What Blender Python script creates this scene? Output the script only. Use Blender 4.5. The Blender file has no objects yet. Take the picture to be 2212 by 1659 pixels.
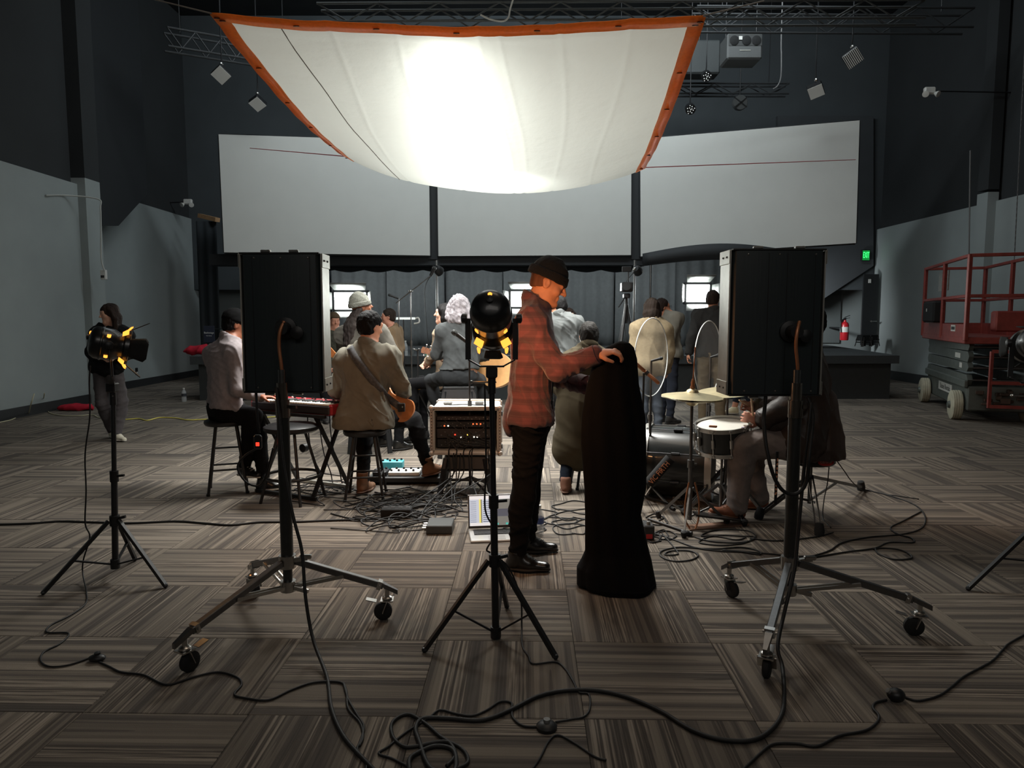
import bpy, math, random
import numpy as np
from mathutils import Vector, Matrix
random.seed(7)
C = bpy.context.scene.collection
PI = math.pi
# ---------------------------------------------------------------- camera
F, CX, CY, HC = 1533.0, 1106.0, 829.5, 1.44
PIT = math.radians(5.4)
cd = bpy.data.cameras.new('camera'); cam = bpy.data.objects.new('camera', cd); C.objects.link(cam)
cd.sensor_fit = 'HORIZONTAL'; cd.sensor_width = 36.0; cd.lens = 36.0 * F / 2212.0
cd.clip_start = 0.05; cd.clip_end = 200
cam.location = (0, 0, HC); cam.rotation_euler = (PI / 2 - PIT, 0, 0)
bpy.context.scene.camera = cam
# ---------------------------------------------------------------- exposure, world, big lights
vs = bpy.context.scene.view_settings
bpy.context.scene.display_settings.display_device = 'sRGB'
vs.view_transform = 'Standard'; vs.look = 'None'; vs.gamma = 1.0; vs.use_curve_mapping = False
vs.exposure = 0.0
world = bpy.data.worlds.new('world'); bpy.context.scene.world = world; world.use_nodes = True
world.node_tree.nodes['Background'].inputs[0].default_value = (0.62, 0.76, 0.82, 1)
world.node_tree.nodes['Background'].inputs[1].default_value = 0.008
cyc = bpy.context.scene.cycles
cyc.max_bounces = 8; cyc.diffuse_bounces = 4; cyc.glossy_bounces = 4; cyc.transmission_bounces = 6
cyc.transparent_max_bounces = 12; cyc.caustics_reflective = False; cyc.caustics_refractive = False
cyc.sample_clamp_indirect = 4.0; cyc.use_denoising = True


def at(px, py, Y):
    """world point seen at photo pixel (px,py) at forward distance Y"""
    u, v = (px - CX) / F, (CY - py) / F
    dy = math.cos(PIT) + v * math.sin(PIT); dz = -math.sin(PIT) + v * math.cos(PIT)
    t = Y / dy
    return Vector((u * t, Y, HC + dz * t))


def fl(px, py, z=0.0):
    """point of the horizontal plane z seen at photo pixel (px,py)"""
    u, v = (px - CX) / F, (CY - py) / F
    dy = math.cos(PIT) + v * math.sin(PIT); dz = -math.sin(PIT) + v * math.cos(PIT)
    t = (z - HC) / dz
    return Vector((u * t, dy * t, z))


def lamp(name, kind, loc, target, energy, color, **kw):
    l = bpy.data.lights.new(name, kind); l.energy = energy; l.color = color
    for k, v in kw.items(): setattr(l, k, v)
    o = bpy.data.objects.new(name, l); C.objects.link(o); o.location = loc
    d = Vector(target) - Vector(loc); o.rotation_euler = d.to_track_quat('-Z', 'Y').to_euler()
    return o


COOL = (0.95, 1.0, 0.97)
WARM = (1.0, 0.46, 0.2)
# soft source strung above the overhead rag, glowing through it
lamp('overhead_source', 'AREA', (-0.48, 7.2, 3.66), (-0.48, 7.18, 0), 34, COOL, shape='RECTANGLE', size=.25, size_y=3.2)
lamp('overhead_source', 'AREA', (-0.3, 8.45, 3.75), (-0.3, 8.45, 0), 7, COOL, shape='RECTANGLE', size=1.5, size_y=.3)
lamp('overhead_fill', 'AREA', (-0.3, 7.0, 4.9), (-0.3, 7.0, 0), 52, COOL, shape='SQUARE', size=2.6)
# added fills without fixtures: spots under the rag, soft areas over the room
for x_, y_ in ((-1.2, 6.0), (.7, 6.0), (-1.0, 7.8), (.6, 7.8)):
    lamp('under_rag_fill', 'SPOT', (x_, y_, 2.62), (x_, y_ + .2, 0), 400, (1.0, .99, .94), spot_size=math.radians(140), spot_blend=1.0, shadow_soft_size=0.3)
lamp('screen_fill', 'SPOT', (-.1, 7.8, 2.7), (0, 14.4, 3.2), 80, COOL, spot_size=math.radians(120), spot_blend=.5, shadow_soft_size=0.25)  # added spot to brighten the screens, no fixture there
for x_, y_, e_ in ((-3.0, 11.0, 75), (4.0, 11.0, 75)):
    lamp('room_fill', 'AREA', (x_, y_, 8.3), (x_, y_ + 1.5, 0), e_, (.88, 0.97, 1.0), shape='SQUARE', size=3.0)
lamp('room_fill', 'AREA', (0.8, 4.0, 8.3), (0.8, 4.5, 0), 55, (1.0, .82, .64), shape='SQUARE', size=3.0)
lamp('room_fill', 'AREA', (0.3, -2.6, 4.6), (0.3, 6, 1.0), 48, (1.0, .93, .86), shape='RECTANGLE', size=5.0, size_y=1.5)  # unseen fill facing the set from behind the camera
lamp('stage_side_fill', 'SPOT', (6.1, 16.2, 1.75), (7.6, 18.5, 1.35), 230, (.92, .98, 1.0), spot_size=math.radians(120), spot_blend=1.0, shadow_soft_size=.2)  # added spot to brighten the gray wall at stage right
lamp('upper_wall_fill', 'AREA', (.5, 11.0, 8.0), (.5, 17.5, 6.3), 300, (.86, 0.96, 1.0), shape='RECTANGLE', size=7.0, size_y=.6)  # added fill that lifts the dark upper back wall
lamp('stage_drape_fill', 'AREA', (-.3, 15.15, 2.45), (-.3, 16.8, 1.6), 60, (.96, 0.98, .98), shape='RECTANGLE', size=9.0, size_y=.25)  # added fill for the stage drapes, hidden under the screens


def lin(c):
    c = c / 255.0
    return c / 12.92 if c <= 0.04045 else ((c + 0.055) / 1.055) ** 2.4


def rgb(r, g, b): return (lin(r), lin(g), lin(b), 1.0)


MATS = {}


def mat(name, col=(128, 128, 128), rough=0.6, metal=0.0, noise=0.0, nscale=30.0, bump=0.0, bscale=80.0, emit=None, estr=0.0, sheen=0.0, alpha=1.0, trans=0.0, coat=0.0, spec=0.5, stretch=None):
    """one procedural material; noise varies the colour, bump its relief"""
    if name in MATS: return MATS[name]
    m = bpy.data.materials.new(name); m.use_nodes = True; MATS[name] = m
    nt = m.node_tree; N = nt.nodes; L = nt.links
    b = N['Principled BSDF']
    b.inputs['Base Color'].default_value = rgb(*col); b.inputs['Roughness'].default_value = rough; b.inputs['Metallic'].default_value = metal
    b.inputs['Specular IOR Level'].default_value = spec
    if sheen: b.inputs['Sheen Weight'].default_value = sheen; b.inputs['Sheen Roughness'].default_value = 0.5
    if coat: b.inputs['Coat Weight'].default_value = coat
    if alpha < 1: b.inputs['Alpha'].default_value = alpha
    if trans: b.inputs['Transmission Weight'].default_value = trans
    if emit: b.inputs['Emission Color'].default_value = rgb(*emit); b.inputs['Emission Strength'].default_value = estr
    if noise or bump:
        tc = N.new('ShaderNodeTexCoord'); src = tc.outputs['Object']
        if stretch:
            mp = N.new('ShaderNodeMapping'); mp.inputs['Scale'].default_value = stretch; L.new(src, mp.inputs[0]); src = mp.outputs[0]
    if noise:
        n = N.new('ShaderNodeTexNoise'); n.inputs['Scale'].default_value = nscale; n.inputs['Detail'].default_value = 4; L.new(src, n.inputs['Vector'])
        r = N.new('ShaderNodeMapRange'); r.inputs[1].default_value = 0.3; r.inputs[2].default_value = 0.7; r.inputs[3].default_value = 1 - noise; r.inputs[4].default_value = 1 + noise
        L.new(n.outputs[0], r.inputs[0])
        mx = N.new('ShaderNodeVectorMath'); mx.operation = 'SCALE'; mx.inputs[0].default_value = rgb(*col)[:3]
        L.new(r.outputs[0], mx.inputs['Scale']); L.new(mx.outputs[0], b.inputs['Base Color'])
    if bump:
        n2 = N.new('ShaderNodeTexNoise'); n2.inputs['Scale'].default_value = bscale; n2.inputs['Detail'].default_value = 3; L.new(src, n2.inputs['Vector'])
        bp = N.new('ShaderNodeBump'); bp.inputs['Strength'].default_value = bump; bp.inputs['Distance'].default_value = 0.01
        L.new(n2.outputs[0], bp.inputs['Height']); L.new(bp.outputs[0], b.inputs['Normal'])
    return m


# ---------------------------------------------------------------- mesh builder
class MB:
    def __init__(s): s.v = []; s.f = []; s.m = []; s.cur = 0
    def add(s, vs, fs):
        o = len(s.v); s.v += [tuple(p) for p in vs]; s.f += [tuple(i + o for i in f) for f in fs]; s.m += [s.cur] * len(fs); return s
    def box(s, c, size, rot=None, bev=0.0):
        c = Vector(c); h = Vector(size) * 0.5; R = rot if rot is not None else Matrix.Identity(3)
        if bev <= 0:
            vs = [c + R @ Vector((x * h.x, y * h.y, z * h.z)) for z in (-1, 1) for y in (-1, 1) for x in (-1, 1)]
            return s.add(vs, [(0, 2, 3, 1), (4, 5, 7, 6), (0, 1, 5, 4), (2, 6, 7, 3), (0, 4, 6, 2), (1, 3, 7, 5)])
        b = min(bev, h.x * .9, h.y * .9, h.z * .9); vs = []; ids = {}
        for z in (-1, 1):
            for y in (-1, 1):
                for x in (-1, 1):
                    for a in range(3):
                        p = [x * (h.x - b), y * (h.y - b), z * (h.z - b)]; p[a] = (x, y, z)[a] * h[a]
                        ids[(x, y, z, a)] = len(vs); vs.append(c + R @ Vector(p))
        I = lambda x, y, z, a: ids[(x, y, z, a)]
        fs = []
        for sg in (-1, 1):
            fs.append([I(sg, y, z, 0) for y, z in ((-1, -1), (1, -1), (1, 1), (-1, 1))][::sg])
            fs.append([I(x, sg, z, 1) for x, z in ((-1, -1), (-1, 1), (1, 1), (1, -1))][::sg])
            fs.append([I(x, y, sg, 2) for x, y in ((-1, -1), (1, -1), (1, 1), (-1, 1))][::sg])
        for p in (-1, 1):
            for q in (-1, 1):
                fs.append([I(-1, p, q, 1), I(1, p, q, 1), I(1, p, q, 2), I(-1, p, q, 2)][::p * q])
                fs.append([I(p, -1, q, 0), I(p, -1, q, 2), I(p, 1, q, 2), I(p, 1, q, 0)][::p * q])
                fs.append([I(p, q, -1, 0), I(p, q, 1, 0), I(p, q, 1, 1), I(p, q, -1, 1)][::p * q])
        for x in (-1, 1):
            for y in (-1, 1):
                for z in (-1, 1):
                    fs.append([I(x, y, z, 0), I(x, y, z, 1), I(x, y, z, 2)][::x * y * z])
        return s.add(vs, fs)
    def beam(s, a, b, w, h, bev=0.0, up=(0, 0, 1)):
        a, b = Vector(a), Vector(b); d = b - a; L = d.length; d.normalize(); u = Vector(up)
        if abs(d.dot(u)) > .98: u = Vector((0, 1, 0))
        x = d.cross(u).normalized(); z = x.cross(d).normalized()
        return s.box((a + b) / 2, (w, L, h), Matrix((x, d, z)).transposed(), bev)
    def tube(s, a, b, r, r2=None, n=12, caps=True):
        return s.path([a, b], r, n, caps, r2)
    def path(s, pts, r, n=8, caps=True, r2=None, closed=False):
        pts = [Vector(p) for p in pts]; k = len(pts)
        if k < 2: return s
        rs = r if isinstance(r, (list, tuple)) else ([r] * k if r2 is None else [r + (r2 - r) * i / (k - 1) for i in range(k)])
        t0 = (pts[1] - pts[0]).normalized(); u = Vector((0, 0, 1)) if abs(t0.z) < .9 else Vector((1, 0, 0))
        u = (u - t0 * u.dot(t0)).normalized(); vs = []
        for i in range(k):
            if closed: t = pts[(i + 1) % k] - pts[i - 1]
            else: t = pts[min(i + 1, k - 1)] - pts[max(i - 1, 0)]
            if t.length < 1e-9: t = t0.copy()
            t.normalize(); u = u - t * u.dot(t)
            if u.length < 1e-6: u = t.orthogonal()
            u.normalize(); w = t.cross(u)
            for j in range(n):
                a = 2 * PI * j / n; vs.append(pts[i] + (u * math.cos(a) + w * math.sin(a)) * rs[i])
        fs = []
        for i in range(k if closed else k - 1):
            for j in range(n):
                a, b = i * n + j, i * n + (j + 1) % n; i2 = (i + 1) % k
                fs.append((a, b, i2 * n + (j + 1) % n, i2 * n + j))
        if caps and not closed: fs.append(tuple(range(n))[::-1]); fs.append(tuple((k - 1) * n + j for j in range(n)))
        return s.add(vs, fs)
    def lathe(s, prof, c=(0, 0, 0), axis=(0, 0, 1), n=24, caps=True):
        """prof: list of (radius, height along axis)"""
        c = Vector(c); ax = Vector(axis).normalized(); u = ax.orthogonal().normalized(); w = ax.cross(u); vs = []; k = len(prof)
        for r, h in prof:
            for j in range(n):
                a = 2 * PI * j / n; vs.append(c + ax * h + (u * math.cos(a) + w * math.sin(a)) * max(r, 1e-4))
        fs = [(i * n + j, i * n + (j + 1) % n, (i + 1) * n + (j + 1) % n, (i + 1) * n + j) for i in range(k - 1) for j in range(n)]
        if caps: fs.append(tuple(range(n))[::-1]); fs.append(tuple((k - 1) * n + j for j in range(n)))
        return s.add(vs, fs)
    def ball(s, c, r, n=12, rot=None):
        c = Vector(c); r = Vector((r, r, r)) if not hasattr(r, '__len__') else Vector(r); R = rot if rot is not None else Matrix.Identity(3)
        m = max(4, n // 2); vs = []; fs = []
        for i in range(1, m):
            for j in range(n):
                th, ph = PI * i / m, 2 * PI * j / n
                vs.append(c + R @ Vector((r.x * math.sin(th) * math.cos(ph), r.y * math.sin(th) * math.sin(ph), r.z * math.cos(th))))
        top, bot = len(vs), len(vs) + 1; vs += [c + R @ Vector((0, 0, r.z)), c - R @ Vector((0, 0, r.z))]
        for i in range(m - 2):
            for j in range(n): fs.append((i * n + j, (i + 1) * n + j, (i + 1) * n + (j + 1) % n, i * n + (j + 1) % n))
        for j in range(n): fs.append((top, j, (j + 1) % n)); fs.append((bot, (m - 2) * n + (j + 1) % n, (m - 2) * n + j))
        return s.add(vs, fs)
    def prism(s, poly, d):
        """poly: 3-D outline points, extruded by vector d"""
        poly = [Vector(p) for p in poly]; d = Vector(d); n = len(poly)
        nrm = Vector((0, 0, 0))
        for i in range(n): nrm += poly[i].cross(poly[(i + 1) % n])
        if nrm.dot(d) > 0: poly = poly[::-1]
        return s.add(poly + [p + d for p in poly], [tuple(range(n)), tuple(range(2 * n - 1, n - 1, -1))] + [(i, i + n, (i + 1) % n + n, (i + 1) % n) for i in range(n)])
    def grid(s, P, thick=None):
        """P[i][j] points -> sheet; with thick a closed slab"""
        h, w = len(P), len(P[0]); P = [[Vector(p) for p in r] for r in P]
        vs = [p for r in P for p in r]; fs = [(i * w + j, i * w + j + 1, (i + 1) * w + j + 1, (i + 1) * w + j) for i in range(h - 1) for j in range(w - 1)]
        if thick:
            N = []
            for i in range(h):
                for j in range(w):
                    a = P[min(i + 1, h - 1)][j] - P[max(i - 1, 0)][j]; b = P[i][min(j + 1, w - 1)] - P[i][max(j - 1, 0)]
                    N.append(b.cross(a).normalized())
            k = len(vs); vs = [v + n * thick / 2 for v, n in zip(vs, N)] + [v - n * thick / 2 for v, n in zip(vs, N)]
            fs = [f[::-1] for f in fs] + [tuple(q + k for q in f) for f in fs]
            ring = [j for j in range(w)] + [i * w + w - 1 for i in range(1, h)] + [(h - 1) * w + j for j in range(w - 2, -1, -1)] + [i * w for i in range(h - 2, 0, -1)]
            fs += [(ring[i], ring[(i + 1) % len(ring)], ring[(i + 1) % len(ring)] + k, ring[i] + k) for i in range(len(ring))]
        return s.add(vs, fs)


def spline(pts, n=6, closed=False):
    pts = [Vector(p) for p in pts]; out = []; k = len(pts)
    for i in range(k if closed else k - 1):
        g = lambda q: pts[q % k] if closed else pts[min(max(q, 0), k - 1)]
        p0, p1, p2, p3 = g(i - 1), g(i), g(i + 1), g(i + 2)
        for j in range(n):
            t = j / n
            out.append(0.5 * ((2 * p1) + (p2 - p0) * t + (2 * p0 - 5 * p1 + 4 * p2 - p3) * t * t + (3 * p1 - p0 - 3 * p2 + p3) * t ** 3))
    if not closed: out.append(pts[-1])
    return out


def link_mesh(name, v, f, m=None, mats=(), smooth=False, parent=None, base=(0, 0, 0)):
    me = bpy.data.meshes.new(name); b = Vector(base)
    if isinstance(v, np.ndarray):
        v = v - np.array(b, dtype=v.dtype); nf = len(f); k = f.shape[1]
        me.vertices.add(len(v)); me.vertices.foreach_set('co', v.astype(np.float32).ravel())
        me.loops.add(nf * k); me.loops.foreach_set('vertex_index', f.astype(np.int32).ravel())
        me.polygons.add(nf); me.polygons.foreach_set('loop_start', np.arange(0, nf * k, k, dtype=np.int32)); me.update(calc_edges=True)
    else:
        me.from_pydata([tuple(Vector(p) - b) for p in v], [], f); me.update()
    for x in mats: me.materials.append(x)
    if m is not None and len(mats) > 1: me.polygons.foreach_set('material_index', m)
    o = bpy.data.objects.new(name, me); C.objects.link(o)
    if parent is not None: o.parent = parent
    if smooth:
        me.polygons.foreach_set('use_smooth', [True] * len(me.polygons))
        if smooth == 'auto': me.set_sharp_from_angle(angle=math.radians(40))
    return o


def setp(o, label=None, cat=None, group=None, kind=None):
    if label: o['label'] = label
    if cat: o['category'] = cat
    if group: o['group'] = group
    if kind: o['kind'] = kind
    return o


class Thing:
    """an Empty at the thing's base; parts are given in world coordinates (or local with loc=True)"""
    def __init__(s, name, label, cat, base=(0, 0, 0), rz=0.0, group=None, local=False):
        s.o = bpy.data.objects.new(name, None); C.objects.link(s.o); s.o.location = base; s.o.rotation_euler = (0, 0, rz); s.o.empty_display_size = .1
        s.base = Vector((0, 0, 0)) if local else Vector(base); setp(s.o, label, cat, group)
    def part(s, name, mb, mt, parent=None, label=None, smooth='auto', kind=None):
        ms = mt if isinstance(mt, (list, tuple)) else [mt]
        o = link_mesh(name, mb.v, mb.f, mb.m, ms, smooth, parent or s.o, s.base)
        if label: o['label'] = label
        if kind: o['kind'] = kind
        return o
    def np(s, name, vf, mt, parent=None, label=None):
        o = link_mesh(name, vf[0], vf[1], None, [mt], True, parent or s.o, s.base)
        if label: o['label'] = label
        return o


def solo(name, mb, mt, label, cat, base=None, group=None, kind=None, smooth='auto'):
    base = Vector(base) if base is not None else Vector(mb.v[0])
    ms = mt if isinstance(mt, (list, tuple)) else [mt]
    o = link_mesh(name, mb.v, mb.f, mb.m, ms, smooth, None, base); o.location = base
    return setp(o, label, cat, group, kind)


def struct(name, mb, mt, parent=None, smooth=False, label=None):
    ms = mt if isinstance(mt, (list, tuple)) else [mt]
    o = link_mesh(name, mb.v, mb.f, mb.m, ms, smooth, parent)
    if parent is None: o['kind'] = 'structure'
    if label: o['label'] = label
    return o


def dup(root, loc, rz=None, label=None, group=None):
    r = root.copy(); C.objects.link(r); r.location = loc
    if rz is not None: r.rotation_euler = (0, 0, rz)
    if label: r['label'] = label
    if group: r['group'] = group
    for ch in list(root.children):
        c = ch.copy(); C.objects.link(c); c.parent = r
        for g in list(ch.children):
            d = g.copy(); C.objects.link(d); d.parent = c
    return r


def frame(d, up=(0, 0, 1)):
    """3x3 with columns x(right), y(=d), z(up)"""
    d = Vector(d).normalized(); u = Vector(up)
    if abs(d.dot(u)) > .98: u = Vector((0, 1, 0))
    x = d.cross(u).normalized(); z = x.cross(d).normalized()
    return Matrix((x, d, z)).transposed()


def rotz(a): return Matrix.Rotation(a, 3, 'Z')


def text_mesh(txt, size, ext=0.0):
    """flat lettering as mesh data (x right, y up), centred"""
    cu = bpy.data.curves.new('lettering', 'FONT'); cu.body = txt; cu.size = size; cu.align_x = 'CENTER'; cu.align_y = 'CENTER'; cu.extrude = ext; cu.resolution_u = 2
    o = bpy.data.objects.new('lettering', cu); me = bpy.data.meshes.new_from_object(o)
    v = [tuple(p.co) for p in me.vertices]; f = [tuple(p.vertices) for p in me.polygons]
    bpy.data.objects.remove(o); bpy.data.curves.remove(cu); bpy.data.meshes.remove(me)
    return v, f


def add_text(mb, txt, size, c, right, up, ext=0.0005, sx=1.0):
    v, f = text_mesh(txt, size, ext); r = Vector(right).normalized(); u = Vector(up).normalized(); n = r.cross(u); c = Vector(c)
    mb.add([c + r * p[0] * sx + u * p[1] + n * p[2] for p in v], f); return mb
# ================================================================ materials of the room
def carpet_mat():
    m = bpy.data.materials.new('carpet'); m.use_nodes = True; nt = m.node_tree; N = nt.nodes; L = nt.links; b = N['Principled BSDF']
    b.inputs['Roughness'].default_value = .93; b.inputs['Specular IOR Level'].default_value = .25
    def math_(op, a, bb=None, c=None):
        n = N.new('ShaderNodeMath'); n.operation = op
        for i, x in enumerate((a, bb, c)):
            if x is None: continue
            if isinstance(x, (int, float)): n.inputs[i].default_value = x
            else: L.new(x, n.inputs[i])
        return n.outputs[0]
    g = N.new('ShaderNodeNewGeometry'); mp = N.new('ShaderNodeMapping'); mp.vector_type = 'TEXTURE'
    mp.inputs['Location'].default_value = (TILE_O.x, TILE_O.y, 0); mp.inputs['Rotation'].default_value = (0, 0, TILE_R); mp.inputs['Scale'].default_value = (TS, TS, 1)
    L.new(g.outputs['Position'], mp.inputs[0]); sp = N.new('ShaderNodeSeparateXYZ'); L.new(mp.outputs[0], sp.inputs[0])
    u, v = sp.outputs[0], sp.outputs[1]
    i, j = math_('FLOOR', u), math_('FLOOR', v)
    par = math_('MODULO', math_('ADD', math_('ADD', i, j), 1000), 2.0)   # 1 -> stripes run across
    fu, fv = math_('SUBTRACT', u, i), math_('SUBTRACT', v, j)
    def mix(a, c, f):
        return math_('ADD', math_('MULTIPLY', a, math_('SUBTRACT', 1.0, f)), math_('MULTIPLY', c, f))
    s, t = mix(fu, fv, par), mix(fv, fu, par)
    cb = N.new('ShaderNodeCombineXYZ'); L.new(i, cb.inputs[0]); L.new(j, cb.inputs[1])
    wn = N.new('ShaderNodeTexWhiteNoise'); wn.noise_dimensions = '2D'; L.new(cb.outputs[0], wn.inputs['Vector']); rnd = wn.outputs['Value']
    off = math_('MULTIPLY', rnd, 91.7)
    def n2(fs, ft, seed):
        q = N.new('ShaderNodeCombineXYZ'); L.new(math_('MULTIPLY', s, fs), q.inputs[0]); L.new(math_('MULTIPLY', t, ft), q.inputs[1]); L.new(math_('ADD', off, seed), q.inputs[2])
        n = N.new('ShaderNodeTexNoise'); n.inputs['Scale'].default_value = 1.0; n.inputs['Detail'].default_value = 1.0; L.new(q.outputs[0], n.inputs['Vector']); return n.outputs[0]
    def ramp(x, pts, interp='LINEAR'):
        r = N.new('ShaderNodeValToRGB'); r.color_ramp.interpolation = interp; e = r.color_ramp.elements
        while len(e) < len(pts): e.new(0.5)
        for k, (p, c) in enumerate(pts): e[k].position = p; e[k].color = c
        L.new(x, r.inputs[0]); return r.outputs[0]
    fine = n2(64.0, .5, 3.0); fuzz = n2(70.0, 5.0, 9.0); broad = n2(11.0, .15, 21.0); wide = n2(4.5, .1, 33.0)
    K = lambda a: rgb(*a)
    fcol = ramp(math_('ADD', fine, math_('MULTIPLY', math_('SUBTRACT', fuzz, .5), .22)), [(.36, K((74, 68, 63))), (.46, K((92, 85, 78))), (.54, K((116, 107, 97))), (.66, K((146, 136, 124)))])
    bcol = ramp(broad, [(.0, K((76, 71, 67))), (.42, K((84, 78, 73))), (.47, K((108, 100, 91))), (.58, K((128, 119, 108)))], 'CONSTANT')
    sel = ramp(wide, [(.0, (0, 0, 0, 1)), (.47, (.85, .85, .85, 1))], 'CONSTANT')
    mx = N.new('ShaderNodeMix'); mx.data_type = 'RGBA'; L.new(sel, mx.inputs[0]); L.new(fcol, mx.inputs[6]); L.new(bcol, mx.inputs[7])
    # per-tile shade and fine pile speckle
    sh = math_('ADD', .86, math_('MULTIPLY', rnd, .28))
    sn = N.new('ShaderNodeTexNoise'); sn.inputs['Scale'].default_value = 420; L.new(g.outputs['Position'], sn.inputs['Vector'])
    sh2 = math_('MULTIPLY', sh, math_('ADD', .72, math_('MULTIPLY', sn.outputs[0], .56)))
    vm = N.new('ShaderNodeVectorMath'); vm.operation = 'SCALE'; L.new(mx.outputs[2], vm.inputs[0]); L.new(sh2, vm.inputs['Scale'])
    L.new(vm.outputs[0], b.inputs['Base Color'])
    bp = N.new('ShaderNodeBump'); bp.inputs['Strength'].default_value = .5; bp.inputs['Distance'].default_value = .004
    L.new(math_('ADD', sn.outputs[0], math_('MULTIPLY', fine, 1.2)), bp.inputs['Height']); L.new(bp.outputs[0], b.inputs['Normal'])
    return m


TS = 0.61; TILE_R = math.radians(-1.3)
TILE_O = fl(1239, 1386)
CARPET = carpet_mat()
GRAYWALL = mat('gray_wall_paint', (150, 158, 158), .85, noise=.04, nscale=2.0, bump=.05, bscale=60)
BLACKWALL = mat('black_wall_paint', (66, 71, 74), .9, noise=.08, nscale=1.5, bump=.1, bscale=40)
SIDEWALL_SHADED = mat('side_wall_black_shaded', (44, 47, 49), .9, noise=.08, nscale=1.5, bump=.1, bscale=40)  # back wall's black paint, darkened to stand in for dimmer light at the sides
DARKBASE = mat('dark_baseboard', (40, 42, 44), .6, noise=.05)
BLACKTRIM = mat('black_trim', (36, 39, 42), .7, noise=.06)
STAGEM = mat('stage_carpet', (62, 66, 68), .95, noise=.15, nscale=90, bump=.3, bscale=300)
STAGEF = mat('stage_fascia', (56, 60, 62), .8, noise=.06, nscale=12)
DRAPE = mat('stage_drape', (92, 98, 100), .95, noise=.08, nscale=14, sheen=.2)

# ---------------------------------------------------------------- floor with carpet tiles
fb = MB(); fb.box((1.0, 9.0, -.056), (24, 26, .10)); floor = struct('floor', fb, mat('subfloor', (46, 44, 42), .95, noise=.1))
tm = MB(); tm.box((0, 0, -.003), (TS - .002, TS - .002, .006), bev=.0015)
tmesh = bpy.data.meshes.new('carpet_tile'); tmesh.from_pydata(tm.v, [], tm.f); tmesh.materials.append(CARPET)
ca, sa = math.cos(TILE_R), math.sin(TILE_R)
cells = []
for i in range(-22, 22):
    for j in range(-9, 34):
        a, b = (i + .5) * TS, (j + .5) * TS
        x, y = TILE_O.x + ca * a - sa * b, TILE_O.y + sa * a + ca * b
        if -9.5 < x < 11.5 and -3 < y < 20: cells.append((x, y))
inview = [c for c in cells if c[1] > 1.75 and abs(c[0]) < .74 * c[1] + .5]
inview.sort(key=lambda c: c[0] ** 2 + c[1] ** 2)
near = inview[:300]; nearset = set(near)
for x, y in near:
    o = bpy.data.objects.new('carpet_tile', tmesh); C.objects.link(o); o.parent = floor; o.location = (x, y, 0); o.rotation_euler = (0, 0, TILE_R)
far = MB()
for x, y in cells:
    if (x, y) not in nearset: far.box((x, y, -.003), (TS - .002, TS - .002, .006), rotz(TILE_R))
o = struct('carpet_tile_field', far, CARPET, floor); o['kind'] = 'stuff'

# ---------------------------------------------------------------- walls
w = MB(); w.box((-7.2, 5, 1.8), (.2, 14.2, 3.6)); struct('wall_left', w, GRAYWALL)
w = MB(); w.box((-7.3, 5, 6.3), (.2, 14.2, 5.4)); struct('wall_left_upper', w, SIDEWALL_SHADED)
w = MB(); w.box((-7.08, 4.9, .075), (.03, 14.0, .15)); struct('baseboard_left', w, DARKBASE)
pl = MB(); pl.box((-7.15, 12.05, 1.85), (.36, .42, 3.7)); struct('trim_1', pl, GRAYWALL)
pl = MB(); pl.box((-7.15, 12.05, 6.35), (.36, .42, 5.3)); struct('trim_2', pl, SIDEWALL_SHADED)
w = MB(); w.box((-7.85, 15, 1.9), (.2, 6, 3.8)); struct('wall_left_far', w, GRAYWALL)
w = MB(); w.box((-7.9, 15, 6.4), (.2, 6, 5.2)); struct('wall_left_far_upper', w, SIDEWALL_SHADED)
w = MB(); w.box((-7.73, 15, .075), (.03, 5.8, .15)); struct('baseboard_left_far', w, DARKBASE)
# dark bulkhead with sloping underside behind the left pilaster
w = MB(); w.prism([(-7.2, 12.3, 9), (-7.2, 12.3, 2.98), (-7.2, 13.2, 3.1), (-7.2, 14.3, 3.85), (-7.2, 14.3, 9)], (-.6, 0, 0)); struct('trim_3', w, BLACKTRIM)
w = MB(); w.box((8.9, 7.2, 1.77), (.2, 20.4, 3.54)); struct('wall_right', w, GRAYWALL)
w = MB(); w.box((9.0, 7.2, 6.3), (.2, 20.4, 5.5)); struct('wall_right_upper', w, SIDEWALL_SHADED)
w = MB(); w.box((8.78, 7.2, .1), (.04, 20.2, .2)); struct('baseboard_right', w, DARKBASE)
pr = at(2107, 600, 13.2); w = MB(); w.box((8.74, 13.3, 1.85), (.2, .3, 3.7)); struct('trim_4', w, GRAYWALL)
w = MB(); w.box((8.74, 13.3, 6.4), (.2, .3, 5.3)); struct('trim_5', w, SIDEWALL_SHADED)
w = MB(); w.box((1, 18.6, 2.0), (20, .2, 4.0)); struct('wall_back', w, GRAYWALL)
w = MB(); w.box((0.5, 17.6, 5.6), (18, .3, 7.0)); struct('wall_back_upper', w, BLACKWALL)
w = MB(); w.box((1, -3.2, 4.5), (20, .2, 9)); struct('wall_front', w, BLACKWALL)
w = MB(); w.box((1, 8, 8.6), (20, 23, .2)); struct('ceiling', w, mat('black_ceiling', (40, 43, 46), .95, noise=.1, nscale=3))
# black return at stage right with slanted lower edge
a = [at(1680, 250, 17.3), at(1887, 250, 17.3), at(1887, 574, 17.3), at(1745, 668, 17.3), at(1680, 668, 17.3)]
w = MB(); w.prism(a, (0, .12, 0)); struct('wall_right_return', w, mat('charcoal_wall_paint', (64, 67, 70), .9, noise=.05, nscale=3))

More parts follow.
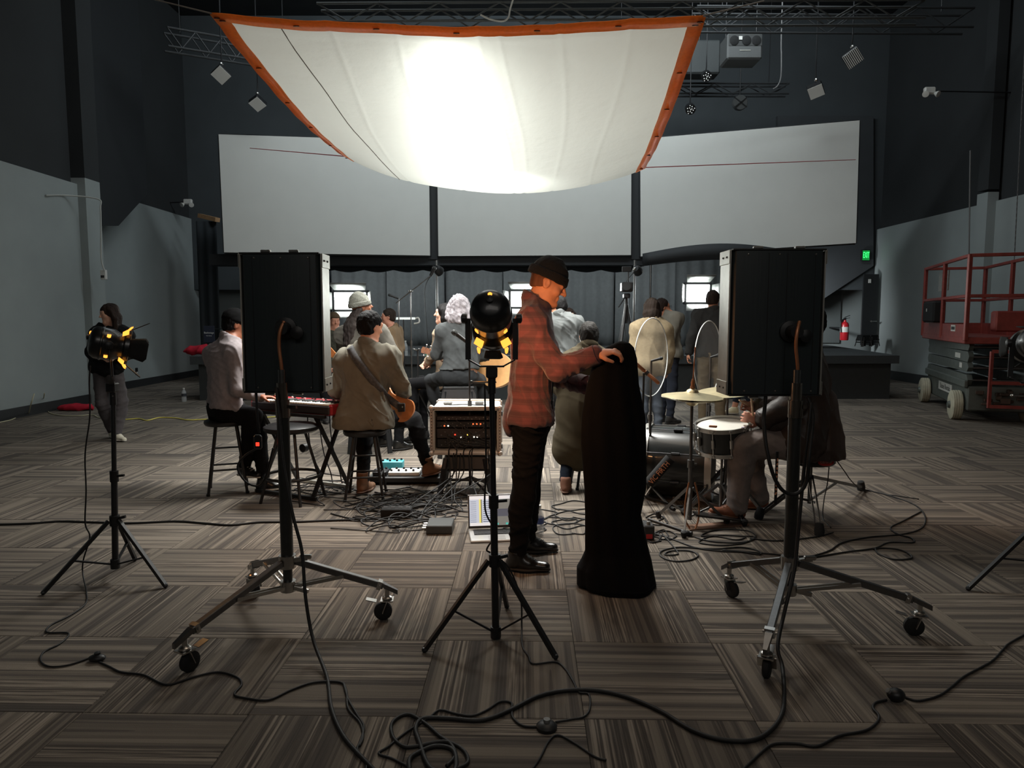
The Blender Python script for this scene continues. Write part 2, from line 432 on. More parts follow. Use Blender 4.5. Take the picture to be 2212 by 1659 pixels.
# stage
SZ = .77
w = MB(); P = [(-5.5, 12.1), (6.75, 12.35), (7.65, 17.45), (-5.5, 17.45)]
w.prism([(x, y, SZ - .14) for x, y in P], (0, 0, .14)); st = Thing('stage', 'low black carpeted stage behind the musicians', 'stage', (0, 12.2, 0)); st.part('stage_deck', w, STAGEM, smooth=False)
w = MB(); P2 = [(-5.4, 12.2), (6.66, 12.45), (7.5, 17.4), (-5.4, 17.4)]; w.prism([(x, y, 0) for x, y in P2], (0, 0, SZ - .14)); st.part('stage_front', w, STAGEF, smooth=False)


# ---------------------------------------------------------------- drapes and valances at the back of the stage
def drape(name, x0, x1, y, z0, z1, m, amp, wl, label, scallop=0.0, group=None, bend=None, seed=0):
    rn = random.Random(seed); n = max(8, int((x1 - x0) / wl * 8)); P = []
    ph = rn.random() * 6
    for k in range(9):
        row = []
        for i in range(n + 1):
            x = x0 + (x1 - x0) * i / n; a = 2 * PI * x / wl + ph + .8 * math.sin(x * 2.1 + ph)
            z = z1 + (z0 - z1) * k / 8
            if k == 8 and scallop: z -= scallop * abs(math.sin(PI * x / .62))
            yy = y + amp * math.sin(a) * (.5 + .5 * k / 8) + (bend(x) if bend else 0)
            row.append((x, yy, z))
        P.append(row)
    mb = MB(); mb.grid(P, .012)
    return solo(name, mb, m, label, 'curtain', (x0, y, z1), group, smooth=True)


xs = [-5.6, -4.2, -2.9, -1.55, -.2, 1.05, 2.4, 3.8, 5.2]
dl = ['black stage drape at far left, beside the gray left wall', 'black stage drape behind the left light panel', 'black stage drape behind the man in the gray beanie', 'black stage drape behind the overhead boom microphone',
      'black stage drape behind the plaid shirt man', 'black stage drape behind the camera tripod', 'black stage drape behind the long haired woman', 'black stage drape behind the right light panel']
for k in range(8):
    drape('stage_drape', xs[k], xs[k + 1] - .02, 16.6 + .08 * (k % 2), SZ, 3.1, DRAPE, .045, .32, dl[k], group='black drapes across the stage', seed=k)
VZ = at(900, 570, 14.98).z; VB = at(900, 583, 14.98).z
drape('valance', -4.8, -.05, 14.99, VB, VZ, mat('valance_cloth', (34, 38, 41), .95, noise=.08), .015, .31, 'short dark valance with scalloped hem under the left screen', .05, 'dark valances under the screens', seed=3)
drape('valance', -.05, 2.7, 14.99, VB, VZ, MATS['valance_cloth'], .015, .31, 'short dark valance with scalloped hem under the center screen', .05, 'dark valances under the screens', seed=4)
# tall black leg curtain against the left wall and its wooden batten
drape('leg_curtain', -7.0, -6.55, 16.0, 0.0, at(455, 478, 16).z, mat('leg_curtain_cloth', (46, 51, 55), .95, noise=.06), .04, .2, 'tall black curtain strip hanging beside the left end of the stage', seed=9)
w = MB(); w.beam(at(432, 466, 16.2), at(470, 475, 15.9), .12, .09); solo('wooden_batten', w, mat('raw_pine', (190, 150, 110), .7, noise=.15, nscale=20), 'short raw wooden batten above the black curtain strip', 'batten')

# ---------------------------------------------------------------- three projection screens
SCREEN = mat('screen_fabric', (206, 207, 203), .85, noise=.015, nscale=3, spec=.2)


def screen(name, tl, tr, br, bl, label):
    t = Thing(name, label, 'screen', bl, group='projection screens above the stage')
    mb = MB(); n = (tr - tl).cross(bl - tl).normalized()
    if n.y < 0: n = -n
    mb.prism([tl, tr, br, bl], n * .03); t.part('screen_fabric', mb, SCREEN, smooth=False)
    fb = MB()
    for p, q in ((tl, tr), (tr, br), (br, bl), (bl, tl)): fb.beam(p + n * .06, q + n * .06, .05, .05)
    t.part('frame', fb, BLACKTRIM)
    return t


dL0, dL1, dR0, dR1 = 14.0, 14.4, 14.4, 13.8
screen('projection_screen', at(472, 290, dL0), at(926, 305, dL1), at(929, 552, dL1), at(484, 545, dL0), 'white projection screen at left, partly behind the hanging white cloth')
screen('projection_screen', at(944, 312, 14.4), at(1364, 312, 14.4), at(1363, 551, 14.4), at(947, 553, 14.4), 'white projection screen in the center, below the hanging white cloth')
scR = screen('projection_screen', at(1383, 300, dR0), at(1857, 260, dR1), at(1849, 525, dR1), at(1384, 554, dR0), 'white projection screen at right with a shadow at its top edge')
# dark strips put where the gaps between the screens look dark
for k, (x0, x1, lab) in enumerate(((926, 945, 'black strip filling the dark gap between left and center screens'), (1364, 1383, 'black strip filling the dark gap between center and right screens'))):
    w = MB(); A, B = at(x0, 300, 14.47), at(x1, 300, 14.47); A.z = B.z = at(x0, 220, 14.47).z; A2, B2 = at(x0, 560, 14.47), at(x1, 560, 14.47)
    w.prism([A, B, B2, A2], (0, .05, 0)); solo('screen_gap_strip', w, BLACKTRIM, lab, 'panel', A2, 'dark gap strips between screens')
# black header under the screens
w = MB(); w.box(((at(470, 560, 14.9).x + at(1390, 560, 14.9).x) / 2, 14.72, at(900, 564, 14.9).z), (at(1390, 560, 14.9).x - at(470, 560, 14.9).x, .46, .22)); struct('trim_6', w, BLACKTRIM)
# curved pelmet under the right screen
P = []
for z in (0, 1):
    P.append([at(1388 + (1720 - 1388) * i / 20, [548, 575][z] - (22 if z == 0 else 14) * math.sin(PI * min(1, i / 20 * .95)), 13.2 + .8 * (i / 20 - .5) ** 2) for i in range(21)])
w = MB(); w.grid(P, .02); solo('curved_pelmet', w, BLACKTRIM, 'curved dark pelmet below the lower edge of the right screen', 'pelmet', smooth=True)
w = MB(); w.lathe([(.02, 0), (.17, 0), (.17, .03), (.05, .07), (.02, .07)], at(1512, 552, 13.6), (0, 0, 1), 20); solo('ceiling_downlight', w, mat('lit_white_plastic', (230, 230, 225), .4, emit=(255, 250, 240), estr=.6), 'small round pale downlight under the curved pelmet', 'light')

# ---------------------------------------------------------------- overhead rag
ON, ONL = 5.3, 8.75
nl, nr, fl_, fr = at(460, 30, 5.35), at(1518, 34, 5.25), at(748, 338, 8.75), at(1390, 362, 8.65)
rnd = random.Random(5)
wr = [(rnd.uniform(-7, 7), rnd.uniform(-7, 7), rnd.random() * 6.28, rnd.uniform(.0005, .002)) for _ in range(14)]


def rag_pt(u, v):
    a = nl.lerp(nr, u); b = fl_.lerp(fr, u); p = a.lerp(b, v)
    sag = .085 * 4 * u * (1 - u) * (1 - v) + .36 * (4 * u * (1 - u)) ** .8 * v + .10 * 4 * v * (1 - v)
    # far edge pulled up and rounded
    w_ = sum(c[3] * math.sin(c[0] * 6.28 * u * .5 + c[1] * 6.28 * v * .5 + c[2]) for c in wr)
    e = (math.exp(-u * 9) + math.exp(-(1 - u) * 9) + .6 * math.exp(-v * 12))
    rip = .004 * e * math.sin(46 * v + 9 * u) + .002 * math.exp(-v * 9) * math.sin(60 * u)
    cr = sum(.006 * math.exp(-((u - c_ - .02 * math.sin(4 * v + c_ * 9)) / .006) ** 2) for c_ in (.22, .38, .56, .60, .71, .84)) + .006 * math.exp(-((v - .045) / .008) ** 2)
    return p + Vector((0, 0, -sag + w_ + rip + cr))


rag = Thing('overhead_rag', 'large square white diffusion cloth with orange edging hung overhead', 'cloth', nl)


def rag_mat():
    m = bpy.data.materials.new('rag_silk'); m.use_nodes = True; N = m.node_tree.nodes; L = m.node_tree.links
    for n in list(N): N.remove(n)
    out = N.new('ShaderNodeOutputMaterial'); d = N.new('ShaderNodeBsdfDiffuse'); t = N.new('ShaderNodeBsdfTranslucent'); r = N.new('ShaderNodeBsdfRefraction')
    d.inputs[0].default_value = rgb(228, 226, 218); t.inputs[0].default_value = rgb(238, 237, 228); N.remove(r)
    tc = N.new('ShaderNodeTexCoord'); n = N.new('ShaderNodeTexNoise'); n.inputs['Scale'].default_value = 7; n.inputs['Detail'].default_value = 6; L.new(tc.outputs['Object'], n.inputs['Vector'])
    bp = N.new('ShaderNodeBump'); bp.inputs['Strength'].default_value = .35; bp.inputs['Distance'].default_value = .03; L.new(n.outputs[0], bp.inputs['Height'])
    for x in (d, t): L.new(bp.outputs[0], x.inputs['Normal'])
    m1 = N.new('ShaderNodeMixShader'); m1.inputs[0].default_value = .5; L.new(d.outputs[0], m1.inputs[1]); L.new(t.outputs[0], m1.inputs[2]); L.new(m1.outputs[0], out.inputs[0])
    return m


mb = MB(); NU, NV = 240, 130
mb.grid([[rag_pt(i / NU, j / NV) for i in range(NU + 1)] for j in range(NV + 1)]); rag.part('cloth_sheet', mb, rag_mat(), smooth=True)
ORANGE = mat('orange_webbing', (250, 156, 66), .6, noise=.12, nscale=40, bump=.3, bscale=60)
_n = ORANGE.node_tree.nodes; _t = _n.new('ShaderNodeBsdfTranslucent'); _t.inputs[0].default_value = rgb(255, 165, 70); _m = _n.new('ShaderNodeMixShader'); _m.inputs[0].default_value = .4
ORANGE.node_tree.links.new(_n['Principled BSDF'].outputs[0], _m.inputs[1]); ORANGE.node_tree.links.new(_t.outputs[0], _m.inputs[2]); ORANGE.node_tree.links.new(_m.outputs[0], _n['Material Output'].inputs[0])
for k in range(3):
    P = []
    for s_ in (-.006, .026):
        row = []
        for i in range(91):
            q = i / 90
            p = [rag_pt(q, max(0, s_)) + (nl - fl_).normalized() * max(0, -s_) * 3.5, rag_pt(max(0, s_), q) , rag_pt(1 - max(0, s_), q)][k]
            if k == 1: p = p + Vector((-1, 0, 0)) * max(0, -s_) * 3.5
            if k == 2: p = p + Vector((1, 0, 0)) * max(0, -s_) * 3.5
            row.append(p - Vector((0, 0, .004)))
        P.append(row)
    mb = MB(); mb.grid(P, .006); eb = rag.part('edging', mb, ORANGE, smooth=True)
    for i in range(7 if k == 0 else 6):
        q = [.003 + .1657 * i, .02 + .19 * i, .02 + .19 * i][k]
        p = [rag_pt(q, .011), rag_pt(.011, q), rag_pt(.989, q)][k] - Vector((0, 0, .010))
        g = MB(); g.lathe([(.006, -.003), (.022, -.003), (.024, .003), (.006, .003)], p, (0, .35, -1), 12); rag.part('grommet', g, mat('dark_grommet', (46, 34, 26), .4, metal=.6), parent=eb)
# seam line sewn along the left third
mb = MB(); mb.path([rag_pt(.13 + .05 * q / 20, q / 20) - Vector((0, 0, .004)) for q in range(21)], .004, 5); rag.part('seam', mb, mat('seam_thread', (120, 112, 100), .8))
# tie lines
TIE = mat('pink_tie_line', (200, 90, 95), .6); TIEW = mat('gray_tie_line', (150, 140, 130), .6)
for nm, pts, r, m_, lab in (('tie_line', [nl, at(330, -2, 6.2)], .005, TIEW, 'thin gray tie line rising from the rag upper left corner'), ('tie_line', [nr, at(1650, 2, 6.2)], .005, TIEW, 'thin gray tie line rising from the rag upper right corner'),
                     ('tie_line', [fl_, at(540, 320, 13.5)], .006, TIE, 'thin pink tie line from the rag left lower corner across the left screen'), ('tie_line', [fr, at(1848, 345, 13.5)], .006, TIE, 'thin pink tie line from the rag right lower corner across the right screen')):
    w = MB(); w.path(pts, r, 6); solo(nm, w, m_, lab, 'rope', pts[0])
# ================================================================ shared gear materials
BLK = mat('black_powder_coat', (26, 27, 29), .45, noise=.08, nscale=20)
BLKM = mat('matte_black', (20, 21, 22), .85, noise=.06)
RUB = mat('black_rubber', (22, 22, 23), .75, noise=.08)
CHROME = mat('brushed_chrome', (186, 184, 180), .28, 1.0, noise=.06, nscale=60)
DCHROME = mat('dull_chrome', (120, 120, 120), .35, 1.0, noise=.08, nscale=40)
ALU = mat('aluminium', (196, 194, 186), .42, .85, noise=.07, nscale=25)
PLASTIC = mat('glossy_black_plastic', (24, 26, 28), .32, noise=.05, coat=.2)
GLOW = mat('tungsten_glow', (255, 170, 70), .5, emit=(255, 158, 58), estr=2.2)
GLOWW = mat('tungsten_lens', (255, 210, 140), .5, emit=(255, 190, 110), estr=14)
LEDW = mat('led_diffuser', (250, 255, 252), .5, emit=(246, 255, 250), estr=26)
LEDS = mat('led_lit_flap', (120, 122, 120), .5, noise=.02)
CABLE = mat('black_cable_jacket', (17, 17, 18), .62, noise=.1, nscale=60)
CABLEG = mat('gray_cable_jacket', (52, 52, 51), .55, noise=.1)
YEL = mat('yellow_cord', (214, 202, 92), .5, noise=.08)
WHITEP = mat('white_plastic', (215, 215, 210), .45, noise=.03)
TAN = mat('wood_mic', (168, 112, 78), .4, .5, noise=.08)


# ================================================================ lamps on stands
def fresnel_lamp(label_lamp, label_stand, c, d, base, feet, zc, zs, glow=True, energy=45, splay=.57, dl=1.0, ls=1.0):
    """tungsten fresnel head at c looking along d, on a black three-leg stand"""
    d = Vector(d).normalized(); R = frame(d); c = Vector(c); ax = lambda x, y, z: c + R @ Vector((x, y * ls, z))
    t = Thing('fresnel_lamp', label_lamp, 'lamp', c - Vector((0, 0, .2)), group='tungsten lamps on black stands')
    m = MB(); m.lathe([(r_, h_ * ls) for r_, h_ in ((.0, -.165), (.045, -.163), (.074, -.145), (.087, -.11), (.088, -.075), (.092, -.07), (.092, -.06), (.088, -.055), (.086, .02), (.076, .05), (.07, .075), (.07, .10), (.093, .115), (.096, .15), (.088, .152), (.086, .12), (.0, .11))], c, d, 36, caps=False)
    hs = t.part('housing', m, PLASTIC)
    m = MB(); m.lathe([(.014, -.002), (.016, .006), (.0, .012)], ax(0, -.172, .02), -d, 12); t.part('focus_knob', m, BLK)
    if glow:
        m = MB(); m.lathe([(.011, 0), (.009, .006), (.0, .008)], ax(0, -.158, .045), -d, 12); t.part('vent_hole', m, GLOW, label='small glowing rear vent')
        for ang in (-2.35, -.8, .55, 2.7):
            m = MB(); p = lambda y, k: ax(math.cos(ang + k) * .0885, y, math.sin(ang + k) * .0885)
            m.prism([p(-.03, -.09), p(-.012, -.13), p(.0, -.08), p(.0, .10), p(-.03, .09)], (R @ Vector((math.cos(ang), 0, math.sin(ang)))) * .004); t.part('side_vent', m, GLOW, label='glowing orange vent slot')
        for sx in (-1, 1):
            for sz in (-1, 1):
                m = MB(); q = lambda x, y, z: ax(sx * x, y, sz * z)
                m.prism([q(.036, .08, .078), q(.07, .084, .056), q(.08, .112, .066), q(.044, .108, .092)], R @ Vector((sx * .006, .012, sz * .006)))
                m.prism([q(.054, .118, .098), q(.068, .118, .09), q(.064, .135, .106), q(.056, .135, .112)], R @ Vector((sx * .004, .01, sz * .004)))
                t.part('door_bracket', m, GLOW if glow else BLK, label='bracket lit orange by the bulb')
    m = MB(); m.lathe([(.0, .0), (.084, .0), (.07, .008), (.0, .014)], ax(0, .114, 0), d, 30); t.part('lens', m, GLOWW if glow else mat('dark_glass', (30, 32, 34), .1), label='fresnel lens')
    for k, (sx, sz) in enumerate(((1, 0), (-1, 0), (0, 1), (0, -1))):
        n = Vector((sx, 0, sz)); s_ = Vector((sz, 0, sx)) if sx == 0 else Vector((0, 0, 1))
        o_ = R @ n; s_ = R @ (Vector((1, 0, 0)) if sx == 0 else Vector((0, 0, 1))); f_ = (d * (1 - splay * splay) ** .5 + o_ * splay).normalized(); hgt, wd = (.15 * dl, .088 * dl) if sx else (.13 * dl, .075 * dl)
        P = []
        for i in range(7):
            v = i / 6; ww = wd * (.72 + .28 * v) * (1 if v < .8 else (1 - ((v - .8) / .2) ** 2 * .35))
            P.append([ax(*(n * .098)) + d * .15 * ls + f_ * hgt * v + s_ * ww * (j / 4 * 2 - 1) for j in range(5)])
        m = MB(); m.grid(P, .004); t.part('barn_door', m, BLKM, smooth=True)
    # yoke
    yz = -.21; m = MB(); X = Vector((R[0][0], R[1][0], R[2][0])); X.z = 0; X.normalize(); up = Vector((0, 0, 1))
    for sx in (-1, 1):
        m.beam(c + X * sx * .104, c + X * sx * .104 + up * (yz + .03), .006, .024, up=X)
        m.beam(c + X * sx * .104 + up * (yz + .03), c + X * sx * .05 + up * yz, .024, .006)
    m.beam(c - X * .055 + up * yz, c + X * .055 + up * yz, .024, .007); t.part('yoke', m, BLK)
    for sx in (-1, 1):
        m = MB(); m.lathe([(.02, 0), (.022, .008), (.022, .02), (.012, .026)], c + X * sx * .108, X * sx, 12); t.part('tilt_knob', m, BLK)
    # power box on the yoke
    m = MB(); m.box(c + up * (yz - .025) , (.05, .06, .05), bev=.006); m.tube(c + up * (yz - .05), c + up * (yz - .12), .017); t.part('stand_adapter', m, BLK)
    m = MB(); m.tube(c + up * (yz - .07) - X * .09, c + up * (yz - .07) + X * .02, .004, n=6); m.ball(c + up * (yz - .07) - X * .09, .009, 8); t.part('clamp_handle', m, CHROME)
    if energy:
        lo = lamp('fresnel_beam', 'SPOT', ax(0, .14, 0), ax(0, 2, 0), energy, WARM, spot_size=math.radians(145), spot_blend=.8, shadow_soft_size=.06); lo.parent = None
    # stand
    b = Vector(base); b.z = 0; s = Thing('light_stand', label_stand, 'stand', b, group='black three leg light stands')
    top = c + up * (yz - .115); low = b + Vector((0, 0, zs)); mid = low.lerp(top, .55)
    m = MB(); m.tube(low - Vector((0, 0, .02)), mid, .0165); s.part('column', m, BLK)
    m = MB(); m.tube(mid, top, .0125); s.part('riser', m, BLK)
    m = MB(); m.tube(mid - up * .03, mid + up * .03, .022); m.beam(mid, mid + Vector((.06, -.01, .008)), .012, .012); s.part('clamp_collar', m, BLK)
    m = MB(); m.tube(low - up * .02, low + up * .03, .024); s.part('spreader', m, BLK)
    ctop = b + (top - low) * ((zc - zs) / (top.z - zs)); ctop.z = zc
    m = MB(); m.tube(ctop - up * .03, ctop + up * .025, .026); m.beam(ctop + Vector((.02, 0, .01)), ctop + Vector((.06, 0, .02)), .014, .014); s.part('leg_collar', m, BLK)
    for p in feet:
        p = Vector(p); h = ctop.lerp(p, .52); st_ = ctop + (Vector((p.x, p.y, ctop.z)) - ctop).normalized() * .03
        m = MB(); m.beam(st_, p + Vector((0, 0, .012)), .018, .02); m.ball(p + Vector((0, 0, .013)), .013, 8); lg = s.part('leg', m, BLK)
        m = MB(); m.beam(low, st_.lerp(p, .55), .014, .008); s.part('brace', m, BLK)
    return t, s


ft = [fl(94, 1285), fl(358, 1270), fl(292, 1212)]
lb = (ft[0] + ft[1] + ft[2]) / 3
cL = at(238, 744, 3.85)
fresnel_lamp('black tungsten lamp with barn doors pointing right, at the left side', 'black light stand under the lamp beside the woman in black', cL, (.86, .44, -.2), lb, ft, at(240, 1112, 3.9).z, at(252, 1203, 3.9).z, energy=26, ls=.62, dl=.72)
ft = [fl(917, 1410), fl(1200, 1425), fl(1095, 1315)]; mbase = (ft[0] + ft[1] + ft[2]) / 3
cM = at(1062, 688, 3.12)
fresnel_lamp('black tungsten lamp seen from behind, next to the plaid shirt man', 'black light stand in the middle, in front of the laptop', cM, (.02, .92, -.36), mbase, ft, at(1068, 1195, 3.17).z, at(1068, 1346, 3.17).z, energy=26, splay=.16, dl=.62)
ft = [fl(2091, 1276), fl(2420, 1290), fl(2290, 1200)]; rb = (ft[0] + ft[1] + ft[2]) / 3
cR = at(2238, 742, 3.75)
fresnel_lamp('black tungsten lamp cut off by the right picture edge', 'black light stand cut off by the right picture edge', cR, (.42, .9, -.12), rb, ft, at(2285, 1118, 3.8).z, at(2285, 1215, 3.8).z, glow=False, energy=20, splay=.2, dl=.7)


def caster(t, leg, p, hz, dirv, brake=True):
    """swivel caster touching the floor at p; hz the height of its plate"""
    p = Vector(p); r = .043; ax = Vector((-dirv.y, dirv.x, 0)).normalized()
    m = MB(); m.lathe([(.012, -.014), (r - .008, -.015), (r, -.009), (r, .009), (r - .008, .015), (.012, .014)], p + Vector((0, 0, r)), ax, 20); wq = t.part('caster_wheel', m, RUB)
    q = p + dirv * .02
    m = MB()
    for s_ in (-1, 1): m.beam(p + ax * s_ * .02 + Vector((0, 0, r)), q + ax * s_ * .02 + Vector((0, 0, hz - .015)), .004, .034, up=ax)
    m.box(q + Vector((0, 0, hz - .012)), (.06, .06, .006), frame(dirv)); m.tube(q + Vector((0, 0, hz - .012)), q + Vector((0, 0, hz + .04)), .012)
    m.lathe([(.024, 0), (.024, .008), (.015, .014)], q + Vector((0, 0, hz - .006)), (0, 0, 1), 14); t.part('caster_fork', m, CHROME)
    if brake:
        m = MB(); m.box(p - dirv * .055 + Vector((0, 0, hz - .012)), (.035, .05, .004), frame((-dirv + Vector((0, 0, .25))))); t.part('brake_pedal', m, CHROME)


def rolling_stand(label, c, wheels, zhub, zlow, top, fix_y):
    c = Vector(c); t = Thing('rolling_stand', label, 'stand', c, group='chrome rolling stands'); up = Vector((0, 0, 1))
    m = MB(); m.tube(c + up * (zlow - .03), c + up * zhub * 1.05, .022); m.tube(c + up * zhub, c + up * .98, .029); t.part('column', m, mat('stand_column_gray', (78, 80, 80), .33, .8, noise=.06))
    m = MB(); m.tube(c + up * .98, c + up * 1.06, .033); m.tube(c + up * 1.06, c + up * 1.14, .026); m.beam(c + up * 1.03, c + up * 1.03 + Vector((.07, -.02, .0)), .016, .016); t.part('column_clamp', m, mat('copper_lit_chrome', (150, 142, 134), .25, 1.0, noise=.06))
    m = MB(); m.tube(c + up * 1.1, c + up * 1.2, .017); t.part('riser', m, DCHROME)
    m = MB(); m.tube(c + up * (zhub - .03), c + up * (zhub + .03), .04); m.beam(c + up * zhub, c + up * zhub + Vector((.1, -.01, .02)), .02, .02); m.box(c + Vector((.09, -.01, zhub + .025)), (.055, .02, .02), bev=.004); t.part('upper_collar', m, CHROME)
    m = MB(); m.tube(c + up * (zlow - .025), c + up * (zlow + .025), .036); m.beam(c + up * zlow, c + up * zlow + Vector((.1, -.02, -.02)), .018, .018); t.part('lower_collar', m, CHROME)
    for p in wheels:
        p = Vector(p); dv = Vector((p.x - c.x, p.y - c.y, 0)).normalized(); hz = .11
        e = p + dv * .07 + up * (hz + .035); s0 = c + dv * .04 + up * zhub; n = Vector((-dv.y, dv.x, 0))
        m = MB(); k = s0.lerp(e, .86)
        m.beam(s0, k, .03, .03, .003)
        m.prism([k + n * .015 + up * .015, e + n * .008 - up * .0, e - n * .008, k - n * .015 + up * .015], -up * .022); lg = t.part('leg', m, DCHROME)
        m = MB(); m.box(s0.lerp(e, .82), (.04, .02, .04), frame(e - s0)); m.tube(s0.lerp(e, .82) - n * .028, s0.lerp(e, .82) + n * .028, .006, n=8); t.part('leg_bolt', m, CHROME)
        for s_ in (-1, 1):
            m = MB(); m.beam(c + dv * .035 + n * s_ * .014 + up * zlow, s0.lerp(e, .47) + n * s_ * .017 - up * .004, .006, .016); t.part('brace', m, CHROME)
        caster(t, lg, p, hz, dv)
    return t


def light_panel(label, xl, xr, ztop, zbot, y, dep, column, seams):
    up = Vector((0, 0, 1)); xm = (xl + xr) / 2; h = ztop - zbot
    t = Thing('bank_light', label, 'light', (xm, y, zbot), group='fluorescent bank light panels')
    w = xr - xl
    sh = [(xl, y + .035), (xl + .018, y + .008), (xl + .05, y), (xr - .05, y), (xr - .018, y + .008), (xr, y + .035), (xr, y + dep - .02), (xl, y + dep - .02)]
    m = MB(); m.prism([(a, b, zbot + .004) for a, b in sh], (0, 0, h - .008)); t.part('back_shell', m, mat('corrugated_black', (44, 51, 53), .36, noise=.05, nscale=3, bump=.06, bscale=14, stretch=(6, 6, .3)))
    for k, x in enumerate((xl, xr)):
        s_ = (-1, 1)[k]; m = MB(); m.box((x + s_ * .004, y + dep / 2 + .012, zbot + h / 2), (.008, dep - .02, h), bev=.002); sp = t.part('side_plate', m, ALU)
        for zz in (zbot + .03, ztop - .03):
            m = MB(); m.box((x + s_ * .0095, y + dep / 2 + .012, zz), (.004, dep - .012, .065), bev=.0015); br = t.part('corner_bracket', m, ALU, parent=sp)
            m = MB()
            for yy in (-.03, .03): m.ball((x + s_ * .0125, y + dep / 2 + yy, zz), .005, 6)
            t.part('rivet', m, BLK, parent=sp)
    for z in (ztop + .002, zbot - .002): m = MB(); m.box((xm, y + dep / 2, z), (w, dep, .008), bev=.002); t.part('end_plate', m, BLK)
    m = MB(); m.box((xm, y + dep - .016, zbot + h / 2), (w - .02, .006, h - .02)); t.part('reflector', m, ALU)
    for i in range(4):
        x = xl + w * (i + .5) / 4; m = MB(); m.tube((x, y + dep - .002, zbot + .03), (x, y + dep - .002, ztop - .03), .012, n=10); t.part('tube', m, WHITEP)
    for x in seams:
        m = MB(); m.box((x, y - .001, zbot + h * .5), (.0025, .003, h * .96)); t.part('back_seam', m, BLK)
    m = MB()
    for x in (xl + .07, xl + .36 * w + .06, xr - .05):
        for z in (zbot + .02, ztop - .02): m.ball((x, y - .001, z), (.0045, .003, .0045), 6)
    t.part('screw', m, CHROME)
    for x in (xl + .12, xr - .12):
        for z, s_ in ((ztop + .012, 1), (zbot - .012, -1)):
            m = MB(); m.box((x, y + .02, z), (.045, .025, .012), bev=.003); t.part('latch', m, CHROME)
    # mount and bent holder pipe on the camera side
    col = Vector(column); m = MB(); m.path(spline([col + up * 1.06, col + Vector((.002, -.004, 1.2)), col + Vector((-.008, 0, 1.3)), col + Vector((-.004, .004, 1.37)), col + Vector((.012, .02, 1.42))], 5), .008, 8); t.part('holder_pipe', m, TAN)
    m = MB(); m.tube((col.x, col.y + .01, zbot + .3), (col.x, y, zbot + .3), .03); m.lathe([(.05, 0), (.05, .012), (.02, .02)], (col.x, y - .002, zbot + .3), (0, -1, 0), 18); t.part('mount', m, BLK)
    m = MB(); m.lathe([(.012, 0), (.03, .006), (.03, .014), (.01, .02)], (col.x + .06, y - .03, zbot + .28), (0, -1, 0), 12); m.tube((col.x + .06, y, zbot + .28), (col.x + .06, y - .03, zbot + .28), .008); t.part('mount_knob', m, BLK)
    return t


wl = [fl(411, 1450), fl(828, 1338), fl(551, 1288)]; cl = fl(606, 1352); cl = Vector((-1.055, 3.24, 0))
rolling_stand('chrome rolling stand holding the left light panel', cl, wl, at(607, 1212, 3.24).z, at(605, 1265, 3.24).z, cl + Vector((0, 0, 1.62)), 3.32)
P1, P2 = at(517, 548, 3.34), at(697, 846, 3.34)
light_panel('black fluorescent light panel seen from behind, left of the guitarist', P1.x, P2.x, P1.z, P2.z, 3.33, .15, cl, [at(548, 700, 3.33).x, at(672, 700, 3.33).x])
wr_ = [fl(1656, 1463), fl(1580, 1290), fl(1973, 1372)]; cr = Vector((1.3, 3.23, 0))
rolling_stand('chrome rolling stand holding the right light panel', cr, wr_, at(1722, 1215, 3.23).z, at(1722, 1272, 3.23).z, cr + Vector((0, 0, 1.62)), 3.32)
P1, P2 = at(1583, 540, 3.34), at(1772, 853, 3.34)
light_panel('black fluorescent light panel seen from behind, in front of the drummer', P1.x, P2.x, P1.z, P2.z, 3.33, .17, cr, [at(1657, 700, 3.33).x, at(1697, 700, 3.33).x, at(1757, 700, 3.33).x])


# ================================================================ led panels on stage
def led_panel(label, x0, y0, x1, y1, Y, flap, energy):
    A, B = at(x0, y0, Y), at(x1, y1, Y); xm, zm = (A.x + B.x) / 2, (A.z + B.z) / 2; w, h = B.x - A.x, A.z - B.z
    t = Thing('led_light', label, 'light', (xm, Y, SZ), group='lit led panels on the stage')
    m = MB(); m.box((xm, Y + .062, zm), (w + .09, .09, h + .09), bev=.01); t.part('housing', m, BLK)
    m = MB(); m.box((xm, Y + .008, zm), (w, .014, h), bev=.003); t.part('diffuser', m, LEDW, label='glowing white diffuser')
    for s_ in (1, -1):
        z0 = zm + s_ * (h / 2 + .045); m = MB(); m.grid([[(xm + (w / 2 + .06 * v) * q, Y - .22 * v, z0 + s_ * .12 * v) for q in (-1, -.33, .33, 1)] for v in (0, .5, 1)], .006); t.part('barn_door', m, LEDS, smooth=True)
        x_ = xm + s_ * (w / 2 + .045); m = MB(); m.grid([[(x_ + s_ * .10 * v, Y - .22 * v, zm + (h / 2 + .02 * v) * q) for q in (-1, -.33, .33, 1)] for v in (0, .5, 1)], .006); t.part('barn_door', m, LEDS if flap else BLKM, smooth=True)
    m = MB(); m.tube((xm, Y + .09, SZ + .25), (xm, Y + .09, zm), .016); t.part('column', m, BLK)
    for a in (.5, 2.6, 4.7):
        m = MB(); m.beam((xm, Y + .09, SZ + .42), (xm + .34 * math.cos(a), Y + .09 + .34 * math.sin(a), SZ + .012), .016, .016); t.part('leg', m, BLK)
    lamp('led_beam', 'AREA', (xm, Y - .01, zm), (xm * .35, 4, .3), energy, COOL, shape='RECTANGLE', size=w, size_y=h)
    return t


led_panel('lit white led panel at left, behind the gray beanie man', 722, 632, 790, 668, 13.0, True, 55)
led_panel('lit white led panel in the middle, behind the plaid shirt man', 1104, 630, 1166, 662, 13.0, True, 55)
led_panel('lit white led panel at right, behind the man in khaki trousers', 1484, 615, 1532, 652, 13.0, True, 55)


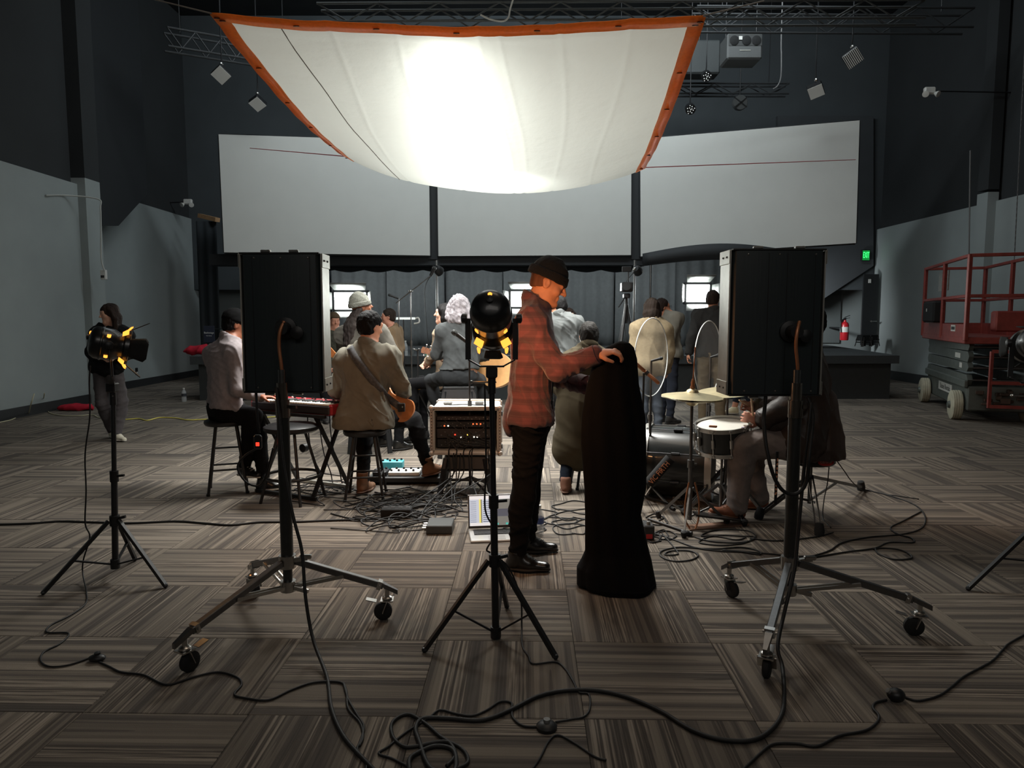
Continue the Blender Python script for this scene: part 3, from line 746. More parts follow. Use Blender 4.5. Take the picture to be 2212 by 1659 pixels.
# ================================================================ stools, keyboard, guitar rig
def bar_stool(label, c, h, rz=0, group='black bar stools'):
    t = Thing('bar_stool', label, 'stool', c, rz, group, local=True); r = .17
    m = MB(); m.lathe([(.0, h - .045), (r - .01, h - .045), (r, h - .03), (r, h - .012), (r - .015, h - .001), (.0, h)], (0, 0, 0), (0, 0, 1), 28, caps=False); t.part('seat', m, mat('black_vinyl_seat', (24, 24, 25), .4, noise=.08))
    fe = []
    for k in range(4):
        a = PI / 4 + k * PI / 2; e = Vector((math.cos(a) * .21, math.sin(a) * .21, 0)); tp = Vector((math.cos(a) * .11, math.sin(a) * .11, h - .045)); fe.append((tp, e))
        m = MB(); m.tube(tp, e, .0115, n=10); m.tube(e, e + Vector((0, 0, .02)), .015, n=10); t.part('leg', m, BLK)
    for f in (.36, .62):
        P = [e.lerp(tp, f) for tp, e in fe]
        for k in range(4 if f < .5 else 2):
            m = MB(); m.tube(P[k], P[(k + 1) % 4], .008, n=8); t.part('footrest', m, BLK)
    return t


SK = at(488, 905, 5.8); SG = at(788, 926, 5.6)
bar_stool('black bar stool under the keyboard player', (SK.x, 5.8, 0), SK.z, .35)
bar_stool('black bar stool under the guitarist in tan shirt', (SG.x, 5.6, 0), SG.z, .1)


def cafe_stool(label, c, h, rz, s=.30, group='black metal block stools', step=False):
    t = Thing('metal_stool', label, 'stool', c, rz, group, local=True); b = s * .62
    m = MB(); m.box((0, 0, h - .018), (s, s, .036), bev=.01); t.part('seat', m, BLK)
    m = MB(); P = [(-s / 2 + .01, h - .03), (s / 2 - .01, h - .03), (s / 2 + .02, h - .13), (-s / 2 - .02, h - .13)]
    for k in range(4):
        a = rotz(k * PI / 2); n = a @ Vector((0, -1, 0)); m.prism([a @ Vector((x, -s / 2 - (.0 if z > h - .1 else .02), z)) for x, z in P], n * -.004)
    t.part('apron', m, BLK)
    for k in range(4):
        a = rotz(k * PI / 2); tp = a @ Vector((s / 2 - .01, s / 2 - .01, h - .05)); e = a @ Vector((b, b, 0)); m = MB(); m.beam(tp, e, .06, .012, up=a @ Vector((1, 1, 0))); t.part('leg', m, BLK)
    P = [rotz(k * PI / 2) @ Vector((s * .57, s * .57, h * .36)) for k in range(4)]
    m = MB()
    for k in range(4): m.beam(P[k], P[(k + 1) % 4], .012, .02)
    t.part('footrest', m, BLK)
    return t


RB = at(1005, 978, 5.62)
cafe_stool('black metal stool carrying the road case rack', (RB.x, 5.85, 0), at(1005, 980, 5.62).z - .004, 0, .34)
s5 = at(990, 832, 7.35); cafe_stool('black metal stool under the woman with wavy gray hair', (s5.x, 7.35, 0), s5.z, .1, .32)
s4 = at(800, 905, 7.6); cafe_stool('black metal stool behind the guitarist, under the beanie man', (s4.x, 7.6, 0), .63, .15, .34)
for k, (px, py, Yd, lab) in enumerate(((1865, 745, 16.2, 'black block stool on stage right, left one of the pair by the dark door'), (1882, 745, 16.5, 'black block stool on stage right, right one of the pair by the dark door'))):
    p = at(px, py, Yd); cafe_stool(lab, (p.x, Yd, SZ), .26, .2, .2)

# keyboard on its stand
t = Thing('keyboard', 'red stage keyboard with white keys in front of the keyboard player', 'keyboard', at(650, 880, 5.9))
kd = Vector((.90, -.44, 0)).normalized(); kn = Vector((-kd.y, kd.x, 0)); KR = Matrix((kd, kn, Vector((0, 0, 1)))).transposed()
kz = at(640, 875, 5.75).z; kc = Vector((at(641, 866, 5.72).x, 5.74, kz - .01))
m = MB(); m.box(kc + kn * .06, (.86, .30, .085), KR, .012); bd = t.part('case', m, mat('keyboard_red', (150, 30, 40), .35, noise=.05))
m = MB(); m.box(kc + kn * .06 - Vector((0, 0, .0)), (.82, .32, .07), KR, .01); t.part('chassis', m, mat('keyboard_dark', (34, 30, 32), .5))
m = MB(); m.box(kc + kn * .13 + Vector((0, 0, .042)), (.82, .13, .012), KR, .004); t.part('control_panel', m, MATS['keyboard_red'])
for k in range(30):
    m = MB(); m.box(kc - kd * (.39 - k * .0268) - kn * .02 + Vector((0, 0, .042)), (.0245, .14, .014), KR, .002); t.part('white_key', m, mat('key_white', (225, 222, 214), .3))
for k in range(30):
    if k % 7 not in (2, 6):
        m = MB(); m.box(kc - kd * (.3766 - k * .0268) + kn * .012 + Vector((0, 0, .053)), (.013, .085, .012), KR, .002); t.part('black_key', m, BLK)
for k in range(14):
    m = MB(); q = kc - kd * (.36 - k * .055) + kn * (.12 + .03 * (k % 2)) + Vector((0, 0, .046)); m.lathe([(.009, 0), (.008, .012), (.0, .013)], q, (0, 0, 1), 8); t.part('knob', m, BLK if k % 3 else WHITEP)
s = Thing('keyboard_stand', 'black folding stand under the red keyboard', 'stand', (kc.x, kc.y, 0))
for q in (-.28, .28):
    for sg in (-1, 1):
        m = MB(); m.beam(kc + kd * q + kn * (.06 + .17 * sg) + Vector((0, 0, -.05)), Vector((kc.x, kc.y, .02)) + kd * q + kn * (.06 - .22 * sg), .03, .02); s.part('leg', m, BLK)
for sg in (-1, 1):
    m = MB(); m.beam(kc - kd * .36 + kn * (.06 + .17 * sg) + Vector((0, 0, -.05)), kc + kd * .38 + kn * (.06 + .17 * sg) + Vector((0, 0, -.05)), .03, .024); s.part('crossbar', m, BLK)
    m = MB(); m.beam(Vector((kc.x, kc.y, .02)) - kd * .32 + kn * (.06 + .22 * sg), Vector((kc.x, kc.y, .02)) + kd * .32 + kn * (.06 + .22 * sg), .03, .024); s.part('foot_bar', m, ALU if sg > 0 else BLK)
m = MB(); m.lathe([(.02, -.03), (.035, -.02), (.035, .02), (.02, .03)], Vector((kc.x, kc.y, kz * .5)) + kn * .06, kn, 14); s.part('hinge', m, BLK)
# drum-style throne by the keyboard with ring footrest and the second seat
q = at(625, 920, 5.45)
t = Thing('drafting_stool', 'black swivel stool with round foot ring behind the left rolling stand', 'stool', (q.x, 5.5, 0))
m = MB(); m.lathe([(.0, .55), (.19, .55), (.21, .565), (.21, .59), (.18, .605), (.0, .61)], (q.x, 5.5, 0), (0, 0, 1), 28, caps=False); t.part('seat', m, MATS['black_vinyl_seat'])
for k in range(4):
    a = .5 + k * PI / 2; m = MB(); m.tube((q.x + .1 * math.cos(a), 5.5 + .1 * math.sin(a), .55), (q.x + .25 * math.cos(a), 5.5 + .25 * math.sin(a), 0), .012, n=10); t.part('leg', m, BLK)
m = MB(); m.path([(q.x + .215 * math.cos(a / 24 * 2 * PI), 5.5 + .215 * math.sin(a / 24 * 2 * PI), .2) for a in range(24)], .012, 8, closed=True); t.part('foot_ring', m, BLK)

# rack case
RX = RB.x + .005; RY = 5.62; rz0 = at(1005, 979, RY).z; rz1 = at(1005, 881, RY).z; rw = .545; rd = .50
PINK = mat('case_edge_aluminium', (205, 190, 178), .35, .75, noise=.06, nscale=30)
t = Thing('rack_case', 'open road case rack full of lit audio gear on a black stool', 'case', (RX, RY + .25, rz0))
rh = rz1 - rz0; CASE = mat('case_laminate', (196, 196, 190), .5, noise=.05, nscale=8)
m = MB()
for sx in (-1, 1): m.box((RX + sx * (rw / 2 - .012), RY + rd / 2, rz0 + rh / 2), (.02, rd, rh - .02))
m.box((RX, RY + rd / 2, rz1 - .012), (rw - .02, rd, .02)); m.box((RX, RY + rd / 2, rz0 + .012), (rw - .02, rd, .02)); m.box((RX, RY + rd - .01, rz0 + rh / 2), (rw - .03, .015, rh - .03)); t.part('shell', m, [CASE])
for y in (RY, RY + rd):
    m = MB()
    for a, b in (((-1, 0), (1, 0)), ((-1, 1), (1, 1)), ((-1, 0), (-1, 1)), ((1, 0), (1, 1))):
        m.beam((RX + a[0] * rw / 2, y, rz0 + a[1] * rh), (RX + b[0] * rw / 2, y, rz0 + b[1] * rh), .026, .026, .004)
    t.part('edge_frame', m, PINK)
for a in (-1, 1):
    for b in (0, 1):
        m = MB(); m.ball((RX + a * rw / 2, RY - .003, rz0 + b * rh), (.024, .02, .024), 10); t.part('corner_cap', m, PINK)
m = MB()
for k in range(13):
    for a in (-1, 1): m.ball((RX + a * rw / 2, RY - .014, rz0 + .035 + k * (rh - .07) / 12), .0045, 6)
t.part('rivet', m, BLK)
hts = [.30, .62, .84, 1.0]; z = rz0 + .03; names = ['rack_unit'] * 4
for k in range(4):
    z2 = rz0 + .03 + (rh - .1) * hts[k]; yy = RY + [.06, .045, .05, .055][k]
    m = MB(); m.box((RX, yy + .1, (z + z2) / 2), (rw - .07, .2, z2 - z - .008), bev=.004); u = t.part('rack_unit', m, mat('rack_black%d' % (k % 2), ((26, 26, 27), (44, 38, 36))[k % 2], .45, noise=.1))
    m = MB()
    for i in range(14): m.lathe([(.006, 0), (.005, .014), (.0, .015)], (RX - .2 + i * .031, yy, z + (z2 - z) * (.35 + .3 * (i % 2))), (0, -1, 0), 8)
    t.part('control_knob', m, DCHROME, parent=u)
    z = z2
cols = [((255, 60, 40), 3), ((255, 200, 80), 4), ((255, 240, 220), 3), ((255, 110, 60), 2)]
for k, (px, py, ci) in enumerate(((983, 939, 0), (1010, 939, 1), (996, 945, 2), (1024, 944, 2), (1031, 944, 2), (1022, 916, 3), (1030, 916, 3), (1038, 916, 3), (960, 920, 3), (968, 920, 2))):
    p = at(px, py, RY + .03); m = MB(); m.ball(p, (.006, .004, .006), 6); t.part('indicator_light', m, mat('indicator%d' % ci, cols[ci][0], .5, emit=cols[ci][0], estr=cols[ci][1]))
m = MB()
rn = random.Random(11)
for k in range(18):
    a = Vector((RX + rn.uniform(-.19, .2), RY + .03, rz0 + rn.uniform(.1, rh - .1))); b = Vector((RX + rn.uniform(-.2, .2), RY + .03, rz0 + rn.uniform(.03, .1)))
    m.path(spline([a, (a + b) / 2 + Vector((rn.uniform(-.03, .03), -.03, -.03)), b], 5), .003, 5)
t.part('patch_cable', m, CABLEG)
for x in (.1, -.16):
    m = MB(); m.box((RX + x, RY + .22, rz1 + .012), (.07, .05, .02), bev=.004); t.part('lid_catch', m, DCHROME)
m = MB(); m.path(spline([(RX - .14, RY + .12, rz1 + .008), (RX, RY + .15, rz1 + .01), (RX + .1, RY + .1, rz1 + .008), (RX + .16, RY + .13, rz1 + .008)], 6), .004, 6); t.part('lid_lead', m, CABLE)
for sx, px in ((-1, 925), (1, 1082)):
    m = MB(); m.box((RX + sx * (rw / 2 + .012), RY + .04, rz0 + .05), (.02, .05, .035), bev=.004); m.box((RX + sx * (rw / 2 + .012), RY + .04, rz1 - .05), (.02, .05, .035), bev=.004); t.part('latch', m, BLK)

# pedal board
t = Thing('pedal_board', 'black pedal board with white and turquoise effect pedals by the guitarist boot', 'pedals', fl(870, 1040)); pb = fl(872, 1044); pb.y = 6.1
m = MB(); A = at(797, 1040, 6.05); x0, x1 = at(795, 1045, 6.0).x, at(958, 1045, 6.0).x
m.box(((x0 + x1) / 2, 6.2, .045), (x1 - x0, .42, .05), bev=.008); m.box(((x0 + x1) / 2, 6.2, .012), (x1 - x0 - .06, .3, .02)); t.part('board', m, BLK)
def pedal(px0, px1, y0, dy, h, col, nm, nk, lab):
    a, b = at(px0, 1030, y0).x, at(px1, 1030, y0).x; m = MB(); m.box(((a + b) / 2, y0, .07 + h / 2), (b - a, dy, h), bev=.006); p = t.part('pedal', m, mat('pedal_' + nm, col, .4, noise=.05), label=lab)
    for i in range(nk):
        m = MB(); q = (a + (b - a) * (i + .7) / (nk + .4), y0 - dy * .25 + dy * .5 * (i % 2), .07 + h); m.lathe([(.011, 0), (.009, .016), (.0, .018)], q, (0, 0, 1), 10); t.part('pedal_knob', m, BLK, parent=p)
pedal(842, 908, 6.12, .17, .035, (214, 214, 208), 'white', 8, 'white wide effect pedal'); pedal(824, 872, 6.36, .11, .07, (70, 160, 170), 'turquoise', 6, 'turquoise effect pedal')
pedal(808, 838, 6.1, .15, .04, (40, 40, 44), 'dark', 4, 'dark effect pedal'); pedal(915, 950, 6.15, .2, .06, (34, 33, 34), 'rocker', 0, 'black rocker pedal')

# laptop
t = Thing('laptop', 'open silver laptop on the floor showing an audio program', 'laptop', fl(1060, 1160)); bl, br = fl(1012, 1144, .016), fl(1122, 1140, .016); fl0 = fl(1020, 1180, .016)
X = (br - bl).normalized(); W = (br - bl).length; Yv = Vector((X.y, -X.x, 0)); D = .245
cB = bl + X * W / 2 + Yv * D / 2; LR = Matrix((X, -Yv, Vector((0, 0, 1)))).transposed(); SIL = mat('silver_laptop', (200, 200, 198), .35, .6, noise=.03)
m = MB(); m.box(cB - Vector((0, 0, .008)), (W, D, .015), LR, .004); bs = t.part('base', m, SIL)
m = MB(); m.box(cB - Yv * .055 + Vector((0, 0, .0005)), (W * .82, .115, .002), LR); t.part('key_bed', m, BLK, parent=bs)
for r in range(5):
    m = MB()
    for c_ in range(13): m.box(cB + X * W * .82 * ((c_ + .5) / 13 - .5) + Yv * (-.1 + .022 * r) + Vector((0, 0, .0025)), (W * .055, .017, .003), LR)
    t.part('key_row', m, mat('laptop_key', (30, 30, 32), .5), parent=bs)
m = MB(); m.box(cB + Yv * .065 + Vector((0, 0, .0005)), (W * .32, .08, .001), LR); t.part('trackpad', m, mat('trackpad_gray', (178, 178, 176), .3, .4), parent=bs)
su = (Vector((0, 0, 1)) - Yv * .28).normalized(); sn = X.cross(su); SR = Matrix((X, -sn, su)).transposed(); hS = .225; cS = bl + X * W / 2 + su * (hS / 2 + .004) - Yv * .004
if sn.y > 0: sn = -sn
m = MB(); m.box(cS - sn * .003, (W, .006, hS), SR, .002); m.cur = 0; ld = t.part('lid', m, SIL)
m = MB(); m.box(cS + sn * .0008, (W - .004, .002, hS - .006), SR); t.part('bezel', m, BLK, parent=ld)
SCRW, SCRH = W - .02, hS - .026; o_ = cS + sn * .0022 + su * .004
def scr(mb, u0, v0, u1, v1, e=0.0): mb.box(o_ + X * SCRW * ((u0 + u1) / 2 - .5) + su * SCRH * ((v0 + v1) / 2 - .5) + sn * e, (SCRW * abs(u1 - u0), .0012, SCRH * abs(v1 - v0)), SR); return mb
def em(nm, col, k=.75): return mat(nm, col, .4, emit=col, estr=k)
t.part('display', scr(MB(), 0, 0, 1, 1), em('display_gray', (120, 122, 118)), parent=ld, label='lit display')
g = MB(); scr(g, 0, .88, 1, 1, .0008); scr(g, 0, .0, .5, .1, .0008); t.part('toolbar', g, em('display_white', (228, 232, 236)), parent=ld)
g = MB(); scr(g, .0, .1, .2, .88, .0008); scr(g, .26, .1, .5, .88, .0008); t.part('track_list', g, em('display_blue_white', (190, 202, 220)), parent=ld)
g = MB(); scr(g, .2, .1, .235, .88, .001); t.part('track_strip', g, em('display_yellow', (232, 226, 120)), parent=ld)
g = MB(); scr(g, .5, .3, 1, .55, .0008); t.part('waveform_area', g, em('display_slate', (96, 102, 116), .5), parent=ld)
g = MB()
for r in range(11): scr(g, .28, .13 + r * .067, .46, .135 + r * .067 + .012, .0015); scr(g, .02, .13 + r * .067, .14, .14 + r * .067, .0015)
t.part('track_line', g, em('display_dark', (70, 76, 92), .4), parent=ld, kind='stuff')
g = MB(); scr(g, .55, .02, .6, .08, .001); scr(g, .75, .02, .8, .08, .001); t.part('meter', g, em('display_teal', (80, 190, 180)), parent=ld)

# water bottles
CLEAR = mat('clear_plastic', (225, 230, 232), .12, alpha=.38, spec=.8)
def bottle(label, p, h, r, group=None, lab=(70, 90, 150)):
    t = Thing('water_bottle', label, 'bottle', p, group=group, local=True)
    m = MB(); m.lathe([(.0, .0), (r * .85, .0), (r, .01), (r, h * .3), (r * .94, h * .33), (r, h * .36), (r, h * .62), (r * .9, h * .72), (r * .42, h * .88), (r * .4, h * .93), (.0, h * .93)], (0, 0, 0), (0, 0, 1), 20, caps=False); t.part('bottle_shell', m, CLEAR)
    m = MB(); m.lathe([(r * 1.015, h * .4), (r * 1.015, h * .6)], (0, 0, 0), (0, 0, 1), 20, caps=False); t.part('paper_label', m, mat('label_%d' % lab[0], lab, .5, noise=.2, nscale=60))
    m = MB(); m.lathe([(r * .46, h * .91), (r * .46, h * .995), (.0, h)], (0, 0, 0), (0, 0, 1), 16); t.part('cap', m, WHITEP)
    return t
bottle('clear plastic water bottle on the carpet beside the black trousers', fl(1164, 1156), .205, .033)
p = fl(398, 868); bottle('small dark plastic bottle on the floor beside the left stage end', p, .24, .04, lab=(60, 62, 70))
p = at(875, 772, 12.3); bottle('clear plastic bottle on the stage edge behind the guitarist', (p.x, 12.35, SZ), .26, .04, lab=(150, 155, 160))
def cup(label, px, Y, col, h=.11, r=.04):
    p = at(px, 772, Y); m = MB(); m.lathe([(.0, 0), (r * .8, 0), (r, h), (r * .93, h), (r * .75, .01), (.0, .01)], (p.x, Y, SZ), (0, 0, 1), 18, caps=False); solo('cup', m, mat('cup_%d' % col[0], col, .5), label, 'cup', (p.x, Y, SZ))
cup('pale green cup on the stage edge left of the gray haired woman', 923, 12.3, (150, 205, 180)); cup('gray tumbler on the stage edge beside the plastic bottle', 890, 12.3, (96, 100, 100), .09)

# small boxes on the floor
a, b = fl(920, 1155), fl(976, 1157); m = MB(); m.box(((a.x + b.x) / 2, a.y + .1, .03), (b.x - a.x, .2, .058), bev=.005); g = Thing('interface_box', 'flat dark gray audio box on the carpet left of the laptop', 'box', (a.x, a.y + .1, 0))
g.part('case', m, mat('gray_box_metal', (62, 64, 64), .5, .3, noise=.05)); m = MB()
for k in range(3): m.tube((a.x, a.y + .05 + .05 * k, .03), (a.x - .03, a.y + .05 + .05 * k, .03), .007, n=8)
g.part('connector', m, CHROME)
a, b = fl(822, 1121), fl(888, 1119); m = MB(); m.box(((a.x + b.x) / 2, a.y + .06, .035), (b.x - a.x, .11, .066), bev=.006); g = Thing('power_strip', 'black power strip box on the carpet in the cable tangle', 'box', (a.x, a.y + .06, 0)); g.part('case', m, BLKM)
for k in range(4):
    m = MB(); m.box((a.x + (b.x - a.x) * (k + .5) / 4, a.y + .06, .0695), (.03, .03, .003)); g.part('outlet', m, mat('outlet_gray', (60, 60, 60), .5))
a = fl(1392, 1168); m = MB(); m.box((a.x + .03, a.y + .06, .05), (.07, .13, .098), bev=.008); g = Thing('foot_pedal', 'small black stomp pedal at the foot of the black cloth', 'pedal', (a.x + .03, a.y + .06, 0)); g.part('case', m, BLK)
m = MB(); m.lathe([(.014, 0), (.012, .02), (.0, .022)], (a.x + .03, a.y + .03, .099), (0, 0, 1), 12); g.part('switch', m, CHROME)
m = MB(); m.box((a.x + .03, a.y - .008, .03), (.04, .004, .03)); g.part('red_badge', m, mat('badge_red', (170, 40, 44), .5))
# ================================================================ bodies: a blended distance field meshed by surface nets
class Field:
    def __init__(s, h): s.h = h; s.ops = []
    def cone(s, a, b, ra, rb, k=.02, sq=None, sub=False): s.ops.append(('c', Vector(a), Vector(b), ra, rb, k, sq, sub)); return s
    def ball(s, c, r, k=.02, R=None, sub=False):
        r = (r, r, r) if not hasattr(r, '__len__') else r; s.ops.append(('e', Vector(c), None, Vector(r), R, k, None, sub)); return s
    def cut(s, p, n): s.ops.append(('p', Vector(p), Vector(n).normalized(), 0, 0, 0, None, False)); return s
    def mesh(s, fold=0.0, fscale=9.0, seed=0, fine=0.0, stretch=(1, 1, 1)):
        h = s.h; lo = np.full(3, 1e9); hi = -lo
        for o in s.ops:
            if o[0] == 'c' and not o[7]:
                for p, r in ((o[1], o[3]), (o[2], o[4])):
                    q = np.array(p); e = r * max(1, o[6][1] if o[6] else 1); lo = np.minimum(lo, q - e); hi = np.maximum(hi, q + e)
            if o[0] == 'e' and not o[7]:
                q = np.array(o[1]); r = max(o[3]); lo = np.minimum(lo, q - r); hi = np.maximum(hi, q + r)
        lo -= 3 * h + .02; hi += 3 * h + .02; n = np.ceil((hi - lo) / h).astype(int) + 1
        ax = [(lo[i] + h * np.arange(n[i])).astype(np.float32) for i in range(3)]
        G = np.full(n, 1.0, np.float32)
        for o in s.ops:
            if o[0] == 'p':
                p, nn = o[1], o[2]
                d = (ax[0][:, None, None] - p.x) * nn.x + (ax[1][None, :, None] - p.y) * nn.y + (ax[2][None, None, :] - p.z) * nn.z
                np.maximum(G, d, out=G); continue
            k = o[5]
            if o[0] == 'c': pts = [(o[1], o[3]), (o[2], o[4])]; mg = k + 2.5 * h; f_ = max(1, o[6][1]) if o[6] else 1
            else: pts = [(o[1], max(o[3]))]; mg = k + 2.5 * h; f_ = 1
            l2 = np.min([np.array(p) - r * f_ for p, r in pts], 0) - mg; h2 = np.max([np.array(p) + r * f_ for p, r in pts], 0) + mg
            i0 = np.clip(np.floor((l2 - lo) / h).astype(int), 0, n); i1 = np.clip(np.ceil((h2 - lo) / h).astype(int) + 1, 0, n)
            if (i1 <= i0).any(): continue
            X = ax[0][i0[0]:i1[0], None, None]; Y = ax[1][None, i0[1]:i1[1], None]; Z = ax[2][None, None, i0[2]:i1[2]]
            if o[0] == 'c':
                a, b = o[1], o[2]; px, py, pz = X - a.x, Y - a.y, Z - a.z; bx, by, bz = b - a; sc = 1.0
                if o[6]:
                    nv, f = o[6]; t = (px * nv.x + py * nv.y + pz * nv.z) * (1 / f - 1); px, py, pz = px + nv.x * t, py + nv.y * t, pz + nv.z * t
                    t = (bx * nv.x + by * nv.y + bz * nv.z) * (1 / f - 1); bx, by, bz = bx + nv.x * t, by + nv.y * t, bz + nv.z * t; sc = min(1.0, f)
                bb = max(bx * bx + by * by + bz * bz, 1e-9); t = np.clip((px * bx + py * by + pz * bz) / bb, 0, 1)
                d = (np.sqrt((px - bx * t) ** 2 + (py - by * t) ** 2 + (pz - bz * t) ** 2) - (o[3] + (o[4] - o[3]) * t)) * sc
            else:
                c, r, R = o[1], o[3], o[4]; px, py, pz = X - c.x, Y - c.y, Z - c.z
                if R is not None:
                    e = [R.col[i] for i in range(3)]; px, py, pz = [px * q.x + py * q.y + pz * q.z for q in e]
                q = np.sqrt((px / r.x) ** 2 + (py / r.y) ** 2 + (pz / r.z) ** 2); q2 = np.sqrt((px / r.x ** 2) ** 2 + (py / r.y ** 2) ** 2 + (pz / r.z ** 2) ** 2) + 1e-9
                d = q * (q - 1) / q2
            g = G[i0[0]:i1[0], i0[1]:i1[1], i0[2]:i1[2]]; d = d.astype(np.float32)
            if o[7]:
                hh = np.maximum(k - np.abs(g + d), 0) / max(k, 1e-6); g[...] = np.maximum(g, -d) + hh * hh * k * .25
            else:
                hh = np.maximum(k - np.abs(g - d), 0) / max(k, 1e-6); g[...] = np.minimum(g, d) - hh * hh * k * .25
        # surface nets
        I = G < 0; nx, ny, nz = n; cnt = np.zeros((nx - 1, ny - 1, nz - 1), np.uint8)
        cor = [(x, y, z) for x in (0, 1) for y in (0, 1) for z in (0, 1)]
        for x, y, z in cor: cnt += I[x:nx - 1 + x, y:ny - 1 + y, z:nz - 1 + z]
        act = np.argwhere((cnt > 0) & (cnt < 8)); idx = np.full(cnt.shape, -1, np.int32); idx[act[:, 0], act[:, 1], act[:, 2]] = np.arange(len(act))
        val = np.stack([G[act[:, 0] + x, act[:, 1] + y, act[:, 2] + z] for x, y, z in cor], 1)
        ps = np.zeros((len(act), 3), np.float32); pc = np.zeros(len(act), np.float32)
        for e0 in range(8):
            for bit in (4, 2, 1):
                e1 = e0 | bit
                if e1 == e0: continue
                a, b = val[:, e0], val[:, e1]; m = (a < 0) != (b < 0); t = np.where(m, a / np.where(m, a - b, 1), 0)
                A = np.array(cor[e0], np.float32); B = np.array(cor[e1], np.float32)
                ps += m[:, None] * (A + (B - A) * t[:, None]); pc += m
        v = ((act + ps / np.maximum(pc, 1)[:, None]) * h + lo).astype(np.float32)
        fs = []
        S = [I[:-1] != I[1:], I[:, :-1] != I[:, 1:], I[:, :, :-1] != I[:, :, 1:]]
        for axn in range(3):
            e = np.argwhere(S[axn]); b, c = (axn + 1) % 3, (axn + 2) % 3
            e = e[(e[:, b] > 0) & (e[:, c] > 0) & (e[:, b] < n[b] - 1) & (e[:, c] < n[c] - 1)]
            q = []
            for db, dc in ((-1, -1), (0, -1), (0, 0), (-1, 0)):
                t = e.copy(); t[:, b] += db; t[:, c] += dc; q.append(idx[t[:, 0], t[:, 1], t[:, 2]])
            q = np.stack(q, 1); fl2 = I[e[:, 0], e[:, 1], e[:, 2]]; q[~fl2] = q[~fl2][:, ::-1]; fs.append(q)
        f = np.concatenate(fs)
        f = f[(f >= 0).all(1)]
        if fold or fine:
            P = v[f]; nrm = np.cross(P[:, 2] - P[:, 0], P[:, 3] - P[:, 1]); N = np.zeros_like(v)
            for k in range(4): np.add.at(N, f[:, k], nrm)
            N /= np.linalg.norm(N, axis=1, keepdims=True) + 1e-9; rs = np.random.RandomState(seed + 5); d = np.zeros(len(v), np.float32); w = v * np.array(stretch, np.float32)
            wp = np.stack([np.sin(w @ rs.normal(0, fscale * .6, 3) + rs.rand() * 6) for _ in range(3)], 1) * (1.3 / fscale)
            for k in range(5):
                kv = rs.normal(0, 1, 3); kv *= fscale * (1 + .5 * k) / np.linalg.norm(kv); sh = 1 - np.abs(np.sin((w + wp) @ kv + rs.rand() * 6)); msk = .5 + .5 * np.sin(w @ rs.normal(0, fscale * .35, 3) + rs.rand() * 6)
                d += fold * (sh ** 2.2 - .3) * msk * (.75 ** k)
            if fine:
                for k in range(4): kv = rs.normal(0, 90, 3); d += fine * np.sin(w @ kv + 2 * np.sin(w @ rs.normal(0, 40, 3)))
            v = v + N * d[:, None]
        return v, f


def SKIN(nm, c): return mat('skin_' + nm, c, .55, noise=.05, nscale=40, bump=.06, bscale=200)
def CLOTH(nm, c, noise=.1, ns=16, bs=300): return mat('cloth_' + nm, c, .95, noise=noise, nscale=ns, bump=.15, bscale=bs, spec=.15)
def HAIR(nm, c): return mat('hair_' + nm, c, .7, noise=.35, nscale=26, bump=.6, bscale=120, stretch=(1, 1, .18), spec=.15)


U = Vector((0, 0, 1))


def pose(base, yaw, hgt=1.75, sit=None, lean=0.0, **over):
    """default joints (world) of a figure; yaw 0 faces away from the camera, 90 faces picture right"""
    a = math.radians(yaw); f = Vector((math.sin(a), math.cos(a), 0)); r = Vector((math.cos(a), -math.sin(a), 0)); k = hgt / 1.75; b = Vector(base)
    J = {'f': f, 'r': r, 'k': k}
    L = lambda x, y, z: b + r * x * k + f * y * k + U * z * k
    if sit is None:
        pz = .95; py = 0
        for s, n in ((-1, 'L'), (1, 'R')):
            J['hip' + n] = L(.09 * s, 0, .92); J['kn' + n] = L(.10 * s, .02, .50); J['an' + n] = L(.105 * s, -.02, .085)
    else:
        pz = sit / k + .10; py = 0
        for s, n in ((-1, 'L'), (1, 'R')):
            J['hip' + n] = L(.09 * s, 0, pz - .01); J['kn' + n] = L(.16 * s, .40, pz - .03); J['an' + n] = L(.15 * s, .36, .085)
    ln = math.sin(lean); lc = math.cos(lean); T = lambda x, h, y=0: L(x, py + h * ln + y, pz + h * lc)
    J['pel'] = T(0, 0); J['waist'] = T(0, .16); J['chest'] = T(0, .36); J['neck'] = T(0, .52); J['head'] = T(0, .675, .03)
    for s, n in ((-1, 'L'), (1, 'R')):
        J['sh' + n] = T(.185 * s, .47); J['el' + n] = T(.22 * s, .19, -.02); J['wr' + n] = T(.22 * s, -.03, .10)
    for q, v in over.items(): J[q] = Vector(v)
    for n in 'LR':
        if 'toe' + n not in J: J['toe' + n] = f
        if 'hd' + n not in J: J['hd' + n] = (J['wr' + n] - J['el' + n]).normalized()
    return J


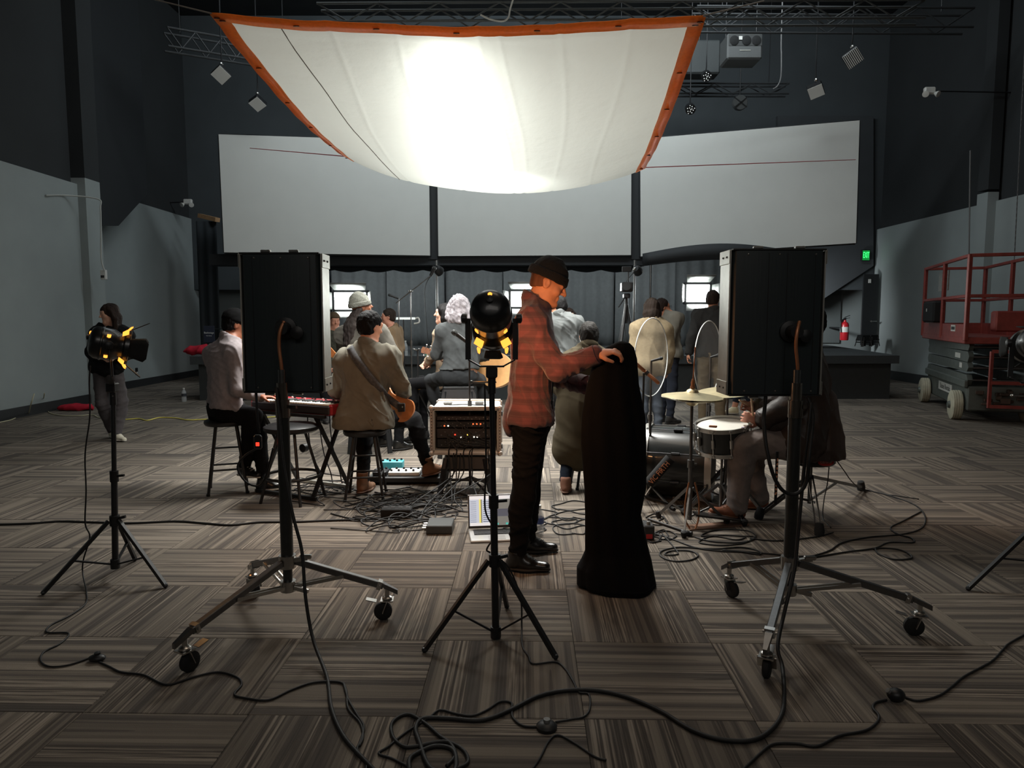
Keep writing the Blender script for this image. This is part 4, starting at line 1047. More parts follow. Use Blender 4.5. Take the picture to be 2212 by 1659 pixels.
def hand(F_, wr, d, palm, k=1.0, curl=.6, side=1, fine=True):
    """palm plus four unequal bent fingers and a thumb; d finger direction, palm the way the palm faces"""
    d = Vector(d).normalized(); p = Vector(palm); p = (p - d * p.dot(d)).normalized(); x = d.cross(p) * side
    c = wr + d * .05 * k; F_.ball(c, (.04 * k, .05 * k, .016 * k), .012, Matrix((x, d, p)).transposed())
    F_.cone(wr - d * .02, wr + d * .03 * k, .024 * k, .026 * k, .02, sq=(p, .7))
    for i, (o, ln) in enumerate(((-.03, .068), (-.01, .078), (.01, .073), (.029, .058))):
        a = c + d * .045 * k + x * o * k; ang = curl * (.8 + .08 * i); q = a
        for s_ in range(3):
            e = d * math.cos(ang) + p * math.sin(ang); l = ln * (.44, .32, .24)[s_] * k; F_.cone(q, q + e * l, (.0092 - .0008 * s_) * k, (.0086 - .001 * s_) * k, .004); q = q + e * l; ang += curl * .9
    a = wr + d * .025 * k - x * .03 * k; e = (-x * .7 + d * .65 + p * .35).normalized(); q = a + e * .045 * k; F_.cone(a, q, .014 * k, .011 * k, .012); F_.cone(q, q + (d * .8 + p * .5).normalized() * .035 * k, .0105 * k, .0085 * k, .004)


def torso(F_, J, t=0.0, wd=1.0, belly=0.0, chest=1.0):
    k, f, r = J['k'], J['f'], J['r']; s = (f, .78)
    up = (J['neck'] - J['pel']).normalized(); rr = (J['shR'] - J['shL']).normalized()
    F_.cone(J['hipL'] + U * .02, J['hipR'] + U * .02, .105 * k * wd + t, .105 * k * wd + t, .05, sq=(f, .95))
    F_.cone(J['pel'] - r * .04 * k, J['waist'] - r * .035 * k, .115 * k * wd + t, .105 * k * wd + t, .05, sq=s); F_.cone(J['pel'] + r * .04 * k, J['waist'] + r * .035 * k, .115 * k * wd + t, .105 * k * wd + t, .05, sq=s)
    if belly: F_.ball(J['waist'] + f * .05, (.13 * k + t, .12 * k + belly, .13 * k + t), .06, Matrix((r, f, U)).transposed())
    for g in (-1, 1): F_.cone(J['waist'] + r * .04 * g * k, J['chest'] + rr * .065 * g * k, .105 * k * wd + t, .118 * k * chest + t, .06, sq=s)
    F_.cone(J['shL'] + rr * .02, J['shR'] - rr * .02, .062 * k + t, .062 * k + t, .06)
    F_.cone(J['chest'] + up * .02, J['neck'] - up * .03, .11 * k + t, .06 * k + t, .06, sq=s)
    for n in 'LR': F_.cone(J['neck'] + up * .01, J['sh' + n], .05 * k + t * .6, .052 * k + t, .05)


def arms(F_, J, t=0.0, to=1.0, w=1.0):
    k = J['k']
    for n in 'LR':
        F_.cone(J['sh' + n], J['el' + n], .054 * k * w + t, .044 * k * w + t, .04); wr = J['el' + n].lerp(J['wr' + n], to); F_.cone(J['el' + n], wr, .044 * k * w + t, (.03 * k if to >= 1 else .034 * k) * w + t, .025)


def legs(F_, J, t=0.0, to=1.0, w=1.0):
    k = J['k']
    for n in 'LR':
        F_.cone(J['hip' + n], J['kn' + n], .084 * k * w + t, .056 * k * w + t, .04); a = J['kn' + n].lerp(J['an' + n], to); F_.cone(J['kn' + n], a, .055 * k * w + t, .04 * k * w + t, .03)
        F_.ball(J['kn' + n].lerp(J['an' + n], .3) - J['f'] * .012 * k, (.05 * k * w + t, .05 * k * w + t, .11 * k), .04)


def head_axes(yaw, pitch=0.0, roll=0.0):
    a = math.radians(yaw); f = Vector((math.sin(a), math.cos(a), 0)); r = Vector((math.cos(a), -math.sin(a), 0)); p = math.radians(pitch)
    hf = f * math.cos(p) + U * math.sin(p); hu = U * math.cos(p) - f * math.sin(p)
    if roll: q = Matrix.Rotation(math.radians(roll), 3, hf); r, hu = q @ r, q @ hu
    return r, hf, hu


def head(F_, J, ax, det=True):
    r, f, u = ax; k = J['k'] ** .5; c = J['head']; P = lambda x, y, z: c + r * x * k + f * y * k + u * z * k; R = Matrix((r, f, u)).transposed()
    F_.cone(J['neck'] - U * .02, c + (-f * .018 - u * .055) * k, .056 * k, .052 * k, .03)
    F_.ball(P(0, -.012, .028), (.073 * k, .094 * k, .086 * k), .02, R); F_.ball(P(0, .026, -.035), (.056 * k, .062 * k, .078 * k), .03, R)
    F_.cone(P(-.03, .03, -.075), P(0, .068, -.098), .024 * k, .02 * k, .025); F_.cone(P(.03, .03, -.075), P(0, .068, -.098), .024 * k, .02 * k, .025)
    for s in (-1, 1): F_.ball(P(.074 * s, -.008, -.004), (.010 * k, .021 * k, .032 * k), .008, R)
    if not det: F_.cone(P(0, .085, .02), P(0, .105, -.02), .009 * k, .014 * k, .012); return
    F_.cone(P(-.032, .072, .034), P(.032, .072, .034), .019 * k, .019 * k, .02)
    for s in (-1, 1):
        F_.ball(P(.031 * s, .094, .012), (.017 * k, .016 * k, .011 * k), .012, R, sub=True); F_.ball(P(.036 * s, .062, -.02), (.022 * k, .02 * k, .02 * k), .02, R)
        F_.ball(P(.030 * s, .079, .011), (.0135 * k, .0125 * k, .0125 * k), .004, R)
        F_.ball(P(.082 * s, -.006, -.002), (.006 * k, .011 * k, .018 * k), .004, R, sub=True)
    F_.cone(P(0, .087, .022), P(0, .112, -.018), .0085 * k, .0125 * k, .008)
    for s in (-1, 1): F_.ball(P(.011 * s, .098, -.021), (.009 * k, .011 * k, .008 * k), .006, R)
    F_.cone(P(-.018, .086, -.051), P(.018, .086, -.051), .0075 * k, .0075 * k, .004); F_.cone(P(-.016, .084, -.062), P(.016, .084, -.062), .008 * k, .008 * k, .004)
    F_.ball(P(0, .082, -.09), .018 * k, .014, R)


def shoe(t, J, n, h, m, sole, k=1.0, name='shoe', boot=0.0, ang=0.0):
    a = J['an' + n]; d = Vector(J['toe' + n]); d.normalize(); x = Vector((d.y, -d.x, 0)).normalized(); u = x.cross(d).normalized(); z = -.06 * k
    P = lambda y, v, s=0: a + d * y * k + u * v * k + x * s * k
    F_ = Field(h)
    F_.cone(P(-.035, -.045), P(.05, -.048), .034 * k, .036 * k, .02); F_.cone(P(.05, -.05), P(.15, -.056), .038 * k, .032 * k, .03, sq=(u, .8)); F_.cone(P(-.01, 0), P(.06, -.04), .042 * k, .034 * k, .03); F_.cone(P(-.005, -.02), P(-.004, .03 + boot), .042 * k, .046 * k, .02)
    F_.cut(P(0, -.079), -u); F_.cut(P(0, .03 + boot), u)
    o = t.np(name, F_.mesh(), m); S = Field(h * .8); S.cone(P(-.045, -.071), P(.05, -.071), .036 * k, .037 * k, .01, sq=(u, .3)); S.cone(P(.05, -.071), P(.155, -.071), .04 * k, .032 * k, .02, sq=(u, .3)); S.cut(P(0, -.084), -u)
    t.np('sole', S.mesh(), sole, parent=o)
    for i in range(3):
        g = MB(); g.tube(P(.055 + .02 * i, .004 - .010 * i, -.02), P(.055 + .02 * i, .004 - .010 * i, .02), .003, n=5); t.part('lace', g, sole, parent=o)
    return o


def bvh_hit(objs, px, py, off=.008):
    """point of the given meshes first seen at photo pixel (px,py), lifted towards the lens"""
    from mathutils.bvhtree import BVHTree
    o = Vector((0, 0, HC)); d = (at(px, py, 5.0) - o).normalized(); best = None
    for ob in objs:
        key = ob.name
        if key not in BV:
            b = ob.parent.location; BV[key] = BVHTree.FromPolygons([v.co + b for v in ob.data.vertices], [tuple(p.vertices) for p in ob.data.polygons])
        q = BV[key].ray_cast(o, d)
        if q[0] is not None and (best is None or q[3] < best[1]): best = (q[0] + q[1] * off, q[3])
    return best[0] if best else None


BV = {}
SOLEW = mat('pale_sole', (205, 200, 190), .7, noise=.05); SOLED = mat('dark_sole', (30, 28, 27), .7, noise=.05); EYE = mat('eye_dark', (30, 24, 20), .2); LIP = None


def person(label, J, h, skin, haxes, top, tcol, tt=.02, tw=1.0, hem=None, sleeve=.93, trous=None, tr_t=.012, tr_w=1.0, tr_to=.97, shoes=None, sole=SOLED, toed=None, boot=.0, fold=.010, fs=11, hands='LR', curl=.7, skirt=0.0, det=True, collar=True, belly=0, group=None, topname='jacket', seed=1, palm=None, hh=None):
    """one continuous body with clothes as children"""
    k = J['k']; base = (J['anL'] + J['anR']) / 2; base.z = 0 if base.z < .7 else base.z - .085
    t = Thing('person', label, 'person', base, group=group); f, r = J['f'], J['r']
    B = Field(hh or h); torso(B, J, -.004); arms(B, J); legs(B, J); head(B, J, haxes, det)
    for n in 'LR':
        if n in hands: hand(B, J['wr' + n], J['hd' + n], (palm or {}).get(n, -J['r'] * (1 if n == 'R' else -1)), k, curl, 1 if n == 'R' else -1)
        else: B.ball(J['wr' + n] + J['hd' + n] * .06, (.035, .035, .05), .02)
        B.cone(J['an' + n], J['an' + n] + Vector(J['toe' + n]) * .05 - U * .045, .034, .024, .02)
    body = t.np('body', B.mesh(), skin)
    up = (J['neck'] - J['pel']).normalized()
    if top:
        T = Field(h); torso(T, J, tt, tw, belly); arms(T, J, tt * .8, sleeve)
        if skirt: T.cone(J['pel'], J['pel'] - up * skirt + f * .02, .155 * k * tw + tt, .175 * k * tw + tt, .06, sq=(f, .9))
        hp = hem if hem is not None else J['pel'] - up * (.06 if not skirt else skirt)
        T.cone(J['neck'] - up * .02, J['neck'] + up * .03 - f * .01, .07 * k + tt * .4, .066 * k + tt * .3, .02); T.cut(J['neck'] + up * .035, up + f * .35)
        if hem is not None or not skirt: T.cut(hp, -up)
        ob = t.np(topname, T.mesh(fold * 1.6, fs, seed), top)
        if collar:
            Cc = Field(h * .8); Cc.cone(J['neck'] - up * .012, J['neck'] + up * .03 - f * .012, .076 * k + tt * .5, .07 * k + tt * .4, .01); Cc.cut(J['neck'] + up * .036, up + f * .55); Cc.cut(J['neck'] - up * .03, -up); t.np('collar', Cc.mesh(), top, parent=ob)
        for n in 'LR':
            e, w_ = J['el' + n], J['el' + n].lerp(J['wr' + n], sleeve); d = (w_ - e).normalized(); g = MB(); g.lathe([(.034 * k + tt * .8, -.05), (.036 * k + tt * .8, 0), (.031 * k + tt * .5, .002)], w_ + d * .012, d, 14, caps=False); t.part('cuff', g, top, parent=ob)
    else: ob = None
    if trous:
        Q = Field(h); Q.cone(J['hipL'] + U * .02, J['hipR'] + U * .02, .105 * k * max(1, tr_w * .95) + tr_t, .105 * k * max(1, tr_w * .95) + tr_t, .05, sq=(f, .95)); Q.cone(J['pel'], J['pel'] + up * .08, .13 * k + tr_t, .115 * k + tr_t, .04, sq=(f, .85)); legs(Q, J, tr_t, tr_to, tr_w); Q.cut(J['pel'] + up * .1, up)
        t.np('trousers', Q.mesh(fold * .8, fs * 1.2, seed + 3, stretch=(1, 1, 1.4)), trous)
    if shoes:
        for n in 'LR': shoe(t, J, n, h, shoes, sole, k, 'boot' if boot else 'shoe', boot)
    return t, body, ob


def hair_short(t, J, ax, h, m, th=.008, nape=-.055, name='hair', front=.05, fine=.0015):
    r, f, u = ax; k = J['k'] ** .5; c = J['head']; P = lambda x, y, z: c + r * x * k + f * y * k + u * z * k; R = Matrix((r, f, u)).transposed(); F_ = Field(h)
    F_.ball(P(0, -.014, .030), (.0735 * k + th, .094 * k + th, .0865 * k + th), .02, R); F_.cone(P(-.022, -.045, -.03), P(.022, -.045, -.03), .044 * k + th * .6, .044 * k + th * .6, .03)
    F_.cut(P(0, .045, .02), f * .9 - u * .42); F_.cut(P(0, -.02, nape), -u * .9 + f * .35)
    for s in (-1, 1): F_.ball(P(.08 * s, .03, -.03), (.03 * k, .045 * k, .05 * k), .01, R, sub=True)
    return t.np(name, F_.mesh(0, 9, 2, fine), m)


def beanie(t, J, ax, h, m, th=.014, low=.01, tall=.02, label=None, cuff=True):
    r, f, u = ax; k = J['k'] ** .5; c = J['head']; P = lambda x, y, z: c + r * x * k + f * y * k + u * z * k; R = Matrix((r, f, u)).transposed(); F_ = Field(h)
    F_.ball(P(0, -.014, .034), (.074 * k + th, .096 * k + th, .088 * k + th + tall), .02, R); F_.cut(P(0, 0, low + .02), -u); ob = t.np('beanie', F_.mesh(0, 9, 1, .0008), m, label=label)
    if not cuff: return ob
    G_ = Field(h); G_.ball(P(0, -.014, .034), (.074 * k + th + .008, .096 * k + th + .009, .088 * k + th + tall), .02, R); G_.cut(P(0, 0, low + .034), u); G_.cut(P(0, 0, low - .016), -u); t.np('cuff', G_.mesh(0, 9, 1, .0008), m, parent=ob)
    return ob


def hair_long(t, J, ax, h, m, length=.3, vol=.02, wav=.0, name='hair', seed=0, front=True, spread=.07):
    r, f, u = ax; k = J['k'] ** .5; c = J['head']; P = lambda x, y, z: c + r * x * k + f * y * k + u * z * k; R = Matrix((r, f, u)).transposed(); F_ = Field(h); rn = random.Random(seed)
    F_.ball(P(0, -.016, .030), (.076 * k + vol * .6, .096 * k + vol * .6, .088 * k + vol * .6), .02, R)
    for i in range(13):
        x = (i / 12 - .5) * 2; y = -.075 + .075 * abs(x) ** 2.2; a = P(x * .074, y, .04); b = P(x * (.074 + vol), y - .012, -.06) ; e = c + r * x * spread * k * 1.3 + f * (y - .02) * k * .9 + u * -.06 * k - U * (length - .06) * (1 - .12 * rn.random()); q = .026 * k + vol * .3
        F_.cone(a, b, q, q, .02)
        if wav:
            p0 = b
            for s in range(4): p1 = b.lerp(e, (s + 1) / 4) + r * rn.uniform(-wav, wav) + f * rn.uniform(-wav, wav); F_.cone(p0, p1, q, q * .9, .012); p0 = p1
        else: F_.cone(b, e, q, q * .6, .02)
    F_.ball(P(0, .075, -.055), (.056 * k, .07 * k, .098 * k), .012, R, sub=True); F_.cut(P(0, .096, 0), f)
    return t.np(name, F_.mesh(.004 + wav * .12, 34, seed, .002, (1, 1, .3 if not wav else .8)), m)
# ================================================================ people
# --- man in the red plaid shirt
def plaid_mat():
    m = bpy.data.materials.new('red_plaid'); m.use_nodes = True; N = m.node_tree.nodes; L = m.node_tree.links; b = N['Principled BSDF']; b.inputs['Roughness'].default_value = .9; b.inputs['Sheen Weight'].default_value = .2
    g = N.new('ShaderNodeTexCoord'); sp = N.new('ShaderNodeSeparateXYZ'); L.new(g.outputs['Object'], sp.inputs[0])
    def st(o, fr, w):
        a = N.new('ShaderNodeMath'); a.operation = 'MULTIPLY'; a.inputs[1].default_value = fr; L.new(o, a.inputs[0]); s = N.new('ShaderNodeMath'); s.operation = 'SINE'; L.new(a.outputs[0], s.inputs[0])
        r = N.new('ShaderNodeMapRange'); r.inputs[1].default_value = w; r.inputs[2].default_value = w + .5; L.new(s.outputs[0], r.inputs[0]); return r.outputs[0]
    ad = N.new('ShaderNodeMath'); L.new(sp.outputs[0], ad.inputs[0]); L.new(sp.outputs[1], ad.inputs[1])
    def mx(f, A, B, fac=1.0):
        q = N.new('ShaderNodeMix'); q.data_type = 'RGBA'
        mu = N.new('ShaderNodeMath'); mu.operation = 'MULTIPLY'; mu.inputs[1].default_value = fac; L.new(f, mu.inputs[0]); L.new(mu.outputs[0], q.inputs[0])
        if isinstance(A, tuple): q.inputs[6].default_value = A
        else: L.new(A, q.inputs[6])
        q.inputs[7].default_value = B; return q.outputs[2]
    c = mx(st(sp.outputs[2], 92, -.1), rgb(104, 58, 62), rgb(64, 42, 47), .6); c = mx(st(ad.outputs[0], 92, -.1), c, rgb(62, 42, 48), .45); c = mx(st(sp.outputs[2], 184, .75), c, rgb(122, 80, 82), .4)
    n = N.new('ShaderNodeTexNoise'); n.inputs['Scale'].default_value = 30; L.new(g.outputs['Object'], n.inputs[0]); bp = N.new('ShaderNodeBump'); bp.inputs['Strength'].default_value = .2; bp.inputs['Distance'].default_value = .01; L.new(n.outputs[0], bp.inputs['Height']); L.new(bp.outputs[0], b.inputs['Normal'])
    L.new(c, b.inputs['Base Color']); return m


PLAID = plaid_mat(); SK1 = SKIN('tan', (226, 154, 116)); BLACKC = CLOTH('black', (26, 26, 27)); BLACKT = CLOTH('black_denim', (20, 20, 22), .12, 40)
J = pose((.12, 4.05, 0), 88, 1.79, pel=at(1144, 895, 4.06), waist=at(1146, 838, 4.06), chest=at(1150, 742, 4.05), neck=at(1160, 655, 4.05), head=at(1183, 613, 4.04),
         shR=at(1148, 700, 3.87), shL=at(1160, 700, 4.25), elR=at(1204, 800, 3.82), wrR=at(1288, 766, 3.76), elL=at(1208, 815, 4.2), wrL=at(1268, 832, 4.0),
         hipR=at(1144, 912, 3.97), hipL=at(1150, 912, 4.15), knR=at(1130, 1075, 3.93), anR=at(1118, 1218, 3.93), knL=at(1142, 1070, 4.2), anL=at(1140, 1182, 4.24),
         toeR=Vector((1, -.12, 0)), toeL=Vector((1, .05, 0)), hdR=Vector((1, -.25, .2)), hdL=Vector((.9, -.3, .1)))
for n_ in 'RL': J['an' + n_].z = .088
hx = head_axes(90, -24)
pm, bd_, sh_ = person('man in red plaid shirt and black beanie folding a black cloth', J, .008, SK1, hx, PLAID, None, .024, 1.0, at(1144, 912, 4.06), .95, BLACKT, .012, .95, .98, mat('black_leather', (22, 21, 20), .28, noise=.1, bump=.2, bscale=60, coat=.3), SOLED, fold=.016, fs=13, curl=.75, topname='shirt', hh=.0065, palm={'R': Vector((0, .3, -1)), 'L': Vector((.2, .5, 1))})
beanie(pm, J, hx, .006, mat('black_knit', (25, 25, 27), .95, noise=.15, nscale=90, bump=.5, bscale=220), .015, .036, .02)
FADE = HAIR('dark_fade', (112, 74, 54)); hair_short(pm, J, hx, .006, FADE, .0005, -.028, fine=.0006)
r_, f_, u_ = hx; hk = J['k'] ** .5
for s_ in (-1, 1):
    g = MB(); g.path([J['head'] + r_ * s_ * x + f_ * y + u_ * z for x, y, z in ((.016, .093, .031), (.03, .09, .036), (.045, .078, .03))], [.0035, .0045, .002], 6); pm.part('eyebrow', g, HAIR('brow', (40, 26, 20)))
    g = MB(); g.ball(J['head'] + (r_ * s_ * .030 + f_ * .0905 + u_ * .008) * hk, (.009, .004, .0035), 8, Matrix((r_, f_, u_)).transposed()); pm.part('eye', g, EYE)
# open shirt front and dark undershirt, shirt tail at the back
g = Field(.009); g.cone(J['pel'] + Vector((-.06, 0, .02)), J['pel'] + Vector((-.115, -.02, -.055)), .10, .075, .03, sq=(J['f'], .5)); g.cone(J['waist'] + Vector((-.03, 0, 0)), J['pel'] + Vector((-.07, 0, .0)), .12, .115, .03, sq=(J['f'], .7)); pm.np('shirt_tail', g.mesh(.006, 14, 4), PLAID, parent=sh_)
g = Field(.009); g.cone(J['chest'] + Vector((.07, .02, -.1)), J['pel'] + Vector((.088, .02, -.02)), .085, .078, .03, sq=(J['f'], .6)); pm.np('undershirt', g.mesh(.004, 14, 5), BLACKC)

# --- black cloth in his hands
lv = [(738, 1336, 1352, 3.82, .02), (741, 1328, 1360, 3.82, .035), (750, 1310, 1369, 3.82, .05), (775, 1284, 1376, 3.82, .07), (830, 1268, 1380, 3.80, .085), (900, 1256, 1394, 3.80, .10), (960, 1255, 1396, 3.79, .105), (1050, 1262, 1396, 3.78, .11), (1110, 1264, 1384, 3.77, .12), (1190, 1264, 1402, 3.75, .13), (1208, 1256, 1407, 3.74, .14), (1225, 1246, 1410, 3.73, .15), (1262, 1246, 1417, 3.70, .16)]
P = []; rn = random.Random(3)
for li, (py, x0, x1, Yc, dp) in enumerate(lv):
    a, b = at(x0, py, Yc), at(x1, py, Yc); row = []
    for i in range(72):
        th = 2 * PI * i / 72; w_ = 1 + (.02 + .05 * min(1, li / 6)) * math.sin(9 * th + .5 * li) * (abs(math.sin(th)) ** .5) + .03 * math.sin(5 * th + 1 + .2 * li)
        row.append(Vector(((a.x + b.x) / 2 + (b.x - a.x) / 2 * math.cos(th) * (1 if abs(math.cos(th)) > .9 else min(w_, 1.0)), Yc - .0 - dp * math.sin(th) * w_, max(a.z, .012))))
    P.append(row)
row = []; row2 = []
xa, xb = fl(1250, 1268), fl(1418, 1275)
for i in range(72):
    th = 2 * PI * i / 72; cx = (xa.x + xb.x) / 2; sp_ = .20 if math.sin(th) > 0 else .14; w_ = 1 + .04 * math.sin(6 * th + 2); x = cx + (xb.x - xa.x) / 2 * math.cos(th) * .99; y = 3.72 - sp_ * math.sin(th) * w_ * (1 + .2 * math.cos(th)); row.append(Vector((x, y, .03))); row2.append(Vector((x, y, .004)))
P += [row, row2]
pts = []
for a_ in range(len(P) - 1):
    for s_ in range(4):
        q = []
        for i in range(72):
            g = lambda n_: P[min(max(n_, 0), len(P) - 1)][i]; t_ = s_ / 4; p0, p1, p2, p3 = g(a_ - 1), g(a_), g(a_ + 1), g(a_ + 2)
            q.append(p1.lerp(p2, t_ * t_ * (3 - 2 * t_)))
        pts.append(q)
pts.append(P[-1])
m = MB(); m.grid([q + [q[0]] for q in pts]); top_ = sum(pts[0], Vector()) / 72; m.add([top_ + Vector((0, 0, .004))] + pts[0], [(0, 1 + (i + 1) % 72, 1 + i) for i in range(72)])
cl = Thing('black_cloth', 'large black cloth hanging from the plaid shirt man down to the carpet', 'cloth', (1350 / 5000, 3.75, 0)); cl.part('cloth_sheet', m, mat('black_duvetyne', (9, 9, 11), .97, noise=.15, nscale=14, spec=.2, bump=.3, bscale=20), smooth=True)

# --- guitarist in the tan shirt, seen from behind
SK2 = SKIN('pale_tan', (198, 140, 112)); TANC = CLOTH('tan_shirt', (112, 109, 99), .08)
YG = 5.6
J = pose((SG.x, YG, 0), 22, 1.78, SG.z, pel=at(782, 900, YG), waist=at(785, 858, YG), chest=at(794, 800, YG + .01), neck=at(796, 748, YG + .02), head=at(800, 706, YG + .05), shL=at(744, 778, YG + .03), shR=at(846, 772, YG - .02), elL=at(727, 845, YG + .14), wrL=at(775, 826, YG + .42), elR=at(867, 828, YG + .03), wrR=at(872, 852, YG + .25),
         hipL=at(768, 906, YG), hipR=at(806, 906, YG), knL=at(788, 922, YG + .36), anL=at(784, 1048, YG + .13), knR=at(893, 906, YG + .4), anR=at(926, 1006, 6.0), toeL=Vector((.3, 1, 0)), toeR=Vector((.75, .65, .12)), hdR=Vector((-.1, .5, -.6)))
J['anL'].z = .088
hx = head_axes(42, -14)
p3, b3, s3 = person('guitarist in tan shirt with gray strap, seen from behind on a stool', J, .010, SK2, hx, TANC, None, .026, 1.02, at(778, 922, YG), .9, BLACKT, .012, 1.0, .95, mat('tan_suede', (112, 78, 54), .85, noise=.12, nscale=20), mat('brown_sole', (92, 62, 44), .7), boot=.05, fold=.019, fs=13, topname='shirt')
hair_short(p3, J, hx, .008, HAIR('black', (14, 13, 14)), .013, -.075)
g = Field(.011); g.cone(at(775, 870, YG), at(762, 908, YG - .02), .15, .175, .04, sq=(J['f'], .8)); g.cone(at(800, 870, YG), at(815, 908, YG), .15, .15, .04, sq=(J['f'], .8)); g.cut(at(780, 925, YG), (0, 0, -1)); p3.np('shirt_tail', g.mesh(.010, 12, 8), TANC, parent=s3)
# strap and guitar
hits = [bvh_hit([c_ for c_ in p3.o.children if c_.name.startswith('shirt')] + [c_ for c_ in s3.children], px, py, .012) for px, py in ((757, 752), (770, 775), (786, 798), (803, 821), (820, 842), (836, 858), (849, 870))]
hits = [q for q in hits if q is not None]
gt = Thing('electric_guitar', 'orange brown guitar held by the guitarist in tan shirt', 'guitar', at(862, 870, YG + .12))
WOODO = mat('orange_wood', (190, 116, 62), .35, noise=.1, nscale=8, stretch=(1, 1, 6), coat=.3)
out = [(-.02, .20), (.06, .19), (.10, .11), (.075, .03), (.10, -.06), (.135, -.16), (.07, -.235), (-.05, -.235), (-.11, -.15), (-.075, -.03), (-.10, .08), (-.10, .16)]
gc = at(848, 872, YG + .17); gx = Vector((.80, -.58, .1)).normalized(); gu = (Vector((-.55, .35, .76))); gu = (gu - gx * gu.dot(gx)).normalized(); gx = Vector((.62, .05, .78)).normalized(); gu = Vector((-.77, .12, .60)); gu = (gu - gx * gu.dot(gx)).normalized(); gn = gx.cross(gu)
if gn.y > 0: gn = -gn
GC = at(846, 868, YG + .2)
m = MB(); m.prism([GC + gx * x * .85 + gu * y * .85 for x, y in spline([Vector((a, b, 0)) for a, b in out], 4, True) and [(q.x, q.y) for q in spline([Vector((a, b, 0)) for a, b in out], 4, True)]], gn * .05); bo = gt.part('guitar_body', m, WOODO)
m = MB(); m.beam(GC + gu * .1 + gn * -.005, GC + gu * .62 - gn * .005, .05, .024, up=gn); gt.part('neck', m, mat('maple_neck', (180, 140, 96), .4, noise=.08))
m = MB(); m.prism([GC + gu * (.62 + a) + gx * b for a, b in ((0, -.025), (0, .025), (.15, .05), (.17, -.02))], gn * .016); gt.part('headstock', m, WOODO)
end = GC - gu * .2 + gx * .03 + gn * .055
if len(hits) > 3:
    hp = spline(hits + [at(868, 882, YG - .02)], 5); m = MB(); rows = []
    for i, q in enumerate(hp):
        d_ = (hp[min(i + 1, len(hp) - 1)] - hp[max(i - 1, 0)]).normalized(); n_ = Vector((-.15, -1, .15)); x_ = d_.cross(n_).normalized(); rows.append([q - x_ * .028, q + Vector((0, -.003, 0)), q + x_ * .028])
    m.grid(rows, .006); gt.part('strap', m, mat('gray_strap', (72, 72, 74), .8, noise=.35, nscale=55), smooth=True, label='gray patterned strap')
    m = MB(); m.box(at(867, 880, YG - .03), (.06, .02, .07), rotz(.3), .006); gt.part('strap_end', m, mat('black_leather', (22, 21, 20), .28)); m = MB(); m.ball(at(869, 879, YG - .045), .006, 8); gt.part('strap_button', m, CHROME)

# --- keyboard player in the denim jacket
YK = 5.78; DEN = CLOTH('pale_denim', (150, 142, 144), .12, 30)
J = pose((SK.x, YK, 0), 48, 1.77, SK.z, pel=at(488, 880, YK), waist=at(484, 842, YK), chest=at(484, 785, YK), neck=at(498, 735, YK + .03), head=at(508, 702, YK + .07), shL=at(462, 766, YK + .12), shR=at(508, 764, YK - .12), elL=at(520, 830, YK + .2), wrL=at(572, 848, YK + .1), elR=at(512, 842, YK - .16), wrR=at(560, 856, YK - .1),
         hipL=at(478, 888, YK + .05), hipR=at(492, 888, YK - .05), knL=at(555, 902, YK + .22), knR=at(548, 900, YK - .06), anL=at(570, 1030, YK), anR=at(528, 1008, YK + .05), toeL=Vector((.9, .3, 0)), toeR=Vector((.8, -.4, 0)), hdR=Vector((1, .25, -.1)), hdL=Vector((1, .2, -.1)))
J['anL'].z = .088
hx = head_axes(55, -18)
p2, b2, s2 = person('keyboard player in pale denim jacket, half hidden by the left light panel', J, .010, SKIN('brown', (150, 92, 66)), hx, DEN, None, .02, 1.0, at(486, 880, YK), .95, BLACKT, .012, 1.0, .95, mat('black_leather', (22, 21, 20), .28), SOLEW, fold=.009, fs=14, palm={'R': Vector((0, 0, -1)), 'L': Vector((0, 0, -1))}, curl=.4)
hair_short(p2, J, hx, .009, HAIR('black', (14, 13, 14)), .006, -.05)
beanie(p2, J, hx, .008, mat('dark_cap', (15, 15, 16), .95, spec=.1, noise=.1), .010, .0, .005, None, False)

# --- man with dreadlocks and gray beanie
Y4 = 7.45
J = pose((s4.x - .08, Y4, 0), 48, 1.82, .63, pel=at(792, 858, Y4), waist=at(786, 818, Y4), chest=at(782, 752, Y4), neck=at(776, 702, Y4 + .02), head=at(781, 664, Y4 + .05), shL=at(742, 724, Y4 + .1), shR=at(818, 716, Y4 - .1), elL=at(742, 790, Y4 + .2), wrL=at(790, 800, Y4 + .35), elR=at(850, 764, Y4 - .08), wrR=at(845, 800, Y4 + .15))
hx = head_axes(62, 12)
p4, b4, s4_ = person('man with long dreadlocks, gray knit beanie and gray jacket', J, .013, SKIN('deep_brown', (132, 84, 60)), hx, CLOTH('gray_jacket', (86, 83, 77), .25, 9), None, .035, 1.05, None, .95, BLACKT, shoes=mat('black_leather', (22, 21, 20), .28), fold=.014, fs=9)
beanie(p4, J, hx, .009, mat('gray_knit', (104, 105, 97), .95, noise=.25, nscale=70, bump=.6, bscale=160), .018, .028, .03)
g = Field(.010); r_, f_, u_ = hx; rn = random.Random(4); c = J['head']
for i in range(22):
    a = -1.2 + 2.4 * i / 21; s0 = c + r_ * math.sin(a) * .08 - f_ * math.cos(a) * .075 - u_ * .01; s1 = s0 - U * (.30 + .14 * rn.random()) + r_ * (math.sin(a) * .05 - .03) - J['f'] * (.10 + .03 * rn.random()) * max(.2, math.cos(a)); md = s0.lerp(s1, .45) - J['f'] * .06; g.cone(s0, md, .016, .014, .006); g.cone(md, s1, .014, .010, .006)
p4.np('dreadlocks', g.mesh(0, 9, 1, .002), HAIR('dread', (46, 40, 38)))
